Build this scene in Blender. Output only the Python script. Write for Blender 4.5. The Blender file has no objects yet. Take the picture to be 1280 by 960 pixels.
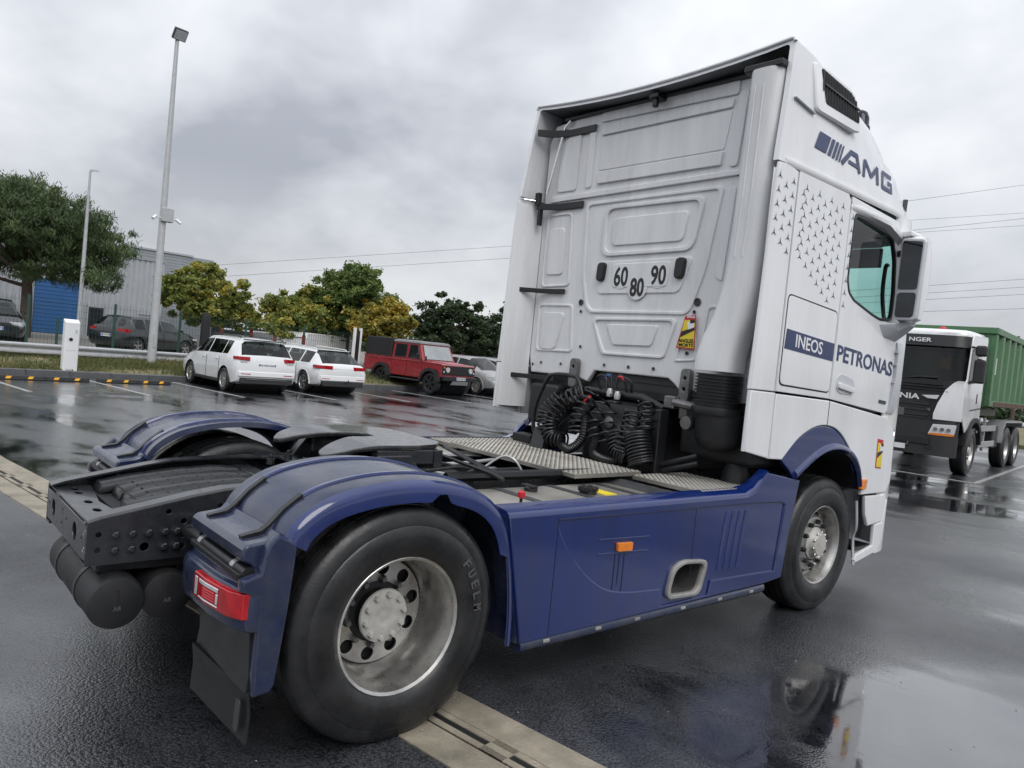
import bpy, bmesh, math, random
import numpy as np
from mathutils import Matrix, Vector
random.seed(7); RNG = np.random.default_rng(7)
PI = math.pi
S = bpy.context.scene
COL = S.collection
# ---------------------------------------------------------------- camera
F_PX, CAM, YAW, PITCH, ROLL = 940.06, (3.8199, -1.7693, 1.6695), -0.8556, -0.0376, 0.0987
fw = Vector((math.sin(YAW)*math.cos(PITCH), math.cos(YAW)*math.cos(PITCH), math.sin(PITCH)))
rt = Vector((math.cos(YAW), -math.sin(YAW), 0)); up = rt.cross(fw)
r2 = rt*math.cos(ROLL) + up*math.sin(ROLL); u2 = -rt*math.sin(ROLL) + up*math.cos(ROLL)
cam_data = bpy.data.cameras.new('camera'); cam = bpy.data.objects.new('camera', cam_data); COL.objects.link(cam)
cam.matrix_world = Matrix(((r2.x, u2.x, -fw.x, CAM[0]), (r2.y, u2.y, -fw.y, CAM[1]), (r2.z, u2.z, -fw.z, CAM[2]), (0, 0, 0, 1)))
cam_data.sensor_fit = 'HORIZONTAL'; cam_data.sensor_width = 36; cam_data.lens = F_PX*36/1280
cam_data.clip_start = .05; cam_data.clip_end = 2000
S.camera = cam
# ---------------------------------------------------------------- sky, sun, exposure
W = bpy.data.worlds.new('World'); S.world = W; W.use_nodes = True
wn = W.node_tree; wn.nodes.clear()
def N(t, ty, **k):
    n = t.nodes.new(ty)
    for a, b in k.items():
        if a.startswith('i_'): n.inputs[a[2:]].default_value = b
        else: setattr(n, a, b)
    return n
def build_world():
    L = wn.links.new
    out = N(wn, 'ShaderNodeOutputWorld'); mix = N(wn, 'ShaderNodeMixShader'); mix.inputs[0].default_value = .95
    sky = N(wn, 'ShaderNodeTexSky'); sky.sky_type = 'NISHITA'; sky.sun_disc = False
    sky.sun_elevation = math.radians(SUN_EL); sky.sun_rotation = math.radians(SUN_AZ)
    b1 = N(wn, 'ShaderNodeBackground'); b1.inputs[1].default_value = .1; L(sky.outputs[0], b1.inputs[0])
    b2 = N(wn, 'ShaderNodeBackground'); b2.inputs[1].default_value = CLOUD
    tc = N(wn, 'ShaderNodeTexCoord'); sp = N(wn, 'ShaderNodeSeparateXYZ'); L(tc.outputs['Generated'], sp.inputs[0])
    mx = N(wn, 'ShaderNodeMath', operation='MAXIMUM'); L(sp.outputs[2], mx.inputs[0]); mx.inputs[1].default_value = 0
    ad = N(wn, 'ShaderNodeMath', operation='ADD'); L(mx.outputs[0], ad.inputs[0]); ad.inputs[1].default_value = .42
    dx = N(wn, 'ShaderNodeMath', operation='DIVIDE'); L(sp.outputs[0], dx.inputs[0]); L(ad.outputs[0], dx.inputs[1])
    dy = N(wn, 'ShaderNodeMath', operation='DIVIDE'); L(sp.outputs[1], dy.inputs[0]); L(ad.outputs[0], dy.inputs[1])
    cb = N(wn, 'ShaderNodeCombineXYZ'); L(dx.outputs[0], cb.inputs[0]); L(dy.outputs[0], cb.inputs[1]); cb.inputs[2].default_value = 3.3
    n1 = N(wn, 'ShaderNodeTexNoise', i_Scale=1.15, i_Detail=5.0, i_Roughness=.52, i_Distortion=.3); L(cb.outputs[0], n1.inputs['Vector'])
    n2 = N(wn, 'ShaderNodeTexNoise', i_Scale=3.4, i_Detail=4.0, i_Roughness=.55, i_Distortion=.2); L(cb.outputs[0], n2.inputs['Vector'])
    m = N(wn, 'ShaderNodeMath', operation='MULTIPLY_ADD'); L(n2.outputs[0], m.inputs[0]); m.inputs[1].default_value = .35; L(n1.outputs[0], m.inputs[2])
    cr = N(wn, 'ShaderNodeValToRGB'); L(m.outputs[0], cr.inputs[0])
    e = cr.color_ramp.elements
    e[0].position = .52; e[0].color = (.38, .40, .45, 1); e[1].position = .84; e[1].color = (.79, .81, .84, 1)
    q = e.new(.67); q.color = (.60, .622, .665, 1)
    # standard overcast sky: brighter towards the zenith
    z = N(wn, 'ShaderNodeMath', operation='MULTIPLY_ADD'); L(mx.outputs[0], z.inputs[0]); z.inputs[1].default_value = 1.05; z.inputs[2].default_value = .82
    # thin bright air low over the horizon
    hz = N(wn, 'ShaderNodeMapRange'); L(sp.outputs[2], hz.inputs[0]); hz.inputs[1].default_value = -.02; hz.inputs[2].default_value = .2; hz.inputs[3].default_value = .6; hz.inputs[4].default_value = 0
    mh = N(wn, 'ShaderNodeMix', data_type='RGBA'); L(hz.outputs[0], mh.inputs[0]); L(cr.outputs[0], mh.inputs[6]); mh.inputs[7].default_value = (.88, .89, .90, 1)
    vm = N(wn, 'ShaderNodeVectorMath', operation='SCALE'); L(mh.outputs[2], vm.inputs[0]); L(z.outputs[0], vm.inputs['Scale'])
    L(vm.outputs[0], b2.inputs[0]); L(b1.outputs[0], mix.inputs[1]); L(b2.outputs[0], mix.inputs[2]); L(mix.outputs[0], out.inputs[0])
SUN_EL, SUN_AZ, CLOUD = 46, 112, 1.0
build_world()
sl = bpy.data.lights.new('sun', 'SUN'); sl.energy = 1.45; sl.angle = math.radians(40); sl.color = (1, .97, .93)
sun = bpy.data.objects.new('sun', sl); COL.objects.link(sun)
_d = Vector((math.sin(math.radians(SUN_AZ))*math.cos(math.radians(SUN_EL)), math.cos(math.radians(SUN_AZ))*math.cos(math.radians(SUN_EL)), math.sin(math.radians(SUN_EL))))
sun.rotation_euler = _d.to_track_quat('Z', 'Y').to_euler(); sun.location = _d*50
S.view_settings.view_transform = 'Standard'; S.view_settings.look = 'None'; S.view_settings.exposure = .16; S.view_settings.gamma = 1
S.cycles.use_denoising = True; S.cycles.max_bounces = 5; S.cycles.diffuse_bounces = 2; S.cycles.glossy_bounces = 3; S.cycles.use_adaptive_sampling = True; S.cycles.adaptive_threshold = .02; S.cycles.caustics_reflective = False; S.cycles.caustics_refractive = False; S.cycles.transparent_max_bounces = 12
# ---------------------------------------------------------------- materials
def nm(name):
    m = bpy.data.materials.new(name); m.use_nodes = True
    return m, m.node_tree, m.node_tree.nodes['Principled BSDF']
def PM(name, col, rough=.5, metal=0, var=.12, scale=6., coat=0, bump=0, bscale=60., dirt=None, dscale=2.5, damt=.5, spec=.5, col2=None, rvar=.08, stretch=(1, 1, 1)):
    m, t, b = nm(name); L = t.links.new
    tc = N(t, 'ShaderNodeTexCoord'); mp = N(t, 'ShaderNodeMapping'); mp.inputs['Scale'].default_value = stretch; L(tc.outputs['Object'], mp.inputs[0])
    n = N(t, 'ShaderNodeTexNoise', i_Scale=scale, i_Detail=6.0, i_Roughness=.6); L(mp.outputs[0], n.inputs['Vector'])
    r = N(t, 'ShaderNodeValToRGB'); L(n.outputs[0], r.inputs[0])
    c2 = col2 or tuple(min(1, c*(1+var)) for c in col); c1 = tuple(c*(1-var) for c in col)
    r.color_ramp.elements[0].position = .3; r.color_ramp.elements[0].color = (*c1, 1); r.color_ramp.elements[1].position = .7; r.color_ramp.elements[1].color = (*c2, 1)
    last = r.outputs[0]
    if dirt:
        d = N(t, 'ShaderNodeTexNoise', i_Scale=dscale, i_Detail=8.0, i_Roughness=.65); L(mp.outputs[0], d.inputs['Vector'])
        mr = N(t, 'ShaderNodeMapRange'); L(d.outputs[0], mr.inputs[0]); mr.inputs[1].default_value = .42; mr.inputs[2].default_value = .75; mr.inputs[4].default_value = damt
        mx = N(t, 'ShaderNodeMix', data_type='RGBA'); L(mr.outputs[0], mx.inputs[0]); L(last, mx.inputs[6]); mx.inputs[7].default_value = (*dirt, 1); last = mx.outputs[2]
    L(last, b.inputs['Base Color'])
    rr = N(t, 'ShaderNodeMapRange'); L(n.outputs[0], rr.inputs[0]); rr.inputs[1].default_value = .3; rr.inputs[2].default_value = .7
    rr.inputs[3].default_value = max(.02, rough-rvar); rr.inputs[4].default_value = rough+rvar; L(rr.outputs[0], b.inputs['Roughness'])
    b.inputs['Metallic'].default_value = metal; b.inputs['Coat Weight'].default_value = coat; b.inputs['Coat Roughness'].default_value = .05
    b.inputs['Specular IOR Level'].default_value = spec
    if bump:
        bn = N(t, 'ShaderNodeTexNoise', i_Scale=bscale, i_Detail=4.0); L(mp.outputs[0], bn.inputs['Vector'])
        bp = N(t, 'ShaderNodeBump', i_Strength=bump, i_Distance=.01); L(bn.outputs[0], bp.inputs['Height']); L(bp.outputs[0], b.inputs['Normal'])
    return m
def GLASS(name, tint, ior=1.45, rough=.01):
    m = bpy.data.materials.new(name); m.use_nodes = True; t = m.node_tree; t.nodes.clear(); L = t.links.new
    o = N(t, 'ShaderNodeOutputMaterial'); mx = N(t, 'ShaderNodeMixShader'); tr = N(t, 'ShaderNodeBsdfTransparent'); tr.inputs[0].default_value = (*tint, 1)
    gl = N(t, 'ShaderNodeBsdfGlossy'); gl.inputs['Roughness'].default_value = rough; fr = N(t, 'ShaderNodeFresnel'); fr.inputs[0].default_value = ior
    nz = N(t, 'ShaderNodeTexNoise', i_Scale=3., i_Detail=2.); bp = N(t, 'ShaderNodeBump', i_Strength=.03, i_Distance=.02); L(nz.outputs[0], bp.inputs['Height']); L(bp.outputs[0], gl.inputs['Normal'])
    g = N(t, 'ShaderNodeNewGeometry'); iv = N(t, 'ShaderNodeMath', operation='SUBTRACT'); iv.inputs[0].default_value = 1; L(g.outputs['Backfacing'], iv.inputs[1]); ml = N(t, 'ShaderNodeMath', operation='MULTIPLY'); L(fr.outputs[0], ml.inputs[0]); L(iv.outputs[0], ml.inputs[1])
    L(ml.outputs[0], mx.inputs[0]); L(tr.outputs[0], mx.inputs[1]); L(gl.outputs[0], mx.inputs[2]); L(mx.outputs[0], o.inputs[0])
    return m
def LEAF(name, cols, rough=.55, trans=.25):
    m, t, b = nm(name); L = t.links.new
    g = N(t, 'ShaderNodeNewGeometry'); r = N(t, 'ShaderNodeValToRGB'); L(g.outputs['Random Per Island'], r.inputs[0])
    tc = N(t, 'ShaderNodeTexCoord'); n = N(t, 'ShaderNodeTexNoise', i_Scale=.9, i_Detail=3.); L(tc.outputs['Object'], n.inputs['Vector'])
    ad = N(t, 'ShaderNodeMath', operation='MULTIPLY_ADD'); L(n.outputs[0], ad.inputs[0]); ad.inputs[1].default_value = 1.3; 
    sb = N(t, 'ShaderNodeMath', operation='MULTIPLY_ADD'); L(g.outputs['Random Per Island'], sb.inputs[0]); sb.inputs[1].default_value = .5; sb.inputs[2].default_value = -.4
    L(sb.outputs[0], ad.inputs[2]); L(ad.outputs[0], r.inputs[0])
    el = r.color_ramp.elements
    for i, c in enumerate(cols):
        p = i/(len(cols)-1)
        if i == 0: e = el[0]
        elif i == len(cols)-1: e = el[-1]
        else: e = el.new(p)
        e.position = p; e.color = (*c, 1)
    L(r.outputs[0], b.inputs['Base Color']); b.inputs['Roughness'].default_value = rough
    tl = N(t, 'ShaderNodeBsdfTranslucent'); L(r.outputs[0], tl.inputs[0]); ms = N(t, 'ShaderNodeMixShader'); ms.inputs[0].default_value = trans
    o = t.nodes['Material Output']; L(b.outputs[0], ms.inputs[1]); L(tl.outputs[0], ms.inputs[2]); L(ms.outputs[0], o.inputs[0])
    return m
M = {}
M['white'] = PM('white_paint', (.79, .80, .82), .20, 0, .02, 3, coat=.5, dirt=(.50, .50, .50), dscale=3.2, damt=.28, stretch=(1.3, 1.3, .25))
M['whitein'] = PM('white_panel', (.73, .74, .755), .30, 0, .03, 4, coat=.3, dirt=(.36, .355, .35), dscale=3.4, damt=.42, stretch=(1.3, 1.3, .22))
M['wplastic'] = PM('pale_grey_plastic', (.55, .57, .60), .42, 0, .06, 5, dirt=(.4, .41, .42), damt=.3)
M['blue'] = PM('blue_paint', (.003, .0165, .115), .18, 0, .14, 5, coat=.8, dirt=(.018, .026, .078), dscale=4.5, damt=.5, stretch=(1.4, 1.4, .22), rvar=.10)
M['bluefade'] = PM('weathered_blue_plastic', (.008, .017, .060), .22, 0, .25, 9, coat=.35, dirt=(.060, .064, .076), dscale=3.2, damt=.85, bump=.08, bscale=150, rvar=.14)
M['navy'] = PM('navy_film', (.020, .036, .115), .35, 0, .05, 8)
M['black'] = PM('black_plastic', (.009, .0095, .011), .36, 0, .2, 9, bump=.05)
M['blackdull'] = PM('dull_black_plastic', (.010, .0105, .012), .5, 0, .25, 9, bump=.12, bscale=120, dirt=(.03, .03, .03), dscale=4, damt=.5)
M['chassis'] = PM('chassis_paint', (.016, .018, .022), .28, 0, .25, 7, coat=.3, dirt=(.045, .046, .05), dscale=5, damt=.5, bump=.05)
M['dark'] = PM('dark_recess', (.008, .008, .009), .7, 0, .2, 9)
M['rubber'] = PM('tyre_rubber', (.008, .0085, .0095), .36, 0, .3, 8, bump=.12, bscale=90, dirt=(.032, .032, .033), dscale=5.5, damt=.8, rvar=.18)
M['steel'] = PM('wheel_steel', (.52, .51, .49), .32, .9, .15, 9, dirt=(.14, .13, .115), dscale=5, damt=.6, rvar=.10)
M['steeld'] = PM('dull_steel', (.20, .20, .20), .45, .7, .25, 9, dirt=(.07, .065, .06), dscale=7, damt=.8)
M['hub'] = PM('hub_paint', (.50, .49, .46), .5, .1, .12, 12, dirt=(.22, .20, .17), dscale=8, damt=.6)
M['alu'] = PM('aluminium_tank', (.62, .59, .53), .36, .75, .1, 3, dirt=(.35, .32, .27), damt=.55)
M['tread'] = PM('tread_plate', (.36, .345, .31), .42, .6, .15, 7, dirt=(.15, .14, .12), dscale=5, damt=.7)
M['chrome'] = PM('bright_metal', (.72, .72, .73), .16, 1, .06, 5)
M['greyhose'] = PM('grey_rubber', (.045, .048, .052), .45, 0, .2, 9)
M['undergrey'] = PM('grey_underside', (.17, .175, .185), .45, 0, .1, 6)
M['trimmetal'] = PM('dull_trim_metal', (.36, .355, .34), .4, .3, .15, 8, dirt=(.15, .14, .12), dscale=6, damt=.7)
M['stain'] = PM('drip_stain', (.004, .006, .03), .3)
M['mark'] = PM('grey_mark', (.075, .075, .078), .5)
M['red'] = PM('red_lens', (.40, .008, .014), .10, 0, .35, 25, coat=.6)
M['redp'] = PM('red_plastic', (.5, .02, .03), .4, 0, .1)
M['clear'] = PM('clear_lens', (.62, .64, .66), .12, .2, .15, 30, coat=.5)
M['orange'] = PM('amber_lens', (.78, .22, .015), .18, 0, .1, 20, coat=.5)
M['yellow'] = PM('yellow_print', (.80, .62, .04), .4, 0, .06)
M['bluep'] = PM('blue_hose_fitting', (.03, .12, .45), .4)
M['windscreen'] = GLASS('green_windscreen', (.74, .95, .90))
M['sideglass'] = GLASS('side_window_glass', (.88, .94, .93))
M['carglass'] = PM('tinted_car_glass', (.016, .019, .022), .04, 0, .2, 2, spec=.5, rvar=.01)
M['carpane'] = GLASS('parked_car_glass', (.42, .46, .46), 1.5)
M['mirror'] = PM('mirror_glass', (.55, .57, .60), .03, 1, .03, 3, rvar=.01)
M['beacon'] = GLASS('blue_dome', (.02, .03, .16), 1.5, .05)
M['carwhite'] = PM('car_white', (.74, .75, .76), .2, 0, .02, 3, coat=.8, rvar=.03)
M['carred'] = PM('car_dark_red', (.29, .022, .030), .28, 0, .1, 5, coat=.6)
M['carred2'] = PM('car_red', (.32, .02, .025), .25, 0, .1, 5, coat=.6)
M['cargrey'] = PM('car_silver_grey', (.34, .345, .35), .28, .35, .05, 4, coat=.7)
M['carblack'] = PM('car_black', (.016, .017, .02), .16, 0, .1, 4, coat=.9)
M['carcharcoal'] = PM('car_charcoal', (.02, .021, .025), .2, .2, .1, 4, coat=.8)
M['canvas'] = PM('black_canvas', (.014, .014, .016), .75, 0, .2, 12, bump=.15)
M['green'] = PM('green_skip_paint', (.065, .17, .075), .5, 0, .15, 3, dirt=(.13, .17, .10), dscale=2, damt=.5, coat=.1)
M['rust'] = PM('rusty_steel', (.11, .06, .045), .75, .1, .4, 8)
M['galv'] = PM('galvanised_steel', (.47, .48, .49), .4, .5, .1, 9, dirt=(.36, .36, .36), damt=.4)
M['lampgrey'] = PM('painted_pole', (.46, .47, .48), .45, .25, .08, 6)
M['fencegreen'] = PM('fence_green', (.02, .065, .05), .5, 0, .15)
M['concrete'] = PM('drain_concrete', (.30, .265, .205), .6, 0, .2, 5, bump=.4, bscale=70, dirt=(.15, .135, .105), dscale=3, damt=.85, rvar=.2)
M['truckglass'] = GLASS('grey_windscreen', (.62, .66, .66))
M['kerb'] = PM('kerb_concrete', (.10, .105, .11), .5, 0, .2, 6, bump=.2, bscale=60)
M['clad'] = PM('grey_cladding', (.40, .42, .445), .45, .2, .06, 2)
M['clad2'] = PM('dark_grey_cladding', (.30, .32, .345), .45, .2, .06, 2)
M['bluedoor'] = PM('blue_door', (.03, .11, .29), .45, 0, .08, 2)
M['bark'] = PM('bark', (.07, .055, .045), .85, 0, .35, 12, bump=.6, bscale=25)
M['barkpine'] = PM('pine_bark', (.085, .06, .048), .85, 0, .35, 10, bump=.6, bscale=20)
M['lineptint'] = PM('worn_white_line', (.42, .42, .40), .4, 0, .25, 14, dirt=(.07, .07, .07), dscale=18, damt=.9)
M['whiteflat'] = PM('white_post_paint', (.78, .79, .80), .4, 0, .03, 5)
M['yellowref'] = PM('yellow_reflector', (.85, .42, .02), .35, 0, .1, 20)
M['plate'] = PM('number_plate', (.72, .73, .74), .4, 0, .03)
M['trim'] = PM('car_black_trim', (.02, .02, .022), .5, 0, .2, 9)
M['alloy'] = PM('alloy_wheel', (.45, .455, .46), .3, .8, .1, 9)
M['wire'] = PM('cable', (.06, .06, .065), .6)
M['paleroof'] = PM('weathered_grey_roof', (.20, .205, .21), .5, 0, .1)
# ---------------------------------------------------------------- mesh helpers
def link(name, me, mat=None, parent=None, smooth=38, bevel=0, seg=2):
    o = bpy.data.objects.new(name, me); COL.objects.link(o)
    if parent is not None: o.parent = parent
    if mat is not None:
        me.materials.clear(); me.materials.append(M[mat] if isinstance(mat, str) else mat)
    if smooth is not None:
        me.shade_smooth(); me.set_sharp_from_angle(angle=math.radians(smooth))
    if bevel:
        b = o.modifiers.new('bevel', 'BEVEL'); b.width = bevel; b.segments = seg; b.limit_method = 'ANGLE'; b.angle_limit = math.radians(40); b.use_clamp_overlap = True; b.harden_normals = True
    return o
class B:
    def __init__(s): s.v = []; s.f = []
    def add(s, vs, fs):
        n = len(s.v); s.v += [tuple(v) for v in vs]; s.f += [tuple(i+n for i in f) for f in fs]; return s
    def box(s, x0, x1, y0, y1, z0, z1):
        return s.add([(x, y, z) for z in (z0, z1) for y in (y0, y1) for x in (x0, x1)], [(0, 2, 3, 1), (4, 5, 7, 6), (0, 1, 5, 4), (2, 6, 7, 3), (0, 4, 6, 2), (1, 3, 7, 5)])
    def obox(s, c, ax, hs):   # oriented box: centre, three axis vectors, half sizes
        c = Vector(c); A = [Vector(a).normalized()*h for a, h in zip(ax, hs)]
        return s.add([c+A[0]*i+A[1]*j+A[2]*k for k in (-1, 1) for j in (-1, 1) for i in (-1, 1)], [(0, 2, 3, 1), (4, 5, 7, 6), (0, 1, 5, 4), (2, 6, 7, 3), (0, 4, 6, 2), (1, 3, 7, 5)])
    def loft(s, rings, closed=True, caps=True):
        n = len(rings[0]); vs = [p for r in rings for p in r]; fs = []
        for i in range(len(rings)-1):
            for j in range(n if closed else n-1):
                k = (j+1) % n; fs.append((i*n+j, i*n+k, (i+1)*n+k, (i+1)*n+j))
        if caps and closed: fs += [tuple(range(n-1, -1, -1)), tuple((len(rings)-1)*n+i for i in range(n))]
        return s.add(vs, fs)
    def prism(s, pts, ax, a, b):   # polygon pts in the two other axes, extruded along ax
        def P3(p, t): return {'x': (t, p[0], p[1]), 'y': (p[0], t, p[1]), 'z': (p[0], p[1], t)}[ax]
        return s.loft([[P3(p, a) for p in pts], [P3(p, b) for p in pts]])
    def tube(s, path, r, n=8, caps=True):
        path = [Vector(p) for p in path]; rings = []; nrm = None
        for i, p in enumerate(path):
            t = (path[min(i+1, len(path)-1)]-path[max(i-1, 0)])
            if t.length < 1e-9: t = Vector((0, 0, 1))
            t.normalize()
            if nrm is None:
                nrm = t.orthogonal().normalized()
            nrm = (nrm - t*nrm.dot(t)); nrm = nrm.normalized() if nrm.length > 1e-6 else t.orthogonal().normalized()
            bn = t.cross(nrm); rr = r[i] if isinstance(r, (list, tuple)) else r
            rings.append([p + (nrm*math.cos(a)+bn*math.sin(a))*rr for a in [2*PI*k/n for k in range(n)]])
        return s.loft(rings, True, caps)
    def lathe(s, prof, ax, c, n=32, closed=False, a0=0.):   # prof [(t, r)] along axis ax from centre c
        rings = []
        for t, r in prof:
            ring = []
            for k in range(n):
                a = a0+2*PI*k/n; p, q = r*math.cos(a), r*math.sin(a)
                ring.append({'x': (c[0]+t, c[1]+p, c[2]+q), 'y': (c[0]+p, c[1]+t, c[2]+q), 'z': (c[0]+p, c[1]+q, c[2]+t)}[ax])
            rings.append(ring)
        if closed: rings.append(rings[0])
        return s.loft(rings, True, not closed)
    def cyl(s, ax, c, r, a, b, n=16, a0=0.): return s.lathe([(a, r), (b, r)], ax, c, n, a0=a0)
    def me(s, name='m', recalc=True):
        m = bpy.data.meshes.new(name); m.from_pydata(s.v, [], s.f)
        if recalc:
            b = bmesh.new(); b.from_mesh(m); bmesh.ops.recalc_face_normals(b, faces=b.faces); b.to_mesh(m); b.free()
        return m
    def ob(s, name, mat, parent=None, smooth=38, bevel=0, seg=2): return link(name, s.me(name), mat, parent, smooth, bevel, seg)
def thing(name, label, cat, loc=(0, 0, 0), rz=0., group=None):
    o = bpy.data.objects.new(name, None); COL.objects.link(o); o.empty_display_size = .3
    o.location = loc; o.rotation_euler = (0, 0, rz); o['label'] = label; o['category'] = cat
    if group: o['group'] = group
    return o
def tag(o, label, cat, group=None, kind=None):
    o['label'] = label; o['category'] = cat
    if group: o['group'] = group
    if kind: o['kind'] = kind
    return o
def struct(o): o['kind'] = 'structure'; return o
def stuff(o): o['kind'] = 'stuff'; return o
def rnd(pts, r, n=4):     # round the corners of a polygon
    out = []; m = len(pts)
    for i in range(m):
        p = Vector(pts[i]); a = Vector(pts[i-1]); b = Vector(pts[(i+1) % m]); rr = r[i] if isinstance(r, (list, tuple)) else r
        d1 = (a-p); d2 = (b-p); k = min(rr, d1.length*.48, d2.length*.48)
        if k < 1e-5: out.append(tuple(p)); continue
        p1 = p+d1.normalized()*k; p2 = p+d2.normalized()*k
        for j in range(n+1):
            t = j/n; q = p1*(1-t)**2+p*2*t*(1-t)+p2*t*t; out.append((q.x, q.y))
    return out
def circ(cx, cy, r, n=14): return [(cx+r*math.cos(2*PI*k/n), cy+r*math.sin(2*PI*k/n)) for k in range(n)]
def _m(cx, cy, cz, t): return Matrix(((cx[0], cy[0], cz[0], t[0]), (cx[1], cy[1], cz[1], t[1]), (cx[2], cy[2], cz[2], t[2]), (0, 0, 0, 1)))
def FR(kind, d, o=(0, 0)):   # plane frames: which way the plate faces, at distance d along that axis
    if kind == 'right': return _m((0, 1, 0), (0, 0, 1), (1, 0, 0), (d, o[0], o[1]))
    if kind == 'left': return _m((0, -1, 0), (0, 0, 1), (-1, 0, 0), (d, o[0], o[1]))
    if kind == 'rear': return _m((1, 0, 0), (0, 0, 1), (0, -1, 0), (o[0], d, o[1]))
    if kind == 'front': return _m((-1, 0, 0), (0, 0, 1), (0, 1, 0), (o[0], d, o[1]))
    return _m((1, 0, 0), (0, 1, 0), (0, 0, 1), (o[0], o[1], d))
def plate_mesh(loops, t, bev=0):
    cu = bpy.data.curves.new('c', 'CURVE'); cu.dimensions = '2D'; cu.fill_mode = 'BOTH'; cu.extrude = max(t/2-bev, 1e-5); cu.bevel_depth = bev; cu.bevel_resolution = 1; cu.offset = -bev
    for lp in loops:
        sp = cu.splines.new('POLY'); sp.points.add(len(lp)-1)
        for i, p in enumerate(lp): sp.points[i].co = (p[0], p[1], 0, 1)
        sp.use_cyclic_u = True
    o = bpy.data.objects.new('c', cu); me = bpy.data.meshes.new_from_object(o)
    bpy.data.objects.remove(o); bpy.data.curves.remove(cu); return me
def plate(name, loops, F, t, mat, parent=None, bev=0, smooth=38):   # outer loop and holes, lying in frame F, centred on it in thickness
    me = plate_mesh(loops, t, bev); me.transform(F); return link(name, me, mat, parent, smooth)
def text(name, body, F, x0, x1, z0, z1, mat, parent=None, bold=.012, shear=0., t=.002):   # writing fitted into a box of frame F
    cu = bpy.data.curves.new('t', 'FONT'); cu.body = body; cu.size = 1; cu.offset = bold; cu.shear = shear; cu.extrude = .001; cu.resolution_u = 3
    o = bpy.data.objects.new('t', cu); me = bpy.data.meshes.new_from_object(o); bpy.data.objects.remove(o); bpy.data.curves.remove(cu)
    n = len(me.vertices); co = np.empty(n*3); me.vertices.foreach_get('co', co); co = co.reshape(-1, 3)
    lo, hi = co.min(0), co.max(0); sc = np.array([(x1-x0)/(hi[0]-lo[0]), (z1-z0)/(hi[1]-lo[1]), t/.002])
    co[:, 0] = x0+(co[:, 0]-lo[0])*sc[0]; co[:, 1] = z0+(co[:, 1]-lo[1])*sc[1]; co[:, 2] = (co[:, 2])*sc[2]
    me.vertices.foreach_set('co', co.ravel()); me.transform(F); return link(name, me, mat, parent, None)
def copy_tree(o, parent=None):
    c = o.copy(); COL.objects.link(c); c.parent = parent
    for ch in list(o.children): copy_tree(ch, c)
    return c
def arc(c, r, a0, a1, n): return [(c[0]+r*math.cos(math.radians(a0+(a1-a0)*k/n)), c[1]+r*math.sin(math.radians(a0+(a1-a0)*k/n))) for k in range(n+1)]
def bez(pts, n=24):      # Catmull-Rom through points
    P = [Vector(p) for p in pts]; out = []; m = len(P)-1
    for i in range(m):
        a, b, c, d = P[max(i-1, 0)], P[i], P[i+1], P[min(i+2, m)]
        k = max(2, n//m)
        for j in range(k):
            t = j/k; out.append(.5*((2*b)+(c-a)*t+(2*a-5*b+4*c-d)*t*t+(3*b-a-3*c+d)*t**3))
    out.append(P[-1]); return out
def coil(path, R, turns, n=10):
    P = bez(path, 60); T = turns*n; out = []
    nrm = None
    for k in range(T+1):
        t = k/T*(len(P)-1); i = min(int(t), len(P)-2); f = t-i; p = P[i].lerp(P[i+1], f); d = (P[i+1]-P[i]).normalized()
        if nrm is None: nrm = d.orthogonal().normalized()
        nrm = (nrm-d*nrm.dot(d)).normalized(); bn = d.cross(nrm); a = 2*PI*turns*k/T
        out.append(p+(nrm*math.cos(a)+bn*math.sin(a))*R)
    return out
# the car park's own axes: u runs along the drain, v across it, turned against the truck
LA = math.radians(8.5); LU = Vector((math.cos(LA), math.sin(LA), 0)); LV = Vector((-math.sin(LA), math.cos(LA), 0))
def lot(u, v, z=0.): return LU*u+LV*v+Vector((0, 0, z))
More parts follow.
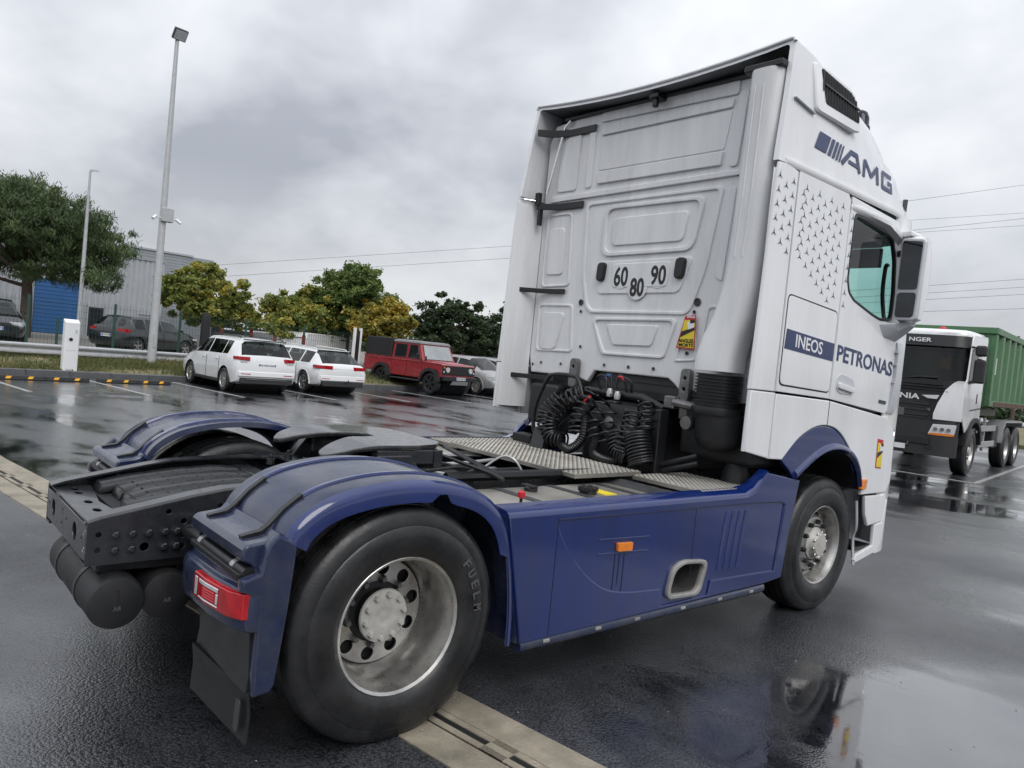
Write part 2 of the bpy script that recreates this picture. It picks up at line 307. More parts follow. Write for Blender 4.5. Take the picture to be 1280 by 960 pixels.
# ---------------------------------------------------------------- ground and car park
def asphalt():
    m, t, b = nm('wet_asphalt'); L = t.links.new
    tc = N(t, 'ShaderNodeTexCoord'); P = tc.outputs['Object']
    def noise(scale, det=4., rough=.55, dist=0., vec=P):
        n = N(t, 'ShaderNodeTexNoise', i_Scale=scale, i_Detail=det, i_Roughness=rough, i_Distortion=dist); L(vec, n.inputs['Vector']); return n.outputs[0]
    def mr(x, a, bb, c=0., d=1., sm=True):
        n = N(t, 'ShaderNodeMapRange'); n.interpolation_type = 'SMOOTHSTEP' if sm else 'LINEAR'; L(x, n.inputs[0])
        for i, v in enumerate((a, bb, c, d)): n.inputs[i+1].default_value = v
        return n.outputs[0]
    def math_(op, x, y=None):
        n = N(t, 'ShaderNodeMath', operation=op); n.use_clamp = False
        for i, q in enumerate((x, y)):
            if q is None: continue
            if isinstance(q, (int, float)): n.inputs[i].default_value = q
            else: L(q, n.inputs[i])
        return n.outputs[0]
    rot = N(t, 'ShaderNodeMapping'); rot.inputs['Rotation'].default_value = (0, 0, -LA); L(P, rot.inputs[0])
    st = N(t, 'ShaderNodeMapping'); st.inputs['Scale'].default_value = (.55, 1.15, 1); L(rot.outputs[0], st.inputs[0])
    sep = N(t, 'ShaderNodeSeparateXYZ'); L(rot.outputs[0], sep.inputs[0])   # u, v
    # where water stands: hollows of the surface
    big = noise(.62, 3., .6, .4, st.outputs[0]); mid = noise(2.3, 3., .6, .3, st.outputs[0])
    h = math_('ADD', math_('MULTIPLY', big, .75), math_('MULTIPLY', mid, .25))
    far = mr(sep.outputs[0], -2.0, -6.0)                      # the low side of the yard, past the drain
    def blob(x, y, r0, r1, amp):
        d = N(t, 'ShaderNodeVectorMath', operation='DISTANCE'); L(P, d.inputs[0]); d.inputs[1].default_value = (x, y, 0)
        return math_('MULTIPLY', mr(d.outputs['Value'], r0, r1, 1., 0.), amp)
    pools = blob(2.55, 2.35, .5, 1.25, .36)
    for q in ((2.0, 1.5, .3, 1.2, .22), (1.95, 5.6, .2, 1.3, .16), (-4.2, 1.6, .3, 1.8, .12), (-1.5, 13, 1., 6., .2), (2.6, 3.4, .2, 1.0, .16)): pools = math_('MAXIMUM', pools, blob(*q))
    wet = mr(math_('ADD', math_('ADD', h, pools), math_('MULTIPLY', far, .12)), .56, .76)
    damp = mr(math_('ADD', math_('ADD', noise(.35, 2., .6), math_('MULTIPLY', far, .34)), pools), .38, .72)
    # aggregate
    vo = N(t, 'ShaderNodeTexVoronoi', i_Scale=78.); L(P, vo.inputs['Vector'])
    fine = noise(150., 2., .7); gr = noise(3.2, 3., .65)
    agg = math_('ADD', math_('MULTIPLY', vo.outputs['Distance'], -1.), math_('MULTIPLY', fine, .6))
    cr = N(t, 'ShaderNodeValToRGB'); L(math_('ADD', math_('MULTIPLY', gr, .35), math_('SUBTRACT', math_('MULTIPLY', fine, .75), math_('MULTIPLY', vo.outputs['Distance'], .28))), cr.inputs[0])
    cr.color_ramp.elements[0].position = .26; cr.color_ramp.elements[0].color = (.004, .0045, .006, 1); cr.color_ramp.elements[1].position = .62; cr.color_ramp.elements[1].color = (.075, .079, .09, 1)
    dk = N(t, 'ShaderNodeMix', data_type='RGBA', blend_type='MULTIPLY'); L(cr.outputs[0], dk.inputs[6]); dk.inputs[7].default_value = (.48, .49, .52, 1); L(math_('MAXIMUM', wet, math_('MULTIPLY', damp, .6)), dk.inputs[0])
    L(dk.outputs[2], b.inputs['Base Color'])
    rough = N(t, 'ShaderNodeMix', data_type='FLOAT'); L(wet, rough.inputs[0]); L(mr(damp, 0., 1., .40, .23, False), rough.inputs[2]); rough.inputs[3].default_value = .045
    L(rough.outputs[0], b.inputs['Roughness']); b.inputs['IOR'].default_value = 1.62; 
    sp = N(t, 'ShaderNodeMapRange'); L(damp, sp.inputs[0]); sp.inputs[3].default_value = .65; sp.inputs[4].default_value = 1.; L(sp.outputs[0], b.inputs['Specular IOR Level'])
    b.inputs['Coat IOR'].default_value = 1.6; L(math_('MULTIPLY', damp, 1.), b.inputs['Coat Weight']); cro = N(t, 'ShaderNodeMix', data_type='FLOAT'); L(wet, cro.inputs[0]); cro.inputs[2].default_value = .27; cro.inputs[3].default_value = .04; L(cro.outputs[0], b.inputs['Coat Roughness'])
    bst = math_('MULTIPLY', math_('MULTIPLY', math_('SUBTRACT', 1., math_('MULTIPLY', wet, .985)), mr(far, 0., 1., 1., .35, False)), .9)
    bp = N(t, 'ShaderNodeBump', i_Distance=.004); L(bst, bp.inputs['Strength']); L(agg, bp.inputs['Height'])
    rip = N(t, 'ShaderNodeMapping'); rip.inputs['Scale'].default_value = (3.2, 9., 1); L(rot.outputs[0], rip.inputs[0])
    bp2 = N(t, 'ShaderNodeBump', i_Distance=.006, i_Strength=.13); L(noise(1.6, 2., .6, .5, rip.outputs[0]), bp2.inputs['Height']); L(bp.outputs[0], bp2.inputs['Normal'])
    L(bp2.outputs[0], b.inputs['Normal'])
    bp3 = N(t, 'ShaderNodeBump', i_Distance=.004); L(math_('MULTIPLY', bst, .45), bp3.inputs['Strength']); L(agg, bp3.inputs['Height']); L(bp3.outputs[0], b.inputs['Coat Normal'])
    return m
M['asphalt'] = asphalt()
struct(B().add([(-400, -400, 0), (400, -400, 0), (400, 400, 0), (-400, 400, 0)], [(0, 1, 2, 3)]).ob('ground', 'asphalt', None, None))
def lotobj(bl, name, mat, parent=None, **k):
    o = bl.ob(name, mat, parent, **k)
    if parent is None: o.rotation_euler = (0, 0, LA)
    return o
def build_drain():
    root = struct(lotobj(B().box(-26, 12, .06, .17, -.05, .004), 'drain_channel', 'dark'))
    a = B().box(0, .985, -.13, .055, -.06, .010).me('drain_slab'); c = B().box(0, .985, .175, .365, -.06, .012).me('drain_slab')
    for k in range(-26, 12):
        for me in (a, c):
            o = link('drain_slab', me, 'concrete', root, None, .006, 1); o.location = (k+.01+random.uniform(-.004, .004), random.uniform(-.003, .003), random.uniform(-.002, .002))
    bar = B().box(.0, .13, .062, .172, .004, .009).box(.0, .5, .062, .098, .004, .009).box(.0, .5, .137, .172, .004, .009).me('slot_cover')
    for k in range(-52, 24):
        o = link('slot_cover', bar, 'concrete', root, None); o.location = (k*.5+.002, 0, 0)
build_drain()
def build_lot():
    for v, u0, u1 in ((2.85, -17.2, -13.5), (5.12, -17.2, -13.3), (7.45, -17.2, -13.4), (10.1, -17.2, -13.3), (12.75, -17.2, -13.3), (15.4, -17.2, -13.3), (18.6, -17.2, -13.3), (21.3, -17.2, -13.3)):
        struct(lotobj(B().box(u0, u1, v-.05, v+.05, .001, .005), 'parking_line', 'lineptint', smooth=None))
    for v in (18.2,): struct(lotobj(B().box(-6, .9, 15.55, 15.65, .001, .005), 'parking_line', 'lineptint', smooth=None))
    struct(lotobj(B().box(.82, .92, 15.7, 27, .001, .005), 'parking_line', 'lineptint', smooth=None))
    # kerb stones
    root = struct(lotobj(B().box(-17.85, -17.66, -30, 45, -.1, .10), 'kerb', 'kerb'))
    st = B().box(-.1, .1, 0, .985, -.05, .15).me('kerb_stone')
    for k in range(-6, 32):
        o = link('kerb_stone', st, 'kerb', root, None, .02, 2); o.location = (-17.74+random.uniform(-.006, .006), k, random.uniform(-.006, .004))
    # bank between kerb and yard
    b = B(); us = np.linspace(-17.8, -20.7, 10); vs = np.linspace(-30, 45, 100); g = []
    for u in us:
        for v in vs:
            t = (-17.8-u)/2.9; g.append((u, v, .13+.30*t**.8+(.025*math.sin(v*1.7+u*3)+.02*math.sin(v*4.1)) * (0 < t < 1)))
    n = len(vs); b.add(g, [(i*n+j, i*n+j+1, (i+1)*n+j+1, (i+1)*n+j) for i in range(len(us)-1) for j in range(n-1)])
    m, t, p = nm('bank_soil'); L = t.links.new; tc = N(t, 'ShaderNodeTexCoord'); nz = N(t, 'ShaderNodeTexNoise', i_Scale=1.3, i_Detail=7., i_Roughness=.65); L(tc.outputs['Object'], nz.inputs['Vector'])
    cr = N(t, 'ShaderNodeValToRGB'); L(nz.outputs[0], cr.inputs[0]); e = cr.color_ramp.elements; e[0].position = .35; e[0].color = (.07, .085, .03, 1); e[1].position = .65; e[1].color = (.24, .19, .11, 1); L(cr.outputs[0], p.inputs['Base Color']); p.inputs['Roughness'].default_value = .9
    struct(lotobj(b, 'grass_bank', m))
    struct(lotobj(B().add([(-20.6, -200, .41), (-20.6, 200, .41), (-300, 200, .41), (-300, -200, .41)], [(0, 1, 2, 3)]), 'yard', PM('yard_gravel', (.20, .19, .17), .8, 0, .25, 4), smooth=None))
    struct(lotobj(B().box(-40, 60, 33, 60, -.2, .14), 'verge', m, smooth=None))
    # blades
    def blades(n, u0, u1, v0, v1, h0, h1, zf, name, label, cols):
        u = RNG.uniform(min(u0, u1), max(u0, u1), n); v = RNG.uniform(v0, v1, n); patch = np.sin(v*1.3+u*2)+np.sin(v*.6-u*1.1)+RNG.normal(0, .6, n); keep = patch > -1.0; u = u[keep]; v = v[keep]; n = len(u)
        h = RNG.uniform(h0, h1, n)*(.6+.4*np.clip((u0-u)/(u0-u1), 0, 1)+.25*np.sin(v*.9)); a = RNG.uniform(0, PI*2, n); w = RNG.uniform(.006, .013, n)*1.4; lean = RNG.normal(0, .45, (n, 2))*h[:, None]
        z = zf(u); dx, dy = np.cos(a)*w, np.sin(a)*w
        V = np.stack([np.stack([u-dx, v-dy, z], 1), np.stack([u+dx, v+dy, z], 1), np.stack([u+lean[:, 0], v+lean[:, 1], z+h], 1)], 1).reshape(-1, 3)
        me = bpy.data.meshes.new(name); me.from_pydata([], [], []); me.vertices.add(3*n); me.vertices.foreach_set('co', V.ravel()); me.loops.add(3*n); me.loops.foreach_set('vertex_index', np.arange(3*n)); me.polygons.add(n); me.polygons.foreach_set('loop_start', np.arange(n)*3); me.update(); me.validate()
        o = link(name, me, LEAF(name+'_blades', cols, .6, .3), None, None); o.rotation_euler = (0, 0, LA); tag(o, label, 'grass', kind='stuff')
    zf = lambda u: .13+.30*np.clip((-17.8-u)/2.9, 0, 1)**.8
    blades(42000, -17.85, -20.6, 1.0, 12.5, .05, .24, zf, 'grass', 'rough green and straw grass on the bank under the guard rail', [(.045, .075, .015), (.085, .12, .03), (.16, .16, .06), (.30, .25, .13)])
    blades(9000, -17.9, -20.6, 12.5, 30, .06, .2, zf, 'grass', 'rough grass on the bank behind the parked cars', [(.045, .075, .015), (.085, .12, .03), (.16, .16, .06)])
build_lot()
def litter():
    b = B(); n = 0
    for k in range(420):
        x, y = RNG.uniform(-6, 4), RNG.uniform(-3.5, 7)
        if k < 130: q = lot(RNG.uniform(-6, 3), RNG.uniform(-.2, .5)); x, y = q.x, q.y
        s = RNG.uniform(.003, .009); a = RNG.uniform(0, 6.3); z = .013 if k < 130 else .002
        p = [(x+s*math.cos(a+t)*f, y+s*math.sin(a+t)*f, z) for t, f in ((0, 1), (1.7, .7), (3.1, 1.1), (4.6, .6))]; b.add(p+[(x, y, z+s*.6)], [(0, 1, 4), (1, 2, 4), (2, 3, 4), (3, 0, 4)])
    tag(b.ob('grit', PM('pale_grit', (.30, .28, .24), .7, 0, .4, 40), None, None), 'scattered pale grit and leaf bits on the wet asphalt', 'grit', kind='stuff')
litter()
# ---------------------------------------------------------------- the tractor unit (truck axes: +y forward, +x its right side, origin on the ground under the rear axle)
TR = thing('tractor_truck', 'white and blue tractor unit seen from behind with its chassis uncovered', 'truck')
def both(fn):
    for s in (1, -1): fn(s)
ZW = .492
def tyre_profile(hw=.155, R=.505):
    h = [(hw-.04, .283), (hw-.012, .30), (hw+.002, .34), (hw+.004, .385), (hw-.003, .425), (hw-.008, .43), (hw-.007, .436), (hw-.016, .465), (hw-.03, R-.013), (hw-.05, R-.004)]
    g = [(.085, R), (.083, R-.012), (.073, R-.012), (.071, R+.001), (.03, R+.002), (.028, R-.012), (.018, R-.012), (.016, R+.002)]
    half = h+g
    return half+[(-x, r) for x, r in reversed(half)]
LUGS = {}
def lug(name, x0, r, n, rad, ln, mat, par):
    key = (name, rad, ln, mat)
    if key not in LUGS: LUGS[key] = B().lathe([(0, rad), (ln*.6, rad), (ln, rad*.72)], 'x', (0, 0, 0), 6).me(name)
    for k in range(n):
        a = 2*PI*k/n+.2; o = link(name, LUGS[key], mat, par, 30); o.location = (x0, r*math.cos(a), r*math.sin(a))
def wheel(x, y, side, kind, parent=TR):
    """x: plane of the outer rim flange; side +1 right, -1 left"""
    c = (0, 0, 0); bl = B()
    if kind == 'rear':     # outer wheel of a twin pair: deep dish
        bl.lathe([(-.002, .300), (.004, .292), (-.004, .280), (-.03, .272), (-.05, .263), (-.16, .257), (-.195, .248), (-.208, .240), (-.222, .235), (-.225, .252), (-.24, .27), (-.27, .285), (-.27, .30)], 'x', c, 48, True)
    elif kind == 'front':
        bl.lathe([(-.002, .300), (.004, .292), (-.004, .280), (-.03, .27), (-.055, .262), (-.10, .255), (-.105, .235), (-.085, .215), (-.06, .195), (-.05, .13), (-.065, .13), (-.1, .22), (-.13, .25), (-.2, .27), (-.27, .285), (-.27, .30)], 'x', c, 48, True)
    else:
        bl.lathe([(-.002, .300), (.004, .292), (-.03, .272), (-.2, .26), (-.27, .285), (-.27, .30)], 'x', c, 32, True)
    w = bl.ob('wheel', 'steel', parent, 30)
    w.location = (x, y, ZW); 
    if side < 0: w.rotation_euler = (0, 0, PI)
    B().lathe([(px-.135, r) for px, r in tyre_profile()], 'x', c, 64, True).ob('tyre', 'rubber', w, 50)
    if kind == 'rear':
        # hand holes seen as dark openings, hub with its ring of bolts
        plate('wheel_disc', [circ(0, 0, .232, 40), circ(0, 0, .08, 20)]+[circ(.19*math.cos(a), .19*math.sin(a), .031, 14) for a in [2*PI*k/10+.2 for k in range(10)]], FR('right', -.213), .012, 'steel', w, .002)
        B().cyl('x', c, .225, -.265, -.245, 32).ob('brake_drum', 'dark', w)
        B().lathe([(-.21, .135), (-.205, .135), (-.20, .105), (-.15, .102)], 'x', c, 32).ob('hub_drum', 'blackdull', w); B().lathe([(-.150, .09), (-.150, .115), (-.142, .119), (-.134, .115), (-.130, .10), (-.128, .05), (-.134, .035), (-.136, .02), (-.133, .004)], 'x', c, 36).ob('hub', 'hub', w)
        lug('hub_bolt', -.134, .095, 10, .0145, .020, 'hub', w)
        lug('wheel_nut', -.207, .145, 10, .017, .030, 'steeld', w)
    elif kind == 'front':
        lug('wheel_nut', -.058, .163, 10, .019, .036, 'black', w)
        B().lathe([(-.10, .125), (-.045, .122), (-.04, .105), (-.03, .095), (-.0, .088), (.008, .08), (.01, .05), (.01, .003)], 'x', c, 32).ob('hub', 'hub', w)
        lug('hub_bolt', -.003, .092, 10, .012, .010, 'steel', w)
        hm = B().lathe([(-.012, .02), (-.010, .024), (.0, .024), (.0, .018)], 'x', (0, 0, 0), 10).me('hand_hole')
        for k in range(10):
            a = 2*PI*k/10; o = link('hand_hole', hm, 'dark', w, 40); o.location = (-.078, .213*math.cos(a), .213*math.sin(a))
    return w
WR = wheel(1.225, 0, 1, 'rear'); WL = wheel(-1.225, 0, -1, 'rear')
wheel(.88, 0, 1, 'inner'); wheel(-.88, 0, -1, 'inner')
WF = wheel(1.19, 3.70, 1, 'front'); wheel(-1.19, 3.70, -1, 'front')
def tyre_letters(w, word, r, a0, da, h):     # raised lettering round the sidewall
    for k, ch in enumerate(word):
        a = math.radians(a0-da*k)
        # letter upright direction points out from the hub
        up_ = Vector((0, math.cos(a), math.sin(a))); right = Vector((0, math.sin(a), -math.cos(a)))
        F = _m(right, up_, (1, 0, 0), Vector((.0265, 0, 0))+up_*r)
        text('tyre_lettering', ch, F, -h*.36, h*.36, 0, h, 'mark', w, .03, 0, .004)
tyre_letters(WR, 'FUELM', .366, 38, 8.2, .042)
# -- frame
def rail(s):
    prof = [(-1.035, .645), (-1.035, .815), (-.98, .832), (-.80, .868), (-.62, .905), (-.48, .928), (-.2, .94), (0.1, .935), (.4, .925), (4.9, .925), (4.9, .68), (.2, .66), (-.4, .65)]
    holes = []
    for (y, z, r) in ((-.99, .70, .012), (-.99, .765, .012), (-.655, .80, .013), (-.655, .74, .013), (-.655, .69, .013), (-.60, .80, .013), (-.60, .74, .013), (-.55, .80, .013), (-.5, .86, .012), (-.5, .74, .012), (-.45, .80, .013), (-.72, .845, .012), (-.81, .70, .019)): holes.append(circ(y, z, r, 10))
    for k in range(10): holes.append(circ(-.3+k*.12, .87, .011, 8)); holes.append(circ(-.3+k*.12, .75, .013, 8))
    o = plate('frame_rail', [prof]+holes, FR('right', s*.425), .009, 'chassis', TR, .0015)
    top = [(y, z) for y, z in prof[1:10]]; rings = []
    for y, z in top: rings.append([(s*.4285, y, z+.001), (s*.42, y, z+.010), (s*.345, y, z+.010), (s*.345, y, z+.001)])
    B().loft(rings).ob('top_flange', 'chassis', o)
    rings = [[(s*.4285, y, z-.009), (s*.4285, y, z), (s*.345, y, z), (s*.345, y, z-.009)] for y, z in ((-1.035, .645), (-.4, .65), (.2, .66), (4.9, .68))]
    B().loft(rings).ob('bottom_flange', 'chassis', o)
    bm_ = B().lathe([(0, .023), (s*.006, .023), (s*.006, .016), (s*.026, .016), (s*.03, .011)], 'x', (0, 0, 0), 6).me('bolt')
    for i, y in enumerate((-.93, -.865, -.80, -.735, -.685)):
        for z in (.765, .70):
            if (i, z) == (2, .70): continue
            q = link('bolt', bm_, 'chassis', o, 30); q.location = (s*.43, y, z)
both(rail)
end = plate('end_crossmember', [rnd([(-.415, .655), (.415, .655), (.415, .80), (-.415, .80)], .012, 2), circ(-.27, .73, .04, 18), circ(.20, .73, .04, 18), circ(-.06, .70, .012), circ(-.06, .76, .012), circ(.03, .74, .012), circ(-.37, .73, .011), circ(.34, .73, .012), circ(.38, .76, .01), circ(.38, .69, .01)], FR('rear', -1.03), .010, 'chassis', TR, .002)
plate('end_crossmember_top', [[(-.414, -1.026), (.414, -1.026), (.414, -.855), (.25, -.87), (0, -.90), (-.25, -.87), (-.414, -.855)]]+[[(x+.034*math.cos(2*PI*k/16), -.945+.017*math.sin(2*PI*k/16)) for k in range(16)] for x in (-.30, -.21, 0, .17, .30)], FR('top', .806), .009, 'chassis', end, .002)
for z in (.695, .765): B().lathe([(0, .022), (.012, .022), (.012, .014), (.03, .014)], 'x', (.395, -1.02, z), 8).ob('bolt', 'chrome', end)
for y, z0, z1 in ((.75, .70, .90), (1.45, .7, .9), (-.1, .70, .90)): B().box(-.42, .42, y-.05, y+.05, z0, z1).ob('crossmember', 'chassis', TR, bevel=.01)
for k, x in enumerate((-.27, -.105, .06, .225)):      # ribbed cover over the rear of the frame
    rings = []
    for y, z in ((-.86, .80), (-.845, .835), (-.7, .862), (-.5, .888), (-.3, .90), (-.18, .895), (-.15, .86)):
        y2 = y+(.05 if k in (1, 2) else 0)*(y < -.8); w = .070
        rings.append([(x-w, y2, z-.03), (x-w, y2, z), (x-w+.014, y2, z+.012), (x+w-.014, y2, z+.012), (x+w, y2, z), (x+w, y2, z-.03)])
    c = B().loft(rings).ob('cover_rib', 'black', TR, 50)
    d = B()
    for j in range(9):
        for q in (-.05, -.035, .035, .05):
            y = -.80+j*.07; z = .812+.05*min(1, (y+.86)/.16)+max(0, (y+.70))*.105; z = float(np.interp(y, [-.845, -.7, -.5, -.3, -.18], [.835, .862, .888, .90, .895]))+.0125; d.box(x+q-.0035, x+q+.0035, y, y+.008, z-.002, z+.001)
    stuff(d.ob('drain_dots', 'dark', c, None))
B().box(-.35, .345, -.87, -.16, .77, .80).ob('cover_tray', 'dark', TR)
# -- rear air tanks
for (y, z, r, x0, x1) in ((-.915, .485, .112, -.36, .50), (-.70, .475, .108, -.36, .44)):
    t = B().lathe([(x0, .03), (x0+.01, r*.75), (x0+.04, r), (x1-.03, r), (x1-.012, r*.93), (x1-.003, r*.6), (x1, .01)], 'x', (0, y, z), 32).ob('air_tank', 'blackdull', TR)
    for xs in (x0+.18, x1-.28): B().lathe([(xs, r+.004), (xs+.035, r+.004)], 'x', (0, y, z), 32).ob('tank_strap', 'black', t)
    B().tube(bez([(x1-.25, y+.06, z+r), (x1-.2, y+.1, z+r+.06), (x1-.22, y+.12, z+r+.12)], 10), .012, 6).ob('tank_bracket', 'black', t)
    text('tank_mark', 'AR', FR('right', x1+.0008), y-.018, y+.016, z-.028, z-.008, 'mark', t, .02)
    B().box(x1-.004, x1+.001, y-.003, y+.003, z+.0, z+.06).ob('tank_groove', 'dark', t)
B().box(-.3, .38, -.98, -.62, .585, .64).ob('tank_carrier', 'black', TR, bevel=.01)
# -- fenders over the rear wheels
def fender(s):
    prof = [(-.555, .905), (-.52, .965), (-.45, 1.025), (-.35, 1.072), (-.2, 1.105), (-.05, 1.118), (.1, 1.115), (.25, 1.092), (.38, 1.05), (.48, .985), (.55, .90), (.60, .78), (.635, .62), (.655, .45), (.66, .30)]
    P = bez([(0, a, b) for a, b in prof], 56)
    def lipdepth(y, z):
        if z < .75 and y > 0: return .055
        return .10 - (.055*max(0, 1-abs(y-.16)/.06))
    rings = []
    for i, p in enumerate(P):
        d = P[min(i+1, len(P)-1)]-P[max(i-1, 0)]; n = Vector((0, -d.z, d.y)).normalized()
        if n.z < -.2: n = -n
        ld = lipdepth(p.y, p.z); sec = []
        for x, o in ((.60, -.035), (.605, -.004), (1.165, -.003), (1.205, -.012), (1.205, -.022), (1.16, -.016), (.615, -.018), (.612, -.035)):
            q = p+n*o; sec.append((s*x, q.y, q.z))
        rings.append(sec)
    f = B().loft(rings).ob('mudguard', 'bluefade', TR, 32)
    def strip(sec_fn, name, mat):
        rg = []
        for i, p in enumerate(P):
            d = P[min(i+1, len(P)-1)]-P[max(i-1, 0)]; n = Vector((0, -d.z, d.y)).normalized()
            if n.z < -.2: n = -n
            rg.append([(s*x, (p+n*o).y, (p+n*o).z) for x, o in sec_fn(lipdepth(p.y, p.z))])
        B().loft(rg).ob(name, mat, f, 32)
    for x0 in (.695, 1.075): strip(lambda ld: ((x0-.004, -.002), (x0, .007), (x0+.018, .007), (x0+.022, -.002)), 'guard_rib', 'blue')
    strip(lambda ld: ((1.203, -.010), (1.222, -.020), (1.234, -.038), (1.238, -.06), (1.238, -ld), (1.228, -ld), (1.224, -.06), (1.203, -.024)), 'guard_lip', 'blue')
    # rear section: ledge, tube, lamp carrier, side panel and mud flap
    sec = [(-.50, .86), (-.555, .93), (-.575, .905), (-.60, .897), (-.675, .888), (-.69, .87), (-.69, .83), (-.66, .815), (-.64, .795), (-.64, .74), (-.585, .74), (-.585, .86)]
    rr = B()
    rr.loft([[(s*x, y, z) for y, z in sec] for x in (.63, 1.19)]); r = rr.ob('rear_mudguard', 'bluefade', TR, bevel=.012, seg=3)
    plate('side_panel', [[(-.575, .93), (-.50, .89), (-.505, .80), (-.515, .65), (-.53, .5), (-.545, .36), (-.56, .335), (-.625, .33), (-.63, .40), (-.63, .70), (-.70, .73), (-.70, .77), (-.635, .79), (-.625, .85), (-.61, .895)]], FR('right', s*1.212), .05, 'bluefade', r, .01)
    B().tube([(s*.50, -.655, .775), (s*1.185, -.655, .775)], .03, 14).ob('support_tube', 'black', r)
    for x in (.70, 1.06): B().cyl('x', (0, -.655, .775), .033, s*x, s*(x+.03), 14).ob('tube_clip', 'galv', r)
    B().tube([(s*.43, -.60, .80), (s*.52, -.62, .79), (s*.55, -.655, .775)], .035, 10).ob('tube_socket', 'black', r)
    B().lathe([(0, .04), (s*.03, .045), (s*.05, .03)], 'x', (s*.43, -.56, .775), 12).ob('tube_flange', 'black', r)
    sec = [(-.70, .735), (-.70, .762), (-.62, .772), (-.60, .70), (-.62, .60), (-.66, .565), (-.725, .575), (-.735, .60), (-.735, .70), (-.725, .728)]
    rings = [[(s*x, y+dy, z) for y, z in sec] for x, dy in ((.63, .05), (.66, .015), (.74, 0), (1.0, .004), (1.17, .03), (1.225, .06), (1.235, .085))]
    h = B().loft(rings).ob('lamp_carrier', 'bluefade', TR, bevel=.008)
    B().box(s*.66 if s > 0 else -1.18, 1.18 if s > 0 else -.66, -.70, -.60, .762, .785).ob('carrier_ledge', 'blackdull', h, bevel=.006)
    # tail lamp
    def lp(x0, x1, z0, z1, d0, d1, name, mat, par, bev=.004):
        def yy(x): return float(np.interp(x, [.74, 1.0, 1.17, 1.225, 1.25], [-.735, -.731, -.705, -.675, -.655]))
        xs = np.linspace(x0, x1, 7); rings = [[(s*x, yy(x)-d0, z0), (s*x, yy(x)-d0, z1), (s*x, yy(x)-d1, z1-.003), (s*x, yy(x)-d1, z0+.003)] for x in xs]
        return B().loft(rings).ob(name, mat, par, bevel=bev)
    tl = lp(.885, 1.228, .622, .722, -.02, .016, 'tail_lamp', 'red', h)
    lp(.905, .93, .635, .708, .0165, .019, 'reversing_lens', 'clear', tl, .002)
    lp(.945, 1.10, .690, .708, .0165, .019, 'lamp_segment', 'clear', tl, .002); lp(.945, 1.10, .634, .642, .0165, .019, 'lamp_segment', 'clear', tl, .002); lp(1.085, 1.10, .645, .687, .0165, .019, 'lamp_segment', 'clear', tl, .002)
    for k in range(4): lp(.985, 1.075, .648+k*.010, .655+k*.010, .0165, .020, 'led_bar', 'redp', tl, .001)
    # mud flap
    o = B().loft([[(s*x, y, z) for x in (.66, 1.20)]+[(s*x, y+.02, z) for x in (1.20, .66)] for y, z in ((-.645, .60), (-.632, .40), (-.64, .33))]).ob('flap_holder', 'black', TR, bevel=.004)
    B().loft([[(s*x, y+(.02 if x > 1 else 0), z) for x in (.655, 1.205)]+[(s*x, y+.012+(.02 if x > 1 else 0), z) for x in (1.205, .655)] for y, z in ((-.655, .335), (-.645, .25), (-.65, .14))]).ob('mud_flap', 'blackdull', o, bevel=.003)
    plate('flap_badge', [rnd([(1.13, .175), (1.17, .175), (1.178, .30), (1.138, .30)], .02)], FR('rear', -.646, (0, 0)), .004, 'greyhose', o) if s > 0 else None
    # rubber straps with buckles
    for x in (.73, 1.085):
        st = B().loft([[(s*(x-.016), y, z), (s*(x+.016), y, z), (s*(x+.016), y-.004, z+.011), (s*(x-.016), y-.004, z+.011)] for y, z in ((-.43, 1.038), (-.50, .985), (-.555, .925), (-.585, .903), (-.64, .893), (-.66, .888))]).ob('rubber_strap', 'black', r)
        B().box(min(s*(x-.03), s*(x+.03)), max(s*(x-.03), s*(x+.03)), -.655, -.635, .89, .908).ob('buckle', 'black', st) if False else None
    return f
both(fender)
# -- rear axle and suspension
B().tube([(-.9, 0, ZW), (.9, 0, ZW)], .075, 16).ob('rear_axle', 'blackdull', TR)
B().lathe([(-.2, .06), (-.16, .17), (0, .21), (.16, .17), (.25, .06)], 'y', (0, 0, ZW), 24).ob('differential', 'blackdull', TR)
B().tube([(0, .2, ZW), (0, 2.2, .66)], .055, 12).ob('drive_shaft', 'blackdull', TR)
for s in (1, -1):
    for y in (-.42, .42): B().lathe([(0, .11), (.02, .125), (.06, .13), (.08, .115), (.11, .13), (.16, .12), (.18, .09)], 'z', (s*.52, y, .5), 20).ob('air_spring', 'rubber', TR)
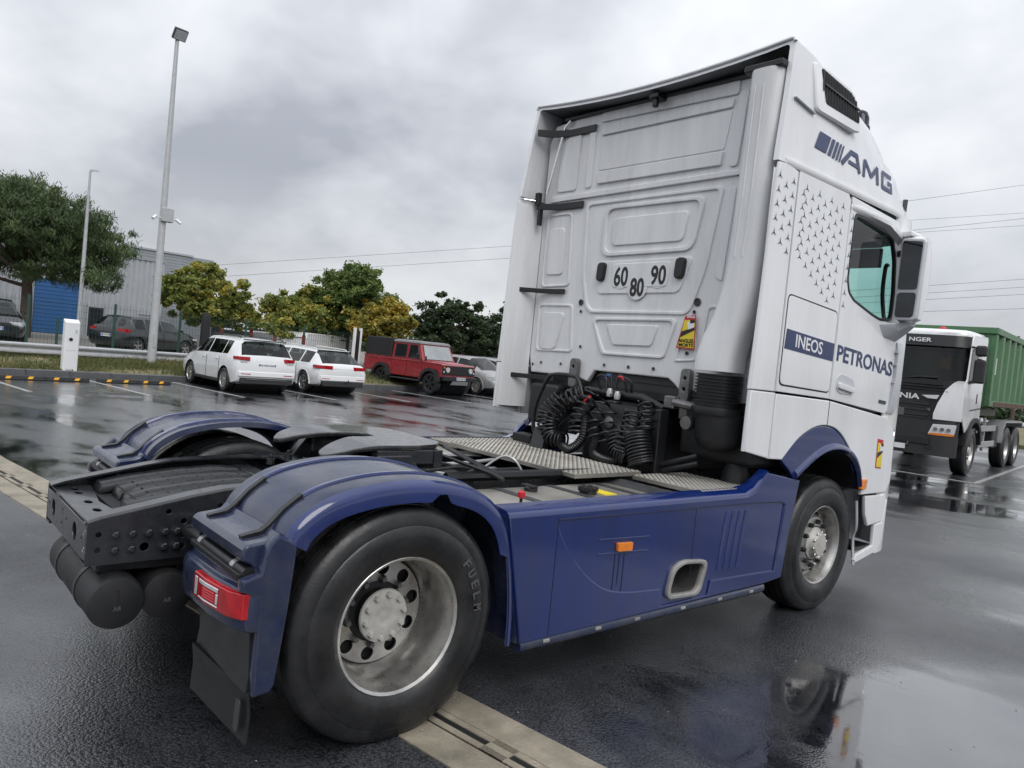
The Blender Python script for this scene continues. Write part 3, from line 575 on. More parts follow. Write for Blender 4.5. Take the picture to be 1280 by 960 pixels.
# -- fifth wheel
def fifth():
    ol = [(-.07, .44), (-.08, .32), (-.17, .14), (-.22, .06), (-.31, .04), (-.38, .10), (-.42, .24), (-.43, .54), (-.38, .70), (-.27, .80), (.27, .80), (.38, .70), (.43, .54), (.42, .24), (.38, .10), (.31, .04), (.22, .06), (.17, .14), (.08, .32), (.07, .44), (.05, .50), (-.05, .50)]
    me = plate_mesh([rnd(ol, .03, 3)], .026, .005)
    # horns slope down towards the rear: cut the sheet across and bend it
    b = bmesh.new(); b.from_mesh(me)
    for y in np.linspace(.04, .4, 9): bmesh.ops.bisect_plane(b, geom=b.verts[:]+b.edges[:]+b.faces[:], plane_co=(0, y, 0), plane_no=(0, 1, 0))
    for v in b.verts:
        if v.co.y < .34: v.co.z -= .75*(.34-v.co.y)**2
    b.to_mesh(me); b.free(); me.transform(FR('top', 1.118))
    m = PM('greasy_steel', (.010, .0105, .012), .22, .0, .4, 14, dirt=(.045, .045, .046), dscale=9, damt=.8, bump=.25, bscale=30, rvar=.12, coat=.5)
    o = link('fifth_wheel_plate', me, m, TR)
    b = B()
    for s in (1, -1):
        b.prism([(s*.425, 1.105), (s*.425, 1.03), (s*.38, 1.0), (s*.34, 1.105)], 'y', .30, .66)
        b.prism([(s*.24, 1.105), (s*.24, 1.0), (s*.21, 1.0), (s*.21, 1.105)], 'y', .25, .7)
    b.box(-.4, .4, .68, .74, 1.0, 1.10); b.ob('skirt', 'chassis', o, bevel=.006)
    for s in (1, -1): B().prism([(.18, .94), (.62, .94), (.50, 1.08), (.30, 1.08)], 'x', s*.36, s*.44).ob('bracket', 'chassis', o, bevel=.01)
    B().tube([(.30, .78, 1.06), (.62, .93, 1.0), (.70, .95, .98)], .012, 6).ob('release_lever', 'black', o)
    B().box(-.47, .47, .10, .66, .935, .95).ob('mounting_plate', 'chassis', TR, bevel=.004)
    for s in (1, -1): B().box(min(s*.33, s*.47), max(s*.33, s*.47), .0, .8, .935, .953).ob('mounting_angle', 'chassis', TR, bevel=.004)
    for s in (1, -1): B().loft([[(s*.30, .80, 1.10), (s*.36, .80, 1.10), (s*.36, .81, 1.115), (s*.30, .81, 1.115)], [(s*.44, 1.02, .985), (s*.50, 1.02, .985), (s*.50, 1.03, 1.0), (s*.44, 1.03, 1.0)], [(s*.46, 1.09, .94), (s*.52, 1.09, .94), (s*.52, 1.10, .955), (s*.46, 1.10, .955)]]).ob('ramp', 'chassis', TR)
    for x, y in ((-.38, .3), (-.1, -.05), (.1, -.02), (.0, .1), (-.25, .12)): B().lathe([(0, .022), (.03, .022), (.03, .012), (.05, .012)], 'z', (x, y, .95), 6).ob('bolt', 'chassis', TR, 30)
fifth()
# -- tanks, catwalk, pipes behind the cab
def tank(s):
    sec = rnd([(.50, .40), (1.15, .40), (1.15, .905), (.50, .905)], .09, 5)
    o = B().loft([[(s*x, y, z) for x, z in sec] for y in (.70, .72, 1.93, 1.95)]).ob('fuel_tank', 'alu', TR, 50)
    for y in (.98, 1.40, 1.80):
        B().loft([[(s*(x+(x-.825)*.014), y+dy, z+(z-.65)*.018) for x, z in sec] for dy in (0, .055)]).ob('tank_band', 'greyhose', o)
    if s > 0:
        B().lathe([(0, .05), (.02, .055), (.035, .055), (.04, .02)], 'z', (.83, 1.50, .905), 20).ob('filler_cap', 'black', o); 
        b = B(); [b.box(.83+.045*math.cos(a)-.014, .83+.045*math.cos(a)+.014, 1.50+.045*math.sin(a)-.014, 1.50+.045*math.sin(a)+.014, .92, .95) for a in [k*PI/3 for k in range(6)]]; b.ob('cap_grip', 'black', o, bevel=.006)
        B().box(.70, .90, 1.58, 1.68, .905, .909).ob('yellow_label', 'yellow', o)
        B().lathe([(0, .04), (.02, .04), (.03, .03)], 'z', (.68, 1.18, .905), 14).ob('sender_cap', 'black', o); B().box(.62, .72, 1.15, 1.2, .93, .94).ob('sender_plug', 'black', o, bevel=.004)
        B().tube([(1.02, .80, .90), (1.02, .80, .955)], .008, 8).ob('valve_stem', 'black', o); B().lathe([(0, .010), (.008, .02), (.032, .02), (.04, .008)], 'z', (1.02, .80, .952), 12).ob('valve_cap', 'redp', o)
both(tank)
b = B()      # ribbed black cover beside the tank
rings = []
for k in range(25):
    x = .48+k*.0275; o_ = .006 if k % 4 < 2 else 0; rings.append([(x, 1.96, .86), (x, 1.97, .90+o_), (x, 2.06, .925+o_), (x, 2.15, .91+o_), (x, 2.16, .86)])
B().loft(rings).ob('battery_cover', 'greyhose', TR, 50)
def checker(name, x0, x1, y0, y1, z, nx, ny):
    o = B().box(x0, x1, y0, y1, z-.03, z).ob(name, 'tread', TR, bevel=.004)
    d = B()
    for i in range(nx):
        for j in range(ny):
            x = x0+(i+.5)*(x1-x0)/nx; y = y0+(j+.5)*(y1-y0)/ny; a = PI/4 if (i+j) % 2 else -PI/4; ca, sa = math.cos(a), math.sin(a); l, w = .0125, .0048
            base = [(x+ca*l, y+sa*l, z-.001), (x-sa*w, y+ca*w, z-.001), (x-ca*l, y-sa*l, z-.001), (x+sa*w, y-ca*w, z-.001)]; top = [(x+(px-x)*.55, y+(py-y)*.55, z+.004) for px, py, _ in base]
            d.add(base+top, [(4, 5, 6, 7), (0, 1, 5, 4), (1, 2, 6, 5), (2, 3, 7, 6), (3, 0, 4, 7)])
    stuff(d.ob('raised_tread', 'tread', o, 20)); return o
checker('catwalk', -.72, .60, 1.62, 2.26, .975, 62, 30)
checker('step_plate', .60, 1.16, 2.17, 2.74, .955, 26, 27)
checker('step_plate', -1.16, -.74, 1.70, 2.6, .95, 20, 42)
B().box(-.34, .34, 1.05, 1.58, .72, .86).ob('valve_block', 'blackdull', TR, bevel=.02)
for k, (p, r) in enumerate([([(-.33, .85, .90), (-.1, 1.1, .93), (.2, 1.2, .9), (.33, 1.6, .9)], .014), ([(-.2, .8, .9), (-.15, 1.3, .92), (-.2, 1.62, .93)], .012), ([(.1, .7, .9), (.15, 1.0, .95), (.05, 1.3, .91), (.1, 1.62, .92)], .011), ([(.3, .9, .9), (.28, 1.1, .97), (.2, 1.2, .93), (.22, 1.35, .9)], .009), ([(.0, 1.35, .9), (.08, 1.45, 1.0), (.16, 1.5, .99), (.2, 1.55, .9)], .008), ([(-.3, .5, .8), (-.2, .2, .86), (-.15, -.1, .88), (-.33, -.25, .87)], .016), ([(.43, .75, .95), (.46, 1.2, .955), (.46, 1.9, .95)], .03), ([(-.1, 1.0, .88), (.3, 1.05, .91), (.3, 1.5, .91)], .016)]): B().tube(bez(p, 18), r, 7).ob('air_line', ('black', 'galv', 'blackdull')[k % 3] if k != 7 else 'galv', TR)
for k in range(9): B().box(-.3+k*.07, -.26+k*.07, 1.30+.03*(k % 3), 1.38+.04*(k % 2), .86, .89+.02*(k % 3)).ob('valve', ('blackdull', 'steeld')[k % 2], TR, bevel=.006)
# -- side skirts
def skirt(s):
    F = lambda x: FR('right', s*x)
    out = [(.535, .925), (2.56, .925), (2.64, .945), (2.70, 1.01), (2.765, 1.07), (3.195, 1.005), (3.165, .85), (3.12, .6), (3.085, .335), (2.9, .32), (.68, .295)]
    ex = rnd([(1.80, .375), (2.11, .36), (2.165, .545), (1.93, .56), (1.84, .53)], .05)
    base = plate('side_skirt', [out]+([ex] if s > 0 else []), F(1.221), .02, 'blue', TR, .003)
    rec = [tuple(p)[1:] for p in bez([(0, .86, .885), (0, .90, .80), (0, .99, .69), (0, 1.12, .575), (0, 1.27, .49), (0, 1.45, .452), (0, 1.65, .437), (0, 1.74, .432)], 40)]+[(1.755, .33), (2.22, .33), (2.235, .417), (2.98, .395), (3.03, .84), (2.98, .86), (2.6, .872)]
    rec = [(a, b) for a, b in rec]
    frame = plate('skirt_surround', [out, rec], F(1.231), .022, 'blue', base, .008)
    B().loft([[(s*1.243, y, .915), (s*1.238, y, .932), (s*1.215, y, .948), (s*1.12, y, .958), (s*1.12, y, .945), (s*1.2, y, .92)] for y in (.535, 2.55)]+[[(s*1.243, 2.64, .935), (s*1.238, 2.64, .955), (s*1.215, 2.64, .975), (s*1.15, 2.64, .985), (s*1.15, 2.64, .97), (s*1.2, 2.64, .93)], [(s*1.243, 2.71, 1.01), (s*1.238, 2.71, 1.03), (s*1.215, 2.715, 1.045), (s*1.17, 2.72, 1.05), (s*1.17, 2.72, 1.03), (s*1.2, 2.71, 1.0)], [(s*1.243, 2.77, 1.062), (s*1.238, 2.77, 1.077), (s*1.215, 2.77, 1.085), (s*1.17, 2.77, 1.085), (s*1.17, 2.77, 1.06), (s*1.2, 2.77, 1.05)]]).ob('skirt_shoulder', 'blue', base, 40)
    # edge turned in towards the front wheel
    pr = [(3.195, 1.005), (3.165, .85), (3.12, .6), (3.085, .335)]
    B().loft([[(s*1.238, y-.012, z), (s*1.215, y+.018, z), (s*1.10, y+.03, z), (s*1.10, y, z), (s*1.20, y-.02, z)] for y, z in pr]).ob('skirt_return', 'blue', base, 50)
    B().loft([[(s*1.238, y+.01, z), (s*1.21, y-.012, z), (s*1.10, y-.012, z), (s*1.10, y+.01, z)] for y, z in ((.535, .925), (.68, .295))]).ob('skirt_return', 'bluefade', base, 50)
    for k in range(4):
        y0 = 2.335+k*.072
        B().loft([[(s*1.226, y, z), (s*1.243, y+.012, z), (s*1.243, y+.034, z), (s*1.226, y+.044, z)] for y, z in ((y0+.005, .835), (y0, .815), (y0-.035, .50), (y0-.04, .465))]).ob('vent_slat', 'blue', base, 40)
    o = B().tube([(s*1.205, .69, .278), (s*1.205, 2.86, .282), (s*1.20, 2.885, .282)], .036, 16).ob('side_guard_tube', 'bluefade', TR, 60)
    for y in (.86, 1.24, 1.56, 1.98, 2.36, 2.72): B().box(min(s*1.232, s*1.245), max(s*1.232, s*1.245), y-.022, y+.022, .274, .292).ob('marker_light', 'trimmetal', o, bevel=.004); 
    if s > 0:
        plate('exhaust_trim', [rnd([(1.785, .358), (2.12, .343), (2.18, .555), (1.93, .578), (1.83, .545)], .06, 5), rnd([(1.815, .385), (2.09, .372), (2.14, .535), (1.935, .552), (1.855, .522)], .05, 5)], F(1.238), .036, 'trimmetal', base, .008)
        B().loft([[(x, y, z) for y, z in rnd([(1.815, .385), (2.09, .372), (2.14, .535), (1.935, .552), (1.855, .522)], .05, 5)] for x in (1.225, 1.06)], True, False).ob('exhaust_throat', 'steeld', base)
        B().box(1.05, 1.06, 1.75, 2.2, .34, .6).ob('exhaust_back', 'dark', base)
    for y_, z_ in ((1.325, .36), (1.36, .50), (1.40, .34)): plate('drip_stain', [[(y_-.001, z_), (y_+.001, z_), (y_+.004, .55), (y_+.003, .675), (y_-.003, .675), (y_-.003, .50)]], F(1.2318), .001, 'stain', base)
    for y_, z0_, z1_, x_ in ((2.02, .43, .868, 1.2315), (.86, .31, .90, 1.2425)): plate('panel_gap', [[(y_+.004*(z1_-z0_), z0_), (y_+.004*(z1_-z0_)+.004, z0_), (y_+.004, z1_), (y_, z1_)]], F(x_), .001, 'stain', base)
    m = plate('side_marker', [rnd([(1.325, .685), (1.445, .68), (1.445, .728), (1.325, .732)], .008)], F(1.240), .02, 'orange', base, .003)
    for z in (.665, .742): plate('marker_rib', [rnd([(1.18, z+.01), (1.60, z-.006), (1.60, z+.006), (1.18, z+.02)], .004)], F(1.229), .012, 'blue', base, .003)
both(skirt)
# ---------------------------------------------------------------- cab
def cab():
    Fb = lambda y: FR('rear', y)
    YW = 2.75
    # rear wall with its pressed panels
    wall = [(-1.12, 1.545), (-.66, 1.545), (-.60, 1.56), (-.43, 1.52), (-.40, 1.56), (-.36, 1.615), (.38, 1.615), (.44, 1.58), (.48, 1.545), (.62, 1.545), (.70, 1.50), (1.12, 1.50), (1.16, 1.7), (1.16, 3.55), (1.10, 3.70), (.7, 3.735), (-.7, 3.735), (-1.10, 3.70), (-1.16, 3.55), (-1.16, 1.7)]
    rw = plate('cab_rear_wall', [wall], Fb(YW), .05, 'whitein', TR, .012)
    def emb(pts, r=.04, h=.012, y=None, holes=(), mat='whitein', name='pressed_panel', bev=.006):
        h = min(h*1.3, .02) if h != .016 else h
        return plate(name, [rnd(pts, r, 4)]+[rnd(q, r*.8, 4) for q in holes], Fb(YW-.025-h/2+.004), h+.008, mat, rw, bev)
    emb([(-.55, 3.715), (.74, 3.715), (.735, 3.62), (-.55, 3.64)], .02)
    emb([(-.53, 3.62), (.71, 3.60), (.70, 3.535), (-.53, 3.53)], .015, .014)
    emb([(-.53, 3.515), (.70, 3.52), (.66, 3.25), (-.53, 3.245)], .02, .006)
    emb([(-.53, 3.235), (.66, 3.24), (.65, 3.14), (-.53, 3.135)], .012, .018)
    emb([(-1.06, 3.075), (.82, 3.095), (.82, 3.055), (-1.06, 3.025)], .012, .022)          # waist rib
    emb([(.745, 3.64), (.82, 3.64), (.785, 3.12), (.715, 3.12)], .03)
    emb([(-1.0, 3.66), (-.765, 3.65), (-.775, 3.11), (-1.0, 3.11)], .03, .01)
    emb([(-.67, 3.64), (-.60, 3.635), (-.60, 3.115), (-.67, 3.115)], .03, .01)
    # ring round the lower field, then the fields in it
    emb([(-.63, 2.99), (.70, 3.0), (.62, 2.42), (.53, 2.13), (.48, 2.085), (-.47, 2.08), (-.53, 2.13), (-.60, 2.40)], .05, .010, holes=[[(-.60, 2.965), (.665, 2.975), (.59, 2.42), (.505, 2.15), (.46, 2.11), (-.45, 2.105), (-.505, 2.15), (-.57, 2.40)]])
    emb([(-.41, 2.945), (.56, 2.945), (.49, 2.55), (-.40, 2.535)], .09, .014, holes=[[(-.375, 2.915), (.52, 2.915), (.455, 2.58), (-.368, 2.568)]])
    emb([(-.31, 2.84), (.425, 2.845), (.39, 2.625), (-.305, 2.62)], .05, .010)
    emb([(-.44, 2.495), (.50, 2.51), (.40, 2.245), (-.41, 2.235)], .05, .008)
    emb([(-.265, 2.475), (.305, 2.48), (.29, 2.29), (-.25, 2.285)], .03, .016)
    emb([(-.43, 2.045), (.42, 2.06), (.335, 1.77), (.30, 1.755), (-.28, 1.75), (-.31, 1.78)], .06, .012, holes=[[(-.405, 2.022), (.388, 2.036), (.315, 1.79), (.285, 1.778), (-.262, 1.773), (-.285, 1.80)]])
    emb([(-.27, 1.995), (.25, 2.0), (.20, 1.842), (-.185, 1.832)], .03, .010)
    emb([(-1.10, 2.15), (-.67, 2.15), (-.63, 1.745), (-1.08, 1.735)], .04, .008, holes=[[(-1.075, 2.13), (-.695, 2.13), (-.655, 1.765), (-1.06, 1.757)]])
    emb([(-1.03, 2.075), (-.76, 2.075), (-.835, 1.775), (-.87, 1.755), (-1.02, 1.755)], .04, .012)
    emb([(-1.09, 2.93), (-.78, 2.93), (-.74, 2.30), (-1.09, 2.29)], .05, .009, holes=[[(-1.07, 2.91), (-.80, 2.91), (-.765, 2.32), (-1.07, 2.31)]])
    emb([(-1.04, 2.80), (-.86, 2.80), (-.84, 2.40), (-1.04, 2.40)], .04, .009)
    emb([(.66, 2.16), (.84, 2.16), (.80, 1.80), (.62, 1.78)], .04, .009, holes=[[(.68, 2.14), (.82, 2.14), (.78, 1.82), (.645, 1.80)]])
    emb([(.735, 2.98), (.80, 2.98), (.76, 2.32), (.69, 2.36)], .03, .009)
    emb([(.83, 2.98), (.87, 2.98), (.85, 2.22), (.79, 2.26)], .02, .009)
    emb([(.42, 1.74), (.62, 1.76), (.56, 2.07), (.50, 2.06)], .03, .008, holes=[[(.445, 1.757), (.60, 1.775), (.545, 2.05), (.51, 2.045)]])
    for x, z, r in ((-.58, 2.165, .026), (.575, 2.18, .03), (-.57, 2.09, .013), (.557, 2.108, .014), (-.535, 1.80, .013), (.53, 1.81, .014), (-1.095, 1.615, .012), (-.99, 1.637, .012), (-.745, 1.642, .012), (-.25, 1.668, .013), (0, 1.670, .014), (.245, 1.675, .014), (.80, 3.07, .02)):
        B().lathe([(-.012, r), (-.016, r*.8), (-.014, r*.5)], 'y', (x, YW-.022, z), 14).ob('black_plug', 'black', rw)
    for x0, z0, x1, z1 in ((-.424, 2.335, -.325, 2.488), (.348, 2.345, .452, 2.502)):
        p = plate('rubber_pad', [rnd([(x0+.012, z0), (x1-.012, z0), (x1, z1), (x0+.018, z1)], .04, 5)], Fb(YW-.045), .05, 'black', rw, .012)
    # round speed discs and their numbers
    for x0, x1, z0, z1, tx, cx in ((-.25, -.075, 2.295, 2.452, '60', -.163), (-.074, .094, 2.216, 2.36, '80', .01), (.118, .293, 2.302, 2.452, '90', .205)):
        plate('speed_disc', [circ(cx, (z0+z1)/2, .098, 36)], Fb(YW-.0375-.0012-(.0008 if tx == '80' else 0)), .0008, 'whitein', rw)
        text('speed_number', tx, Fb(YW-.0415-(.001 if tx == '80' else 0)), x0+.016, x1-.016, z0, z1, 'black', rw, .025)
    # blind-spot sticker
    def sticker(F, q, par, y):
        def at(a, b): p = Vector(q[0])*(1-a)*(1-b)+Vector(q[1])*a*(1-b)+Vector(q[2])*a*b+Vector(q[3])*(1-a)*b; return (p.x, p.y)   # q: TL, TR, BR, BL
        st = plate('warning_sticker', [[at(0, 0), at(1, 0), at(1, 1), at(0, 1)]], F(y), .002, 'redp', par)
        plate('sticker_field', [[at(.06, .13), at(.95, .13), at(.95, .96), at(.08, .96)]], F(y-.0016), .002, 'yellow', st)
        plate('sticker_shape', [[at(.08, .48), at(.95, .34), at(.95, .44), at(.08, .66)]], F(y-.0032), .002, 'black', st)
        plate('sticker_shape', [[at(.35, .2), at(.9, .17), at(.92, .36), at(.5, .42)]], F(y-.0048), .002, 'whiteflat', st)
        plate('sticker_shape', [[at(.55, .13), at(.95, .13), at(.95, .22), at(.62, .24)]], F(y-.0064), .002, 'black', st)
        return st
    K = [(.498, 2.075), (.590, 2.085), (.605, 1.838), (.443, 1.843)]
    st = sticker(lambda y: Fb(y), K, rw, YW-.050)
    text('sticker_text', 'ANGLES', Fb(YW-.0545), .462, .592, 1.885, 1.912, 'black', st, .02); text('sticker_text', 'MORTS', Fb(YW-.0545), .468, .592, 1.855, 1.88, 'black', st, .02)
    text('sticker_text', 'DANGER', Fb(YW-.0525), .515, .586, 2.062, 2.077, 'whiteflat', st, .02)
    # hinge brackets under the wall
    for x in (-.55, .57):
        plate('cab_bracket', [rnd([(x-.045, 1.46), (x+.045, 1.46), (x+.04, 1.70), (x-.04, 1.70)], .035), circ(x, 1.63, .012), circ(x, 1.55, .012)], Fb(YW-.055), .05, 'steeld', rw, .008)
        B().lathe([(0, .05), (.08, .05), (.1, .03)], 'z', (x, YW-.02, 1.34), 14).ob('cab_damper', 'steeld', rw)
    # side fairings behind the doors, their straps
    for s in (1, -1):
        F = lambda x: FR('right', s*x)
        f = plate('side_fairing', [[(2.43, 1.61), (2.722, 1.605), (2.722, 3.03), (2.60, 3.045), (2.49, 3.04), (2.475, 2.9)]], F(1.233), .026, 'white', TR, .008)
        plate('lower_fairing', [[(2.432, 1.215), (2.725, 1.165), (2.725, 1.598), (2.432, 1.603)]], F(1.238), .03, 'white', f, .009)
        # inner skin folding in to the wall
        B().loft([[(s*1.222, 2.46, z), (s*1.20, 2.50, z), (s*1.15, 2.72, z), (s*1.16, 2.72, z), (s*1.222, 2.52, z)] for z in ((1.23, 1.6, 3.0) if s > 0 else (1.23, 1.6, 2.4, 3.0))]).ob('fairing_inner_skin', 'whitein', f)
    for pts, z0, z1 in (([(-1.14, 2.56), (-1.05, 2.66), (-.9, 2.72), (-.60, 2.72)], 3.575, 3.635), ([(-1.13, 2.62), (-1.06, 2.67), (-.95, 2.715), (-.66, 2.718)], 2.955, 3.01), ([(-1.21, 2.56), (-1.08, 2.66), (-.98, 2.712), (-.78, 2.718)], 2.235, 2.275), ([(-1.21, 2.56), (-1.06, 2.66), (-.96, 2.712), (-.80, 2.718)], 1.485, 1.525)):
        o = B().loft([[(x, y, z0), (x, y, z1), (x+.005, y-.018, z1), (x+.005, y-.018, z0)] for x, y in pts]).ob('fairing_strap', 'black', rw, bevel=.004)
    B().box(-1.15, -1.10, 2.60, 2.64, 2.99, 3.10).ob('fairing_strap', 'black', rw, bevel=.004); B().box(-1.12, -1.09, 2.62, 2.66, 2.82, 2.96).ob('fairing_strap', 'black', rw, bevel=.004)
    B().tube([(-.90, 2.70, 3.71), (-.95, 2.69, 3.66), (-1.08, 2.67, 3.1)], .012, 6).ob('seal_strip', 'chrome', rw)
    B().tube([(-1.20, 2.52, 3.035), (-1.14, 2.60, 3.03)], .006, 6).ob('seal_strip', 'chrome', rw)
    # cab sides
    for s in (1, -1):
        F = lambda x: FR('right', s*x)
        side = plate('cab_side', [[(2.735, 1.608), (3.462, 1.585), (3.462, 2.99), (3.42, 3.035), (2.735, 3.035)]], F(1.235), .026, 'white', TR, .006)
        plate('locker_gap', [rnd([(2.752, 2.252), (3.452, 2.208), (3.452, 1.622), (2.752, 1.648)], .05)], F(1.2475), .002, 'dark', side)
        plate('locker_door', [rnd([(2.762, 2.242), (3.442, 2.198), (3.442, 1.632), (2.762, 1.658)], .045)], F(1.2495), .008, 'white', side, .003)
        win = [(3.535, 2.90), (3.56, 2.925), (3.66, 2.925), (4.12, 2.885), (4.22, 2.85), (4.30, 2.70), (4.345, 2.45), (4.345, 2.25), (4.30, 2.225), (4.14, 2.215), (4.0, 2.235), (3.66, 2.31), (3.57, 2.36), (3.53, 2.45)]
        dr = [(3.474, 1.585), (4.42, 1.50), (4.47, 1.53), (4.47, 2.1), (4.44, 2.5), (4.36, 2.80), (4.27, 3.0), (3.48, 3.03), (3.474, 2.9)]
        win = rnd(win, .03, 3)
        d = plate('door', [dr, win], F(1.235), .026, 'white', TR, .006)
        cx = sum(p[0] for p in win)/len(win); cz = sum(p[1] for p in win)/len(win)
        inner = [(cx+(a-cx)*.955, cz+(b-cz)*.94) for a, b in win]; outer = [(cx+(a-cx)*1.0, cz+(b-cz)*1.0) for a, b in win]
        plate('window_seal', [outer, inner], F(1.236), .03, 'black', d, .003)
        plate('window', [outer], F(1.226), .005, 'sideglass', d)
        plate('handle_recess', [rnd([(3.535, 1.665), (3.60, 1.63), (3.80, 1.625), (3.835, 1.68), (3.80, 1.745), (3.60, 1.775), (3.545, 1.75)], .04)], F(1.2495), .008, 'wplastic', d, .003)
        plate('door_handle', [rnd([(3.56, 1.668), (3.80, 1.64), (3.815, 1.675), (3.56, 1.71)], .015)], F(1.262), .02, 'white', d, .006)
        B().loft([[(s*(1.245+w), y, z), (s*(1.245+w), y, z+h), (s*1.245, y, z+h+.02), (s*1.245, y, z-.02)] for y, z, w, h in ((3.47, 2.955, .0, .02), (3.62, 2.945, .025, .03), (4.0, 2.915, .06, .03), (4.26, 2.86, .045, .04), (4.30, 2.83, .01, .03))]).ob('window_deflector', 'white', d, 50)
        # lower body with the front wheel arch
        arch = [tuple(p)[1:] for p in bez([(0, 2.90, 1.155), (0, 3.10, 1.305), (0, 3.33, 1.385), (0, 3.55, 1.385), (0, 3.72, 1.325), (0, 3.89, 1.205), (0, 4.02, 1.08), (0, 4.12, .96), (0, 4.15, .86)], 32)]
        low = plate('lower_body', [[(2.735, 1.163)]+arch+[(4.60, .86), (4.66, .95), (4.64, 1.30), (4.60, 1.375), (4.52, 1.40), (4.46, 1.47), (3.47, 1.572), (2.735, 1.593)]], F(1.238), .03, 'white', TR, .008)
        for y in (3.47,): B().box(min(s*1.252, s*1.254), max(s*1.252, s*1.254), y-.004, y+.004, 1.39, 1.57).ob('seam', 'dark', low)
        inn = [tuple(p)[1:] for p in bez([(0, 3.10, 1.02), (0, 3.32, 1.135), (0, 3.50, 1.195), (0, 3.66, 1.21), (0, 3.82, 1.19), (0, 3.96, 1.13), (0, 4.06, 1.03), (0, 4.12, .90)], 32)]
        ao = [(a, b-.004) for a, b in arch if b > .9]
        fe = plate('front_mudguard', [ao+inn[::-1]+[(3.02, 1.08)]], F(1.228), .035, 'blue', TR, .008)
        B().loft([[(s*1.24, y, z-.005), (s*1.268, y, z+.012), (s*1.268, y, z+.035), (s*1.24, y, z+.06)] for y, z in inn]).ob('arch_lip', 'blue', fe, 50)
        B().loft([[(s*1.24, y, z+.0), (s*.85, y, z+.0), (s*.85, y, z+.02), (s*1.24, y, z+.02)] for y, z in inn]).ob('arch_liner', 'blackdull', fe)
        # front bumper end and step
        bp = plate('bumper_side', [[(4.235, .845), (4.60, .84), (4.63, .80), (4.60, .62), (4.34, .60), (4.27, .70)]], F(1.235), .03, 'white', TR, .008)
        plate('bumper_front_edge', [[(4.47, .60), (4.60, .61), (4.635, .8), (4.66, .8), (4.655, .6), (4.62, .42), (4.55, .37), (4.20, .315), (4.18, .34), (4.20, .38), (4.48, .43)]], F(1.232), .03, 'white', bp, .008)
        B().box(min(s*1.02, s*1.222), max(s*1.02, s*1.222), 4.21, 4.52, .40, .43).ob('step', 'black', bp, bevel=.005)
        b = B(); [b.box(min(s*1.03, s*1.22), max(s*1.03, s*1.22), 4.23+k*.045, 4.245+k*.045, .43, .44) for k in range(6)]; b.ob('step_tread', 'black', bp)
        B().box(min(s*1.0, s*1.05), max(s*1.0, s*1.05), 4.2, 4.6, .4, .85).ob('step_back', 'white', bp, bevel=.01)
        B().tube(bez([(s*1.20, 4.20, .80), (s*1.22, 4.205, .6), (s*1.20, 4.215, .5), (s*1.235, 4.19, .3)], 16), .012, 8).ob('wheel_trim', 'galv', bp)
        plate('corner_reflector', [rnd([(4.105, .90), (4.19, .905), (4.20, .985), (4.13, .985)], .02)], F(1.256), .03, 'orange', low, .006)
        # air deflector on the front corner of the door
        B().loft([[(s*(1.25+o), y, z), (s*(1.285+o), y-.01, z), (s*(1.285+o), y+.10, z), (s*(1.25+o), y+.10, z)] for y, z, o in ((4.455, 1.50, -.03), (4.46, 1.56, -.01), (4.48, 1.8, -.005), (4.485, 2.0, -.01), (4.485, 2.08, -.03))]).ob('corner_deflector', 'wplastic', d, bevel=.006)
        for z in (1.62, 1.76, 1.90, 2.0): B().box(min(s*1.245, s*1.275), max(s*1.245, s*1.275), 4.46, 4.54, z-.008, z+.008).ob('deflector_rib', 'wplastic', d)
        # mirror: arms, housing, two glasses
        hs = []
        for z, y0, y1, x0, x1 in ((2.215, 4.33, 4.42, 1.31, 1.41), (2.25, 4.28, 4.47, 1.295, 1.46), (2.45, 4.28, 4.50, 1.295, 1.475), (2.7, 4.27, 4.50, 1.295, 1.475), (2.855, 4.25, 4.47, 1.295, 1.465), (2.885, 4.28, 4.43, 1.31, 1.41)):
            hs.append([(s*x, y, z) for x, y in rnd([(x0, y0), (x1, y0-.015), (x1, y1-.09), (x0+.08, y1), (x0, y1-.05)], .04, 3)])
        mi = B().loft(hs).ob('mirror', 'white', TR, 50)
        mm = FR('rear', 4.245) if s > 0 else FR('rear', 4.245)
        plate('mirror_bezel', [rnd([(s*1.300, 2.235), (s*1.465, 2.235), (s*1.475, 2.85), (s*1.300, 2.865)], .03)], FR('rear', 4.262), .06, 'wplastic', mi, .008)
        plate('mirror_glass', [rnd([(s*1.312, 2.47), (s*1.452, 2.47), (s*1.460, 2.83), (s*1.312, 2.845)], .02)], FR('rear', 4.230), .004, 'mirror', mi); plate('mirror_glass', [rnd([(s*1.312, 2.255), (s*1.445, 2.255), (s*1.452, 2.445), (s*1.312, 2.445)], .03)], FR('rear', 4.230), .004, 'mirror', mi)
        B().loft([[(s*1.24, 4.10, 2.19), (s*1.24, 4.46, 2.13), (s*1.24, 4.46, 2.07), (s*1.24, 4.22, 2.09)], [(s*1.33, 4.26, 2.215), (s*1.33, 4.46, 2.20), (s*1.33, 4.44, 2.14), (s*1.33, 4.28, 2.15)], [(s*1.40, 4.32, 2.24), (s*1.40, 4.42, 2.24), (s*1.40, 4.42, 2.20), (s*1.40, 4.32, 2.20)]]).ob('mirror_arm', 'wplastic', mi, 50, .01)
        B().loft([[(s*1.2, 4.30, 2.93), (s*1.2, 4.50, 2.95), (s*1.2, 4.50, 2.90), (s*1.2, 4.30, 2.87)], [(s*1.36, 4.24, 2.92), (s*1.36, 4.50, 2.92), (s*1.36, 4.50, 2.88), (s*1.36, 4.24, 2.88)], [(s*1.42, 4.29, 2.89), (s*1.42, 4.42, 2.89), (s*1.42, 4.42, 2.87), (s*1.42, 4.29, 2.87)]]).ob('mirror_arm', 'white', mi, 50, .01)
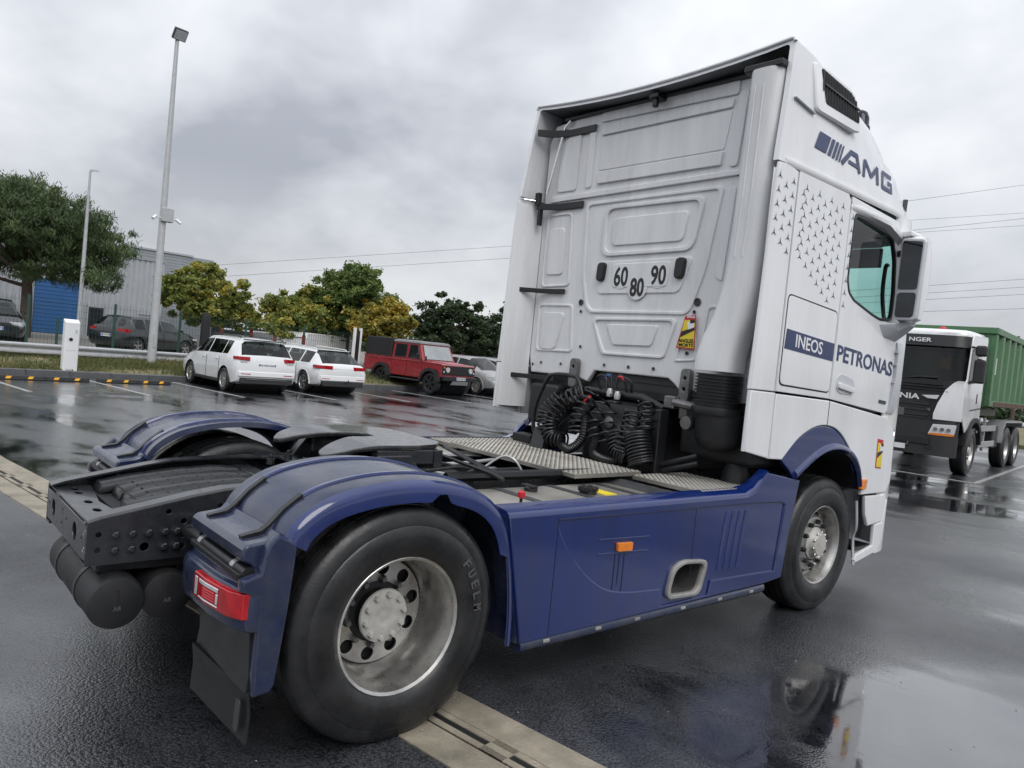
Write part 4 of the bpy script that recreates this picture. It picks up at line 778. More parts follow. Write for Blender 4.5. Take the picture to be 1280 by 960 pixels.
        B().tube([(s*1.22, 4.33, 2.75), (s*1.33, 4.31, 2.78), (s*1.34, 4.31, 2.6)], .03, 10).ob('mirror_hinge', 'greyhose', mi)
    # front of the cab: panel, pillars, windscreen, header
    C = bez([(1.247, 4.46, 0), (1.235, 4.64, 0), (1.19, 4.80, 0), (1.08, 4.95, 0), (.85, 5.04, 0), (.5, 5.085, 0), (0, 5.10, 0)], 24)
    half = [(p.x, p.y) for p in C]; full = half+[(-x, y) for x, y in reversed(half[:-1])]
    def shell(name, z0, z1, lo, hi, mat, n=4, th=.03, par=None, lean=.0):
        pts = full[lo:hi]; rings = []
        for k in range(n+1):
            z = z0+(z1-z0)*k/n; dy = -max(0, z-2.1)*.16
            rings.append([(x, y+dy, z) for x, y in pts]+[(x*.975, y+dy-th, z) for x, y in reversed(pts)])
        return B().loft(rings).ob(name, mat, par or TR, 50)
    nF = len(full)
    fp = shell('front_panel', .93, 2.12, 0, nF, 'white'); shell('front_bumper', .36, .915, 2, nF-2, 'white')
    b = B()
    for z in (1.1, 1.25, 1.4, 1.55, 1.7): b.box(-.75, .75, 5.02, 5.13, z, z+.06)
    b.ob('grille', 'black', fp, bevel=.01)
    A = 9
    shell('windscreen', 2.12, 2.93, A, nF-A, 'windscreen', 6, .008)
    for lo, hi in ((0, A+1), (nF-A-1, nF)):
        pl = shell('windscreen_pillar', 2.12, 2.93, lo, hi, 'white', 6, .05)
    shell('header', 2.93, 3.06, 0, nF, 'white', 2)
    for s in (1, -1): B().loft([[(s*x, 5.06-(.05 if x > .9 else 0), z) for x, z in ((.72, .62), (1.08, .66), (1.10, .80), (.70, .76))], [(s*x, 5.13-(.10 if x > .9 else 0), z) for x, z in ((.74, .64), (1.06, .67), (1.07, .79), (.72, .74))]]).ob('headlamp', 'clear', fp)
    B().tube(bez([(1.22, 4.62, 1.40), (1.225, 4.68, 1.36), (1.235, 4.66, 1.30), (1.24, 4.66, .96), (1.235, 4.655, .82), (1.232, 4.62, .62)], 24), .009, 8).ob('bumper_trim', 'chrome', fp)
    # interior
    it = B().box(-1.2, 1.2, 2.80, 4.9, 1.50, 1.56).box(-1.2, 1.2, 2.785, 2.82, 1.56, 3.0).box(-1.19, 1.19, 2.8, 4.62, 2.96, 3.0).ob('cab_interior', 'greyhose', TR)
    B().box(-1.02, 1.02, 4.55, 4.84, 1.56, 2.12).ob('dashboard', 'blackdull', it, bevel=.04)
    for x in (.62, -.62):
        B().box(x-.26, x+.26, 3.45, 4.0, 1.85, 2.02).ob('seat', 'greyhose', it, bevel=.05); B().loft([[(x-.25, y, z), (x+.25, y, z), (x+.25, y-.13, z), (x-.25, y-.13, z)] for y, z in ((3.55, 2.0), (3.42, 2.55))]).ob('seat_back', 'greyhose', it, bevel=.04)
    B().loft([[(-1.1, 2.85, 2.45), (1.1, 2.85, 2.45), (1.1, 2.85, 2.62), (-1.1, 2.85, 2.62)], [(-1.1, 3.45, 2.45), (1.1, 3.45, 2.45), (1.1, 3.45, 2.62), (-1.1, 3.45, 2.62)]]).ob('bunk', 'greyhose', it, bevel=.03)
    B().box(-1.0, 1.0, 4.3, 4.66, 2.87, 2.95).ob('overhead_locker', 'greyhose', it, bevel=.03)
    B().box(.62, 1.0, 4.58, 4.62, 2.70, 2.86).ob('sun_blind', 'blackdull', it, bevel=.008)
    B().tube(bez([(1.10, 4.50, 2.70), (1.11, 4.44, 2.67), (1.11, 4.44, 2.45), (1.12, 4.52, 2.22)], 14), .016, 8).ob('grab_handle', 'blackdull', it)
    bp_ = bez([(-.62+.22*math.cos(a), 4.40+.08*math.sin(a), 2.12+.2*math.sin(a)) for a in [2*PI*k/12 for k in range(13)]], 48); B().tube(bp_, .016, 8, False).ob('steering_wheel', 'blackdull', it)
    # high roof
    sec = [(2.585, 1.232, 1.205, 3.845, 3.778, .025), (2.62, 1.234, 1.205, 3.85, 3.782, .03), (2.85, 1.236, 1.20, 3.845, 3.795, .05), (3.1, 1.236, 1.19, 3.82, 3.80, .09), (3.4, 1.236, 1.17, 3.765, 3.80, .14), (3.7, 1.236, 1.155, 3.745, 3.81, .18), (3.95, 1.234, 1.135, 3.715, 3.79, .20), (4.15, 1.23, 1.115, 3.66, 3.74, .22), (4.3, 1.222, 1.095, 3.58, 3.67, .22), (4.42, 1.212, 1.075, 3.475, 3.58, .20), (4.52, 1.195, 1.05, 3.34, 3.47, .16), (4.65, 1.12, .93, 3.14, 3.32, .05), (4.8, .98, .83, 3.09, 3.2, .03), (4.9, .86, .74, 3.065, 3.09, .012)]
    def ring(y, wb, wt, zs, zc, r, th=0.):
        yy = lambda z: y-(max(0, 3.85-z)*.125 if y < 2.65 else 0)
        h = [(wb-th, 3.05), (wb-th-.004, 3.12), ((wb*.55+wt*.45)-th, 3.05+(zs-3.05)*.55)]
        for k in range(6):
            a = PI/2*k/5; h.append((wt-r+r*math.cos(a)-th, max(zs-r+r*math.sin(a)-th, 3.06)))
        for f in (.85, .65, .4, .2): x = (wt-r)*f; h.append((x, zc+(zs-zc)*f**2-th))
        h.append((0, zc-th)); return [(x, yy(z), z) for x, z in h]+[(-x, yy(z), z) for x, z in reversed(h[:-1])]
    rings = [ring(*q) for q in sec]
    # shell open at the back: outer skin, then inner skin for the first part
    outer = B().loft(rings, False).me('roof'); ro = link('roof', outer, 'white', TR, 40)
    inr = [ring(q[0], q[1], q[2], q[3], q[4], q[5], .035) for q in sec[:3]]; nn_ = len(inr[0])
    B().loft([r_[6:nn_-6] for r_ in inr], False).ob('roof_spoiler_underside', 'undergrey', ro, 40)
    for a0_, a1_ in ((0, 7), (nn_-7, nn_)): B().loft([r_[a0_:a1_] for r_ in inr], False).ob('roof_side_lining', 'whitein', ro, 40)
    lipb = B(); a_, b_ = ring(*sec[0]), ring(*sec[0], th=.035); n = len(a_)
    lipb.add(a_+b_, [(i, i+1, n+i+1, n+i) for i in range(n-1)]); lipb.ob('spoiler_edge', 'white', ro)
    lp = [(x, y-.004, z) for x, y, z in a_ if z > 3.7]; B().tube(lp, .013, 8).ob('spoiler_lip', 'white', ro, 60)
    B().box(-.98, .98, 2.70, 2.80, 3.715, 3.745).ob('roof_rear_seam', 'greyhose', ro, bevel=.01)
    B().box(-1.12, 1.12, 2.765, 2.79, 3.03, 3.72).ob('roof_rear_closing', 'blackdull', ro)
    B().box(.02, .11, 2.60, 2.74, 3.69, 3.73).ob('spoiler_bracket', 'black', ro, bevel=.01); B().box(.045, .085, 2.62, 2.66, 3.63, 3.73).ob('spoiler_bracket', 'black', ro, bevel=.01)
    F = lambda x: FR('right', x)
    # gutter moulding between roof and doors
    for s in (1, -1):
        B().loft([[(s*(w+.004), y, 3.035), (s*(w+.014), y, 3.05), (s*(w+.012), y, 3.075), (s*(w-.01), y, 3.085)] for y, w in ((2.56, 1.236), (2.7, 1.24), (3.4, 1.242), (4.15, 1.238), (4.35, 1.225), (4.5, 1.195))]).ob('gutter', 'white', ro, 50)
    # cooling unit on the roof flank
    def ac(s):
        F = lambda x: FR('right', s*x)
        fr = [(2.815, 3.775), (3.0, 3.775), (3.36, 3.742), (3.44, 3.69), (3.49, 3.55), (3.49, 3.475), (3.40, 3.462), (2.86, 3.462)]
        gr = [(2.905, 3.755), (3.33, 3.715), (3.40, 3.68), (3.46, 3.56), (3.455, 3.535), (2.975, 3.535)]
        o = B().loft([[(s*(1.16), a, b) for a, b in rnd(fr, .04, 3)], [(s*(1.238-(b-3.46)*.10), a, b) for a, b in rnd(fr, .04, 3)], [(s*(1.246-(b-3.46)*.10), 3.15+(a-3.15)*.97, 3.62+(b-3.62)*.95) for a, b in rnd(fr, .04, 3)]]).ob('roof_cooler', 'white', ro, 30)
        gl = rnd(gr, .025, 3)
        g = B().loft([[(s*(1.247-(b-3.46)*.10+d), a, b) for a, b in gl] for d in (-.02, .003)]).ob('grille', 'dark', o)
        for k in range(14):
            y = 2.93+k*.039; z1 = float(np.interp(y, [2.905, 3.33, 3.40, 3.46], [3.75, 3.71, 3.675, 3.57])); z0 = 3.54+max(0, (2.975-y))*1.5
            if z1-z0 < .03: continue
            B().loft([[(s*(1.249-(z-3.46)*.10), y-.003, z), (s*(1.259-(z-3.46)*.10), y, z), (s*(1.249-(z-3.46)*.10), y+.003, z)] for z in (z0, z1)]).ob('grille_bar', 'greyhose', o)
        B().loft([[(s*(1.25-(z-3.46)*.10), y, z-.006), (s*(1.262-(z-3.46)*.10), y, z-.006), (s*(1.262-(z-3.46)*.10), y, z+.006), (s*(1.25-(z-3.46)*.10), y, z+.006)] for y, z in ((2.94, 3.655), (3.44, 3.625))]).ob('grille_bar', 'greyhose', o)
    both(ac)
    plate('roof_seam', [[(2.60, 3.475), (2.86, 3.44), (2.86, 3.434), (2.60, 3.468)]], F(1.232), .02, 'wplastic', ro)
    # flush panel line and lettering on the roof flank
    def flank(y0, z): return 1.2385
    def roofx(y, z):   # x of the roof side at (y, z)
        q = [np.interp(y, [s_[0] for s_ in sec], [s_[k] for s_ in sec]) for k in range(1, 6)]
        wb, wt, zs, zc, r = q; zm = 3.05+(zs-3.05)*.55
        return float(np.interp(z, [3.05, 3.12, zm, zs-r], [wb, wb-.004, wb*.55+wt*.45, wt]))
    def wrap(o, off):   # lay a flat mark on the roof flank
        for v in o.data.vertices: v.co.x = roofx(v.co.y, v.co.z)+off+(v.co.x-1.3)
        return o
    def band(name, q):   # subdivided quad mark: BL, BR, TR, TL in (y, z)
        g = []; nn = 8
        for i in range(nn+1):
            for j in range(nn+1):
                a, b = i/nn, j/nn; p = Vector(q[0])*(1-a)*(1-b)+Vector(q[1])*a*(1-b)+Vector(q[2])*a*b+Vector(q[3])*(1-a)*b; g.append((roofx(p.x, p.y)+.004, p.x, p.y))
        return B().add(g, [(i*(nn+1)+j, (i+1)*(nn+1)+j, (i+1)*(nn+1)+j+1, i*(nn+1)+j+1) for i in range(nn) for j in range(nn)]).ob(name, 'navy', ro)
    def bz(y): return 3.235-(y-2.91)*.035
    def tz(y): return 3.355-(y-2.97)*.02
    for y0, y1 in ((2.905, 3.065), (3.085, 3.13), (3.15, 3.185), (3.205, 3.23), (3.25, 3.27)):
        band('emblem_stripe', [(y0, bz(y0)), (y1, bz(y1)), (y1+.06, tz(y1+.06)), (y0+.06, tz(y0+.06))])
    # A, M and G drawn as broad strokes
    def stroke(pts, w=.030):
        for (y0, f0), (y1, f1) in zip(pts[:-1], pts[1:]):
            p0 = Vector((y0, bz(y0)+(tz(y0)-bz(y0))*f0)); p1 = Vector((y1, bz(y1)+(tz(y1)-bz(y1))*f1)); d = (p1-p0).normalized()*w*.5; n = Vector((-d.y, d.x))
            p0 = p0-d*.0; p1 = p1+d*.0
            band('emblem_letter', [tuple(p0-n), tuple(p1-n), tuple(p1+n), tuple(p0+n)])
    stroke([(3.30, .02), (3.44, .92)], .038); stroke([(3.42, .9), (3.54, .9)], .034); stroke([(3.53, .95), (3.58, .02)], .038); stroke([(3.40, .33), (3.56, .33)], .026)
    stroke([(3.645, .0), (3.665, .98)], .038); stroke([(3.665, .95), (3.78, .25)], .036); stroke([(3.775, .25), (3.885, .95)], .036); stroke([(3.885, .98), (3.89, .0)], .038)
    stroke([(4.17, .90), (3.985, .90)], .032); stroke([(3.99, 1.0), (3.975, .02)], .038); stroke([(3.965, .10), (4.16, .10)], .032); stroke([(4.15, .02), (4.155, .58)], .036); stroke([(4.165, .5), (4.08, .5)], .030)
    B().lathe([(0, .075), (.02, .078), (.03, .07), (.09, .066), (.135, .05), (.155, .02), (.157, .003)], 'z', (.90, 4.16, 3.735), 20).ob('beacon', 'beacon', ro); B().lathe([(-.03, .08), (.03, .08)], 'z', (.90, 4.16, 3.71), 20).ob('beacon_base', 'black', ro)
    B().tube([(1.15, 4.56, 3.1), (1.15, 4.57, 3.24)], .02, 8).ob('aerial_stub', 'greyhose', ro)
    # lettering and marks on the side
    sd = [o for o in TR.children if o.name.startswith('cab_side')][0]; dd = [o for o in TR.children if o.name.startswith('door')][0]
    plate('sponsor_band', [[(2.765, 1.892), (3.44, 1.852), (3.44, 1.978), (2.775, 2.022)]], F(1.2545), .002, 'navy', sd)
    def skew_text(body, y0, y1, zb0, zb1, h, mat, par, bold, x=1.2565):
        o = text('lettering', body, F(x), y0, y1, 0, h, mat, par, bold)
        for v in o.data.vertices: v.co.z += zb0+(zb1-zb0)*(v.co.y-y0)/(y1-y0)
    skew_text('INEOS', 2.90, 3.27, 1.91, 1.885, .088, 'whiteflat', sd, .012); skew_text('PETRONAS', 3.505, 4.452, 1.862, 1.80, .118, 'navy', dd, .022, 1.2495)
    star = None
    for i in range(12):
        for j in range(10):
            y = 2.50+i*.085; z = 2.955-j*.089-(.0445 if i % 2 else 0)-(y-2.5)*.03
            if z < 2.56-.40*(y-2.5) or z > 2.97 or y > 3.56: continue
            if y > 3.43 and y < 3.5: y = 3.51
            if 2.68 < y < 2.76: y += .05 if y > 2.725 else -.02
            r = .030*(1 if y < 3.48 else .9)
            sv = []
            for k in range(3):
                a = PI/2+2*PI*k/3; d = Vector((math.cos(a), math.sin(a))); n = Vector((-d.y, d.x)); p = Vector((y, z)); q = [p+n*.0052-d*.003, p+d*r*1.2, p-n*.0052-d*.003]
                sv.append([(0, t.x-y, t.y-z) for t in q])
            if star is None: star = B().add([p for q in sv for p in q], [(0, 1, 2), (3, 4, 5), (6, 7, 8)]).me('star_mark')
            o = link('star_mark', star, 'navy', sd, None); o.location = (1.2498, y, z)
    plate('door_badge', [rnd([(4.27, 1.585), (4.40, 1.575), (4.405, 1.60), (4.275, 1.61)], .004)], F(1.250), .006, 'greyhose', dd)
    q = [(4.33, 1.30), (4.43, 1.29), (4.44, 1.06), (4.34, 1.07)]
    low = [o for o in TR.children if o.name.startswith('lower_body')][0]
    sticker(lambda y: FR('right', 1.256+(2.70-y)), q, low, 2.70)
cab()
# -- air intake duct, bellows and filter behind the right door
def intake():
    pth = [(1.05, 2.60, 3.66, .115, .11), (1.05, 2.60, 3.3, .12, .11), (1.04, 2.60, 2.9, .12, .11), (1.035, 2.60, 2.5, .12, .115), (1.02, 2.60, 2.28, .125, .115), (.985, 2.60, 2.08, .135, .12), (.93, 2.60, 1.93, .145, .125), (.905, 2.59, 1.80, .148, .13), (.90, 2.59, 1.70, .15, .13)]
    rings = []
    for x, y, z, a, b in pth: rings.append([(x+px*1.0, y+py, z) for px, py in rnd([(-a, -b), (a, -b), (a, b), (-a, b)], .09, 5)])
    d = B().loft(rings).ob('intake_duct', 'whitein', TR, 50)
    for x in (.99, 1.05): B().tube([(x+.02, 2.488, 3.55), (x+.015, 2.488, 2.9), (x, 2.486, 2.45)], .006, 6).ob('duct_rib', 'whitein', d)
    B().box(.90, 1.18, 2.50, 2.73, 3.655, 3.70).ob('duct_cap', 'black', d, bevel=.01)
    b = B(); prof = []
    for k in range(9): z = 1.68-k*.022; prof += [(z, .158), (z-.008, .158), (z-.012, .143), (z-.019, .143)]
    prof.append((1.45, .14)); b.lathe(prof, 'z', (.905, 2.60, 0), 28); b.ob('bellows', 'black', TR, 30)
    B().lathe([(1.46, .165), (1.43, .17), (1.41, .165)], 'z', (.905, 2.60, 0), 28).ob('bellows_clamp', 'black', TR)
    B().lathe([(1.42, .155), (1.25, .15), (1.19, .12), (1.165, .06), (1.16, .01)], 'z', (.92, 2.62, 0), 24).ob('intake_bowl', 'blackdull', TR, 50)
    B().box(.55, 1.15, 2.70, 3.3, 1.08, 1.50).ob('air_filter_box', 'blackdull', TR, bevel=.04)
    B().tube([(.62, 2.50, 1.46), (.80, 2.55, 1.44)], .03, 8).ob('cab_latch_arm', 'steeld', TR); B().box(.55, .64, 2.48, 2.56, 1.41, 1.50).ob('cab_latch', 'steeld', TR, bevel=.012)
    B().lathe([(0, .045), (.05, .05), (.09, .03)], 'y', (.74, 2.50, 1.33), 14).ob('pump', 'steeld', TR)
    for p in ([(.60, 2.46, 1.02), (.85, 2.52, 1.12)], [(.62, 2.46, .98), (.86, 2.52, 1.07)]): B().tube(p, .018, 8).ob('brace', 'black', TR)
    B().box(.545, .60, 2.40, 2.5, .93, 1.40).ob('upright', 'black', TR, bevel=.01)
    B().lathe([(0, .10), (.12, .09), (.2, .07), (.3, .08)], 'z', (.98, 2.80, .90), 18).ob('exhaust_pipe', 'blackdull', TR)
intake()
# -- engine, gearbox and hoses in the dark under the cab
B().loft([[(x*w, y, z0+(z1-z0)*k) for x, k in ((-1, .1), (-.8, 0), (.8, 0), (1, .1), (1, .85), (.75, 1), (-.75, 1), (-1, .85))] for y, w, z0, z1 in ((2.52, .20, .75, 1.25), (2.62, .30, .6, 1.38), (3.1, .38, .5, 1.42), (4.7, .42, .5, 1.42))]).ob('engine', 'blackdull', TR, 30, .02)
B().lathe([(0, .05), (.02, .13), (.06, .15), (.12, .17)], 'y', (.12, 2.42, 1.12), 24).ob('gearbox_cover', 'blackdull', TR); B().lathe([(0, .03), (.01, .045)], 'y', (.13, 2.40, 1.25), 16).ob('plug', 'steeld', TR)
B().box(-1.15, 1.15, 2.78, 4.6, 1.44, 1.50).ob('cab_floor', 'blackdull', TR)
B().box(-1.0, -.66, 2.62, 2.95, 1.12, 1.46).ob('silencer_box', 'blackdull', TR, bevel=.03)
B().tube([(-.45, 2.55, 1.42), (-.2, 2.5, 1.46), (.35, 2.5, 1.46), (.55, 2.5, 1.40)], .03, 10).ob('hose_carrier', 'black', TR)
B().tube(bez([(-.12, 2.38, 1.40), (-.19, 2.38, 1.53), (-.26, 2.38, 1.56), (-.46, 2.38, 1.555), (-.54, 2.38, 1.50), (-.64, 2.38, 1.28), (-.64, 2.38, 1.10), (-.58, 2.38, 1.06), (-.30, 2.38, .985)], 60), .016, 10).ob('guard_bar', 'black', TR, 60)
B().obox((-.22, 2.42, 1.24), ((.75, 0, .66), (0, 1, 0), (-.66, 0, .75)), (.22, .02, .045)).ob('hose_bracket', 'black', TR, bevel=.008)
B().obox((-.09, 2.395, 1.40), ((.75, 0, .66), (0, 1, 0), (-.66, 0, .75)), (.035, .015, .012)).ob('red_handle', 'redp', TR, bevel=.004)
for p, R_, t, r in (([(-.16, 2.42, 1.44), (-.30, 2.38, 1.36), (-.40, 2.33, 1.2), (-.34, 2.30, 1.07), (-.22, 2.32, 1.06)], .062, 17, .0085), ([(.02, 2.46, 1.42), (.0, 2.40, 1.25), (.06, 2.36, 1.12)], .055, 5, .008), ([(.14, 2.46, 1.44), (.12, 2.40, 1.26), (.16, 2.36, 1.10)], .05, 5, .008), ([(.45, 2.42, 1.44), (.50, 2.37, 1.34), (.53, 2.34, 1.25)], .055, 4, .008), ([(.48, 2.31, 1.22), (.52, 2.30, 1.12), (.56, 2.30, 1.02)], .085, 11, .0085)):
    B().tube(coil(p, R_, t, 12), r, 6).ob('coiled_air_hose', 'black', TR, 60)
for p, R_, t, r in (([(-.08, 2.44, 1.46), (-.12, 2.36, 1.30), (-.10, 2.32, 1.14)], .058, 8, .0085), ([(.28, 2.34, 1.20), (.34, 2.30, 1.08), (.44, 2.30, 1.04)], .06, 11, .0085), ([(.40, 2.36, 1.36), (.42, 2.30, 1.22), (.40, 2.28, 1.08)], .06, 9, .008), ([(-.34, 2.36, 1.40), (-.44, 2.31, 1.26), (-.42, 2.29, 1.12)], .05, 11, .008)):
    B().tube(coil(p, R_, t, 12), r, 6).ob('coiled_air_hose', 'black', TR, 60)
for p in ([(-.06, 2.36, 1.28), (-.03, 2.32, 1.12), (-.10, 2.28, 1.02), (-.20, 2.28, 1.03), (-.25, 2.30, 1.10)], [(.10, 2.34, 1.13), (.13, 2.28, 1.03), (.24, 2.26, 1.0), (.36, 2.28, 1.01), (.44, 2.32, 1.06)]):
    q = bez(p, 70); rr = [.036 if k % 2 else .029 for k in range(len(q))]; B().tube(q, rr, 10).ob('cable_hose', 'black', TR, 30)
for p, mt in (([(.02, 2.5, 1.47), (.0, 2.47, 1.58), (.06, 2.46, 1.60), (.09, 2.45, 1.5)], 'black'), ([(.20, 2.5, 1.47), (.19, 2.47, 1.57), (.14, 2.46, 1.6), (.13, 2.45, 1.5)], 'black'), ([(.0, 2.465, 1.565), (.03, 2.46, 1.595), (.06, 2.455, 1.59)], 'bluep'), ([(.19, 2.465, 1.565), (.17, 2.46, 1.59), (.14, 2.455, 1.59)], 'redp'), ([(-.05, 2.5, 1.46), (-.06, 2.45, 1.57), (.02, 2.45, 1.58), (.05, 2.44, 1.48)], 'black'), ([(.24, 2.5, 1.46), (.26, 2.46, 1.56), (.2, 2.45, 1.59)], 'black')): B().tube(bez(p, 16), .009, 6).ob('hose', mt, TR)
for x, z in ((.085, 1.49), (.16, 1.475)): B().lathe([(0, .022), (.03, .026), (.06, .016)], 'z', (x, 2.44, z-.05), 10).ob('coupling', 'galv', TR)
B().loft([[(-.50, 2.22, .975), (-.36, 2.22, .975), (-.36, 2.30, .975), (-.50, 2.30, .975)], [(-.52, 2.28, 1.13), (-.38, 2.28, 1.13), (-.38, 2.34, 1.13), (-.52, 2.34, 1.13)]]).ob('step_bracket', 'blackdull', TR, bevel=.006)
B().box(-.80, -.58, 2.30, 2.42, .98, 1.05).ob('tool_tray', 'black', TR, bevel=.01)
B().loft([[(-1.16, 2.62, .95), (-1.14, 2.62, .95), (-1.14, 2.9, 1.16), (-1.16, 2.9, 1.16)], [(-1.235, 2.62, .95), (-1.225, 2.62, .95), (-1.225, 2.9, 1.16), (-1.235, 2.9, 1.16)]]).ob('skirt_end', 'blue', TR)
# ---------------------------------------------------------------- tipper truck with the green bin (own axes: +y forward, origin under its front axle)
def tipper():
    T = thing('tipper_truck', 'white and black lorry carrying a large green ribbed bin', 'truck', (-3.3, 17.0, 0), math.radians(-173.5))
    for s in (1, -1):
        F = lambda x: FR('right', s*x)
        arch = [(.74*math.cos(a), .56+.70*math.sin(a)) for a in [PI*k/14 for k in range(14, -1, -1)] if .56+.70*math.sin(a) > .8]
        sd = plate('cab_side', [[(-.48, .95), (-.69, 1.0)][:1]+[(-.48, 1.08)]+[(a, b) for a, b in arch if -.47 < a < .72 and b > 1.0]+[(.74, .98), (.80, .96), (1.12, 1.22), (1.20, 1.28), (1.28, 1.9), (1.24, 2.02), (1.10, 2.10), (.98, 3.0), (.90, 3.08), (-.42, 3.14), (-.48, 3.08)], [(.05, 2.12), (1.0, 2.04), (.93, 2.72), (.86, 2.78), (.05, 2.80)]], F(1.2), .03, 'white', T, .01)
        plate('side_window', [[(.05, 2.12), (1.0, 2.04), (.93, 2.72), (.86, 2.78), (.05, 2.80)]], F(1.195), .006, 'truckglass', sd)
        plate('window_frame', [rnd([(.02, 2.09), (1.03, 2.01), (.96, 2.75), (.88, 2.81), (.02, 2.83)], .03), rnd([(.08, 2.15), (.96, 2.08), (.90, 2.70), (.85, 2.75), (.08, 2.77)], .03)], F(1.213), .01, 'black', sd)
        plate('door_handle', [rnd([(-.02, 1.62), (.06, 1.61), (.06, 1.82), (-.02, 1.84)], .01)], F(1.216), .01, 'black', sd)
        plate('door_line', [[(-.46, 1.50), (.6, 1.44), (.6, 1.47), (-.46, 1.53)]], F(1.216), .006, 'greyhose', sd)
        B().loft([[(s*1.20, .80*math.cos(a), .56+.74*math.sin(a)), (s*1.26, .80*math.cos(a), .56+.74*math.sin(a)), (s*1.26, .68*math.cos(a), .56+.64*math.sin(a)), (s*.9, .68*math.cos(a), .56+.64*math.sin(a))] for a in [math.radians(q) for q in range(10, 171, 10)]]).ob('front_mudguard', 'trim', T, 50)
        # headlamp, corner panel, bumper
        hl = B().loft([[(s*.66, y, .88), (s*1.13, y-.10, .90), (s*1.15, y-.12, 1.12), (s*.74, y, 1.10)] for y in (1.36, 1.47)]).ob('headlamp', 'clear', T, bevel=.01)
        B().loft([[(s*.67, y, .868), (s*1.12, y-.10, .872), (s*1.13, y-.10, .925), (s*.70, y, .91)] for y in (1.37, 1.475)]).ob('indicator', 'orange', hl)
        B().loft([[(s*(1.205), 1.12-.0, z), (s*1.215, 1.26+dy, z), (s*x0, 1.46+dy, z), (s*x0, 1.36+dy, z)] for z, x0, dy in ((1.20, .72, .0), (1.32, .72, .02), (1.55, .78, .02), (1.85, .90, .0), (2.0, 1.02, -.04), (2.06, 1.1, -.06))]).ob('corner_panel', 'white', T, 50, .01)
        B().loft([[(s*x, y, z) for x, z in ((.46, 1.70), (.80, 1.73), (.76, 1.64), (.58, 1.645))] for y in (1.38, 1.475)]).ob('upper_light', 'clear', T)
        mi = B().box(min(s*1.28, s*1.50), max(s*1.28, s*1.50), .86, 1.06, 2.05, 2.56).ob('mirror', 'trim', T, bevel=.05); B().box(min(s*1.28, s*1.50), max(s*1.28, s*1.50), .86, 1.06, 2.63, 2.86).ob('mirror_top', 'trim', mi, bevel=.05); B().tube([(s*1.2, 1.0, 2.05), (s*1.35, .96, 2.1), (s*1.35, .96, 2.8), (s*1.2, 1.0, 2.82)], .025, 8).ob('mirror_arm', 'trim', mi)
        B().box(min(s*1.36, s*1.44), max(s*1.36, s*1.44), 1.058, 1.065, 2.575, 2.615).ob('mirror_label', 'whiteflat', mi)
    R = lambda pts, z: [(x, y, z) for x, y in pts]
    curve = [(1.19, 1.12), (1.12, 1.30), (.9, 1.38), (.5, 1.42), (0, 1.43)]; full = curve+[(-x, y) for x, y in reversed(curve[:-1])]
    def sh(name, z0, z1, l0, l1, mat, sub=0, sc=1., par=T):
        return B().loft([[(x*sc, y-l, z) for x, y in full]+[(x*sc*.96, y-l-.06, z) for x, y in reversed(full)] for z, l in ((z0, l0), (z1, l1))]).ob(name, mat, par, 50)
    sh('grille_panel', 1.18, 2.03, -.005, .02, 'black', sc=.97); bp = sh('bumper', .42, .86, -.05, -.05, 'trim'); sh('lamp_panel', .862, 1.178, -.01, -.01, 'trim', sc=.985); sh('windscreen', 2.035, 2.78, .02, .17, 'truckglass', sc=.98); vis = sh('sun_visor', 2.785, 3.03, .10, .17, 'black', sc=1.0)
    for z in (1.25, 1.36, 1.48): B().box(-.62, .62, 1.40, 1.455, z, z+.05).ob('grille_bar', 'trim', T, bevel=.01)
    B().loft([[(-.75, 1.40, .62), (.75, 1.40, .62), (.75, 1.40, .82), (-.75, 1.40, .82)], [(-.7, 1.50, .65), (.7, 1.50, .65), (.7, 1.50, .80), (-.7, 1.50, .80)]]).ob('lower_grille', 'black', T, bevel=.01)
    for s in (1, -1): B().cyl('y', (s*.72, 1.46, .60), .05, 0, .03, 12).ob('tow_eye_cover', 'black', bp)
    B().box(-.26, .26, 1.50, 1.505, .50, .61).ob('number_plate', 'plate', T); text('badge', 'SCANIA', FR('front', 1.445), -.42, .42, 1.60, 1.72, 'chrome', T, .03); text('visor_lettering', 'NGER', FR('front', 1.355), .05, .50, 2.86, 2.95, 'whiteflat', T, .02)
    for k in range(7): B().box(-.60, .60, 1.425, 1.452, 1.215+k*.055, 1.225+k*.055).ob('grille_line', 'greyhose', T)
    for k in range(3): B().loft([[(-.95+.06*k, 1.42-.01*k, 1.80+.06*k), (.95-.06*k, 1.42-.01*k, 1.80+.06*k), (.95-.06*k, 1.45-.01*k, 1.815+.06*k), (-.95+.06*k, 1.45-.01*k, 1.815+.06*k)]][0:1]*1+[[(-.95+.06*k, 1.42-.01*k, 1.81+.06*k), (.95-.06*k, 1.42-.01*k, 1.81+.06*k), (.95-.06*k, 1.455-.01*k, 1.82+.06*k), (-.95+.06*k, 1.455-.01*k, 1.82+.06*k)]]).ob('panel_crease', 'trim', T)
    for x0, x1 in ((.75, .05), (.0, -.72)): w_ = B().tube([(x0, 1.43, 2.03), ((x0+x1)/2, 1.45, 2.09), (x1, 1.43, 2.12)], .012, 6).ob('wiper', 'black', T); B().tube([(x0-.1, 1.44, 2.075), (x1, 1.435, 2.10)], .016, 6).ob('wiper_blade', 'black', w_)
    for s in (1, -1):
        for k in range(3): B().cyl('y', (s*(.80+k*.12), 1.468-.028*k, 1.0), .042, 0, .008, 14).ob('lamp_reflector', 'steeld', T)
        B().tube([(s*.30, 1.5, .56), (s*.30, 1.55, .60), (s*.30, 1.5, .66)], .012, 6).ob('tow_hook', 'black', T)
    B().cyl('y', (-.62, 1.42, 1.40), .035, 0, .03, 14).ob('emblem', 'steeld', T)
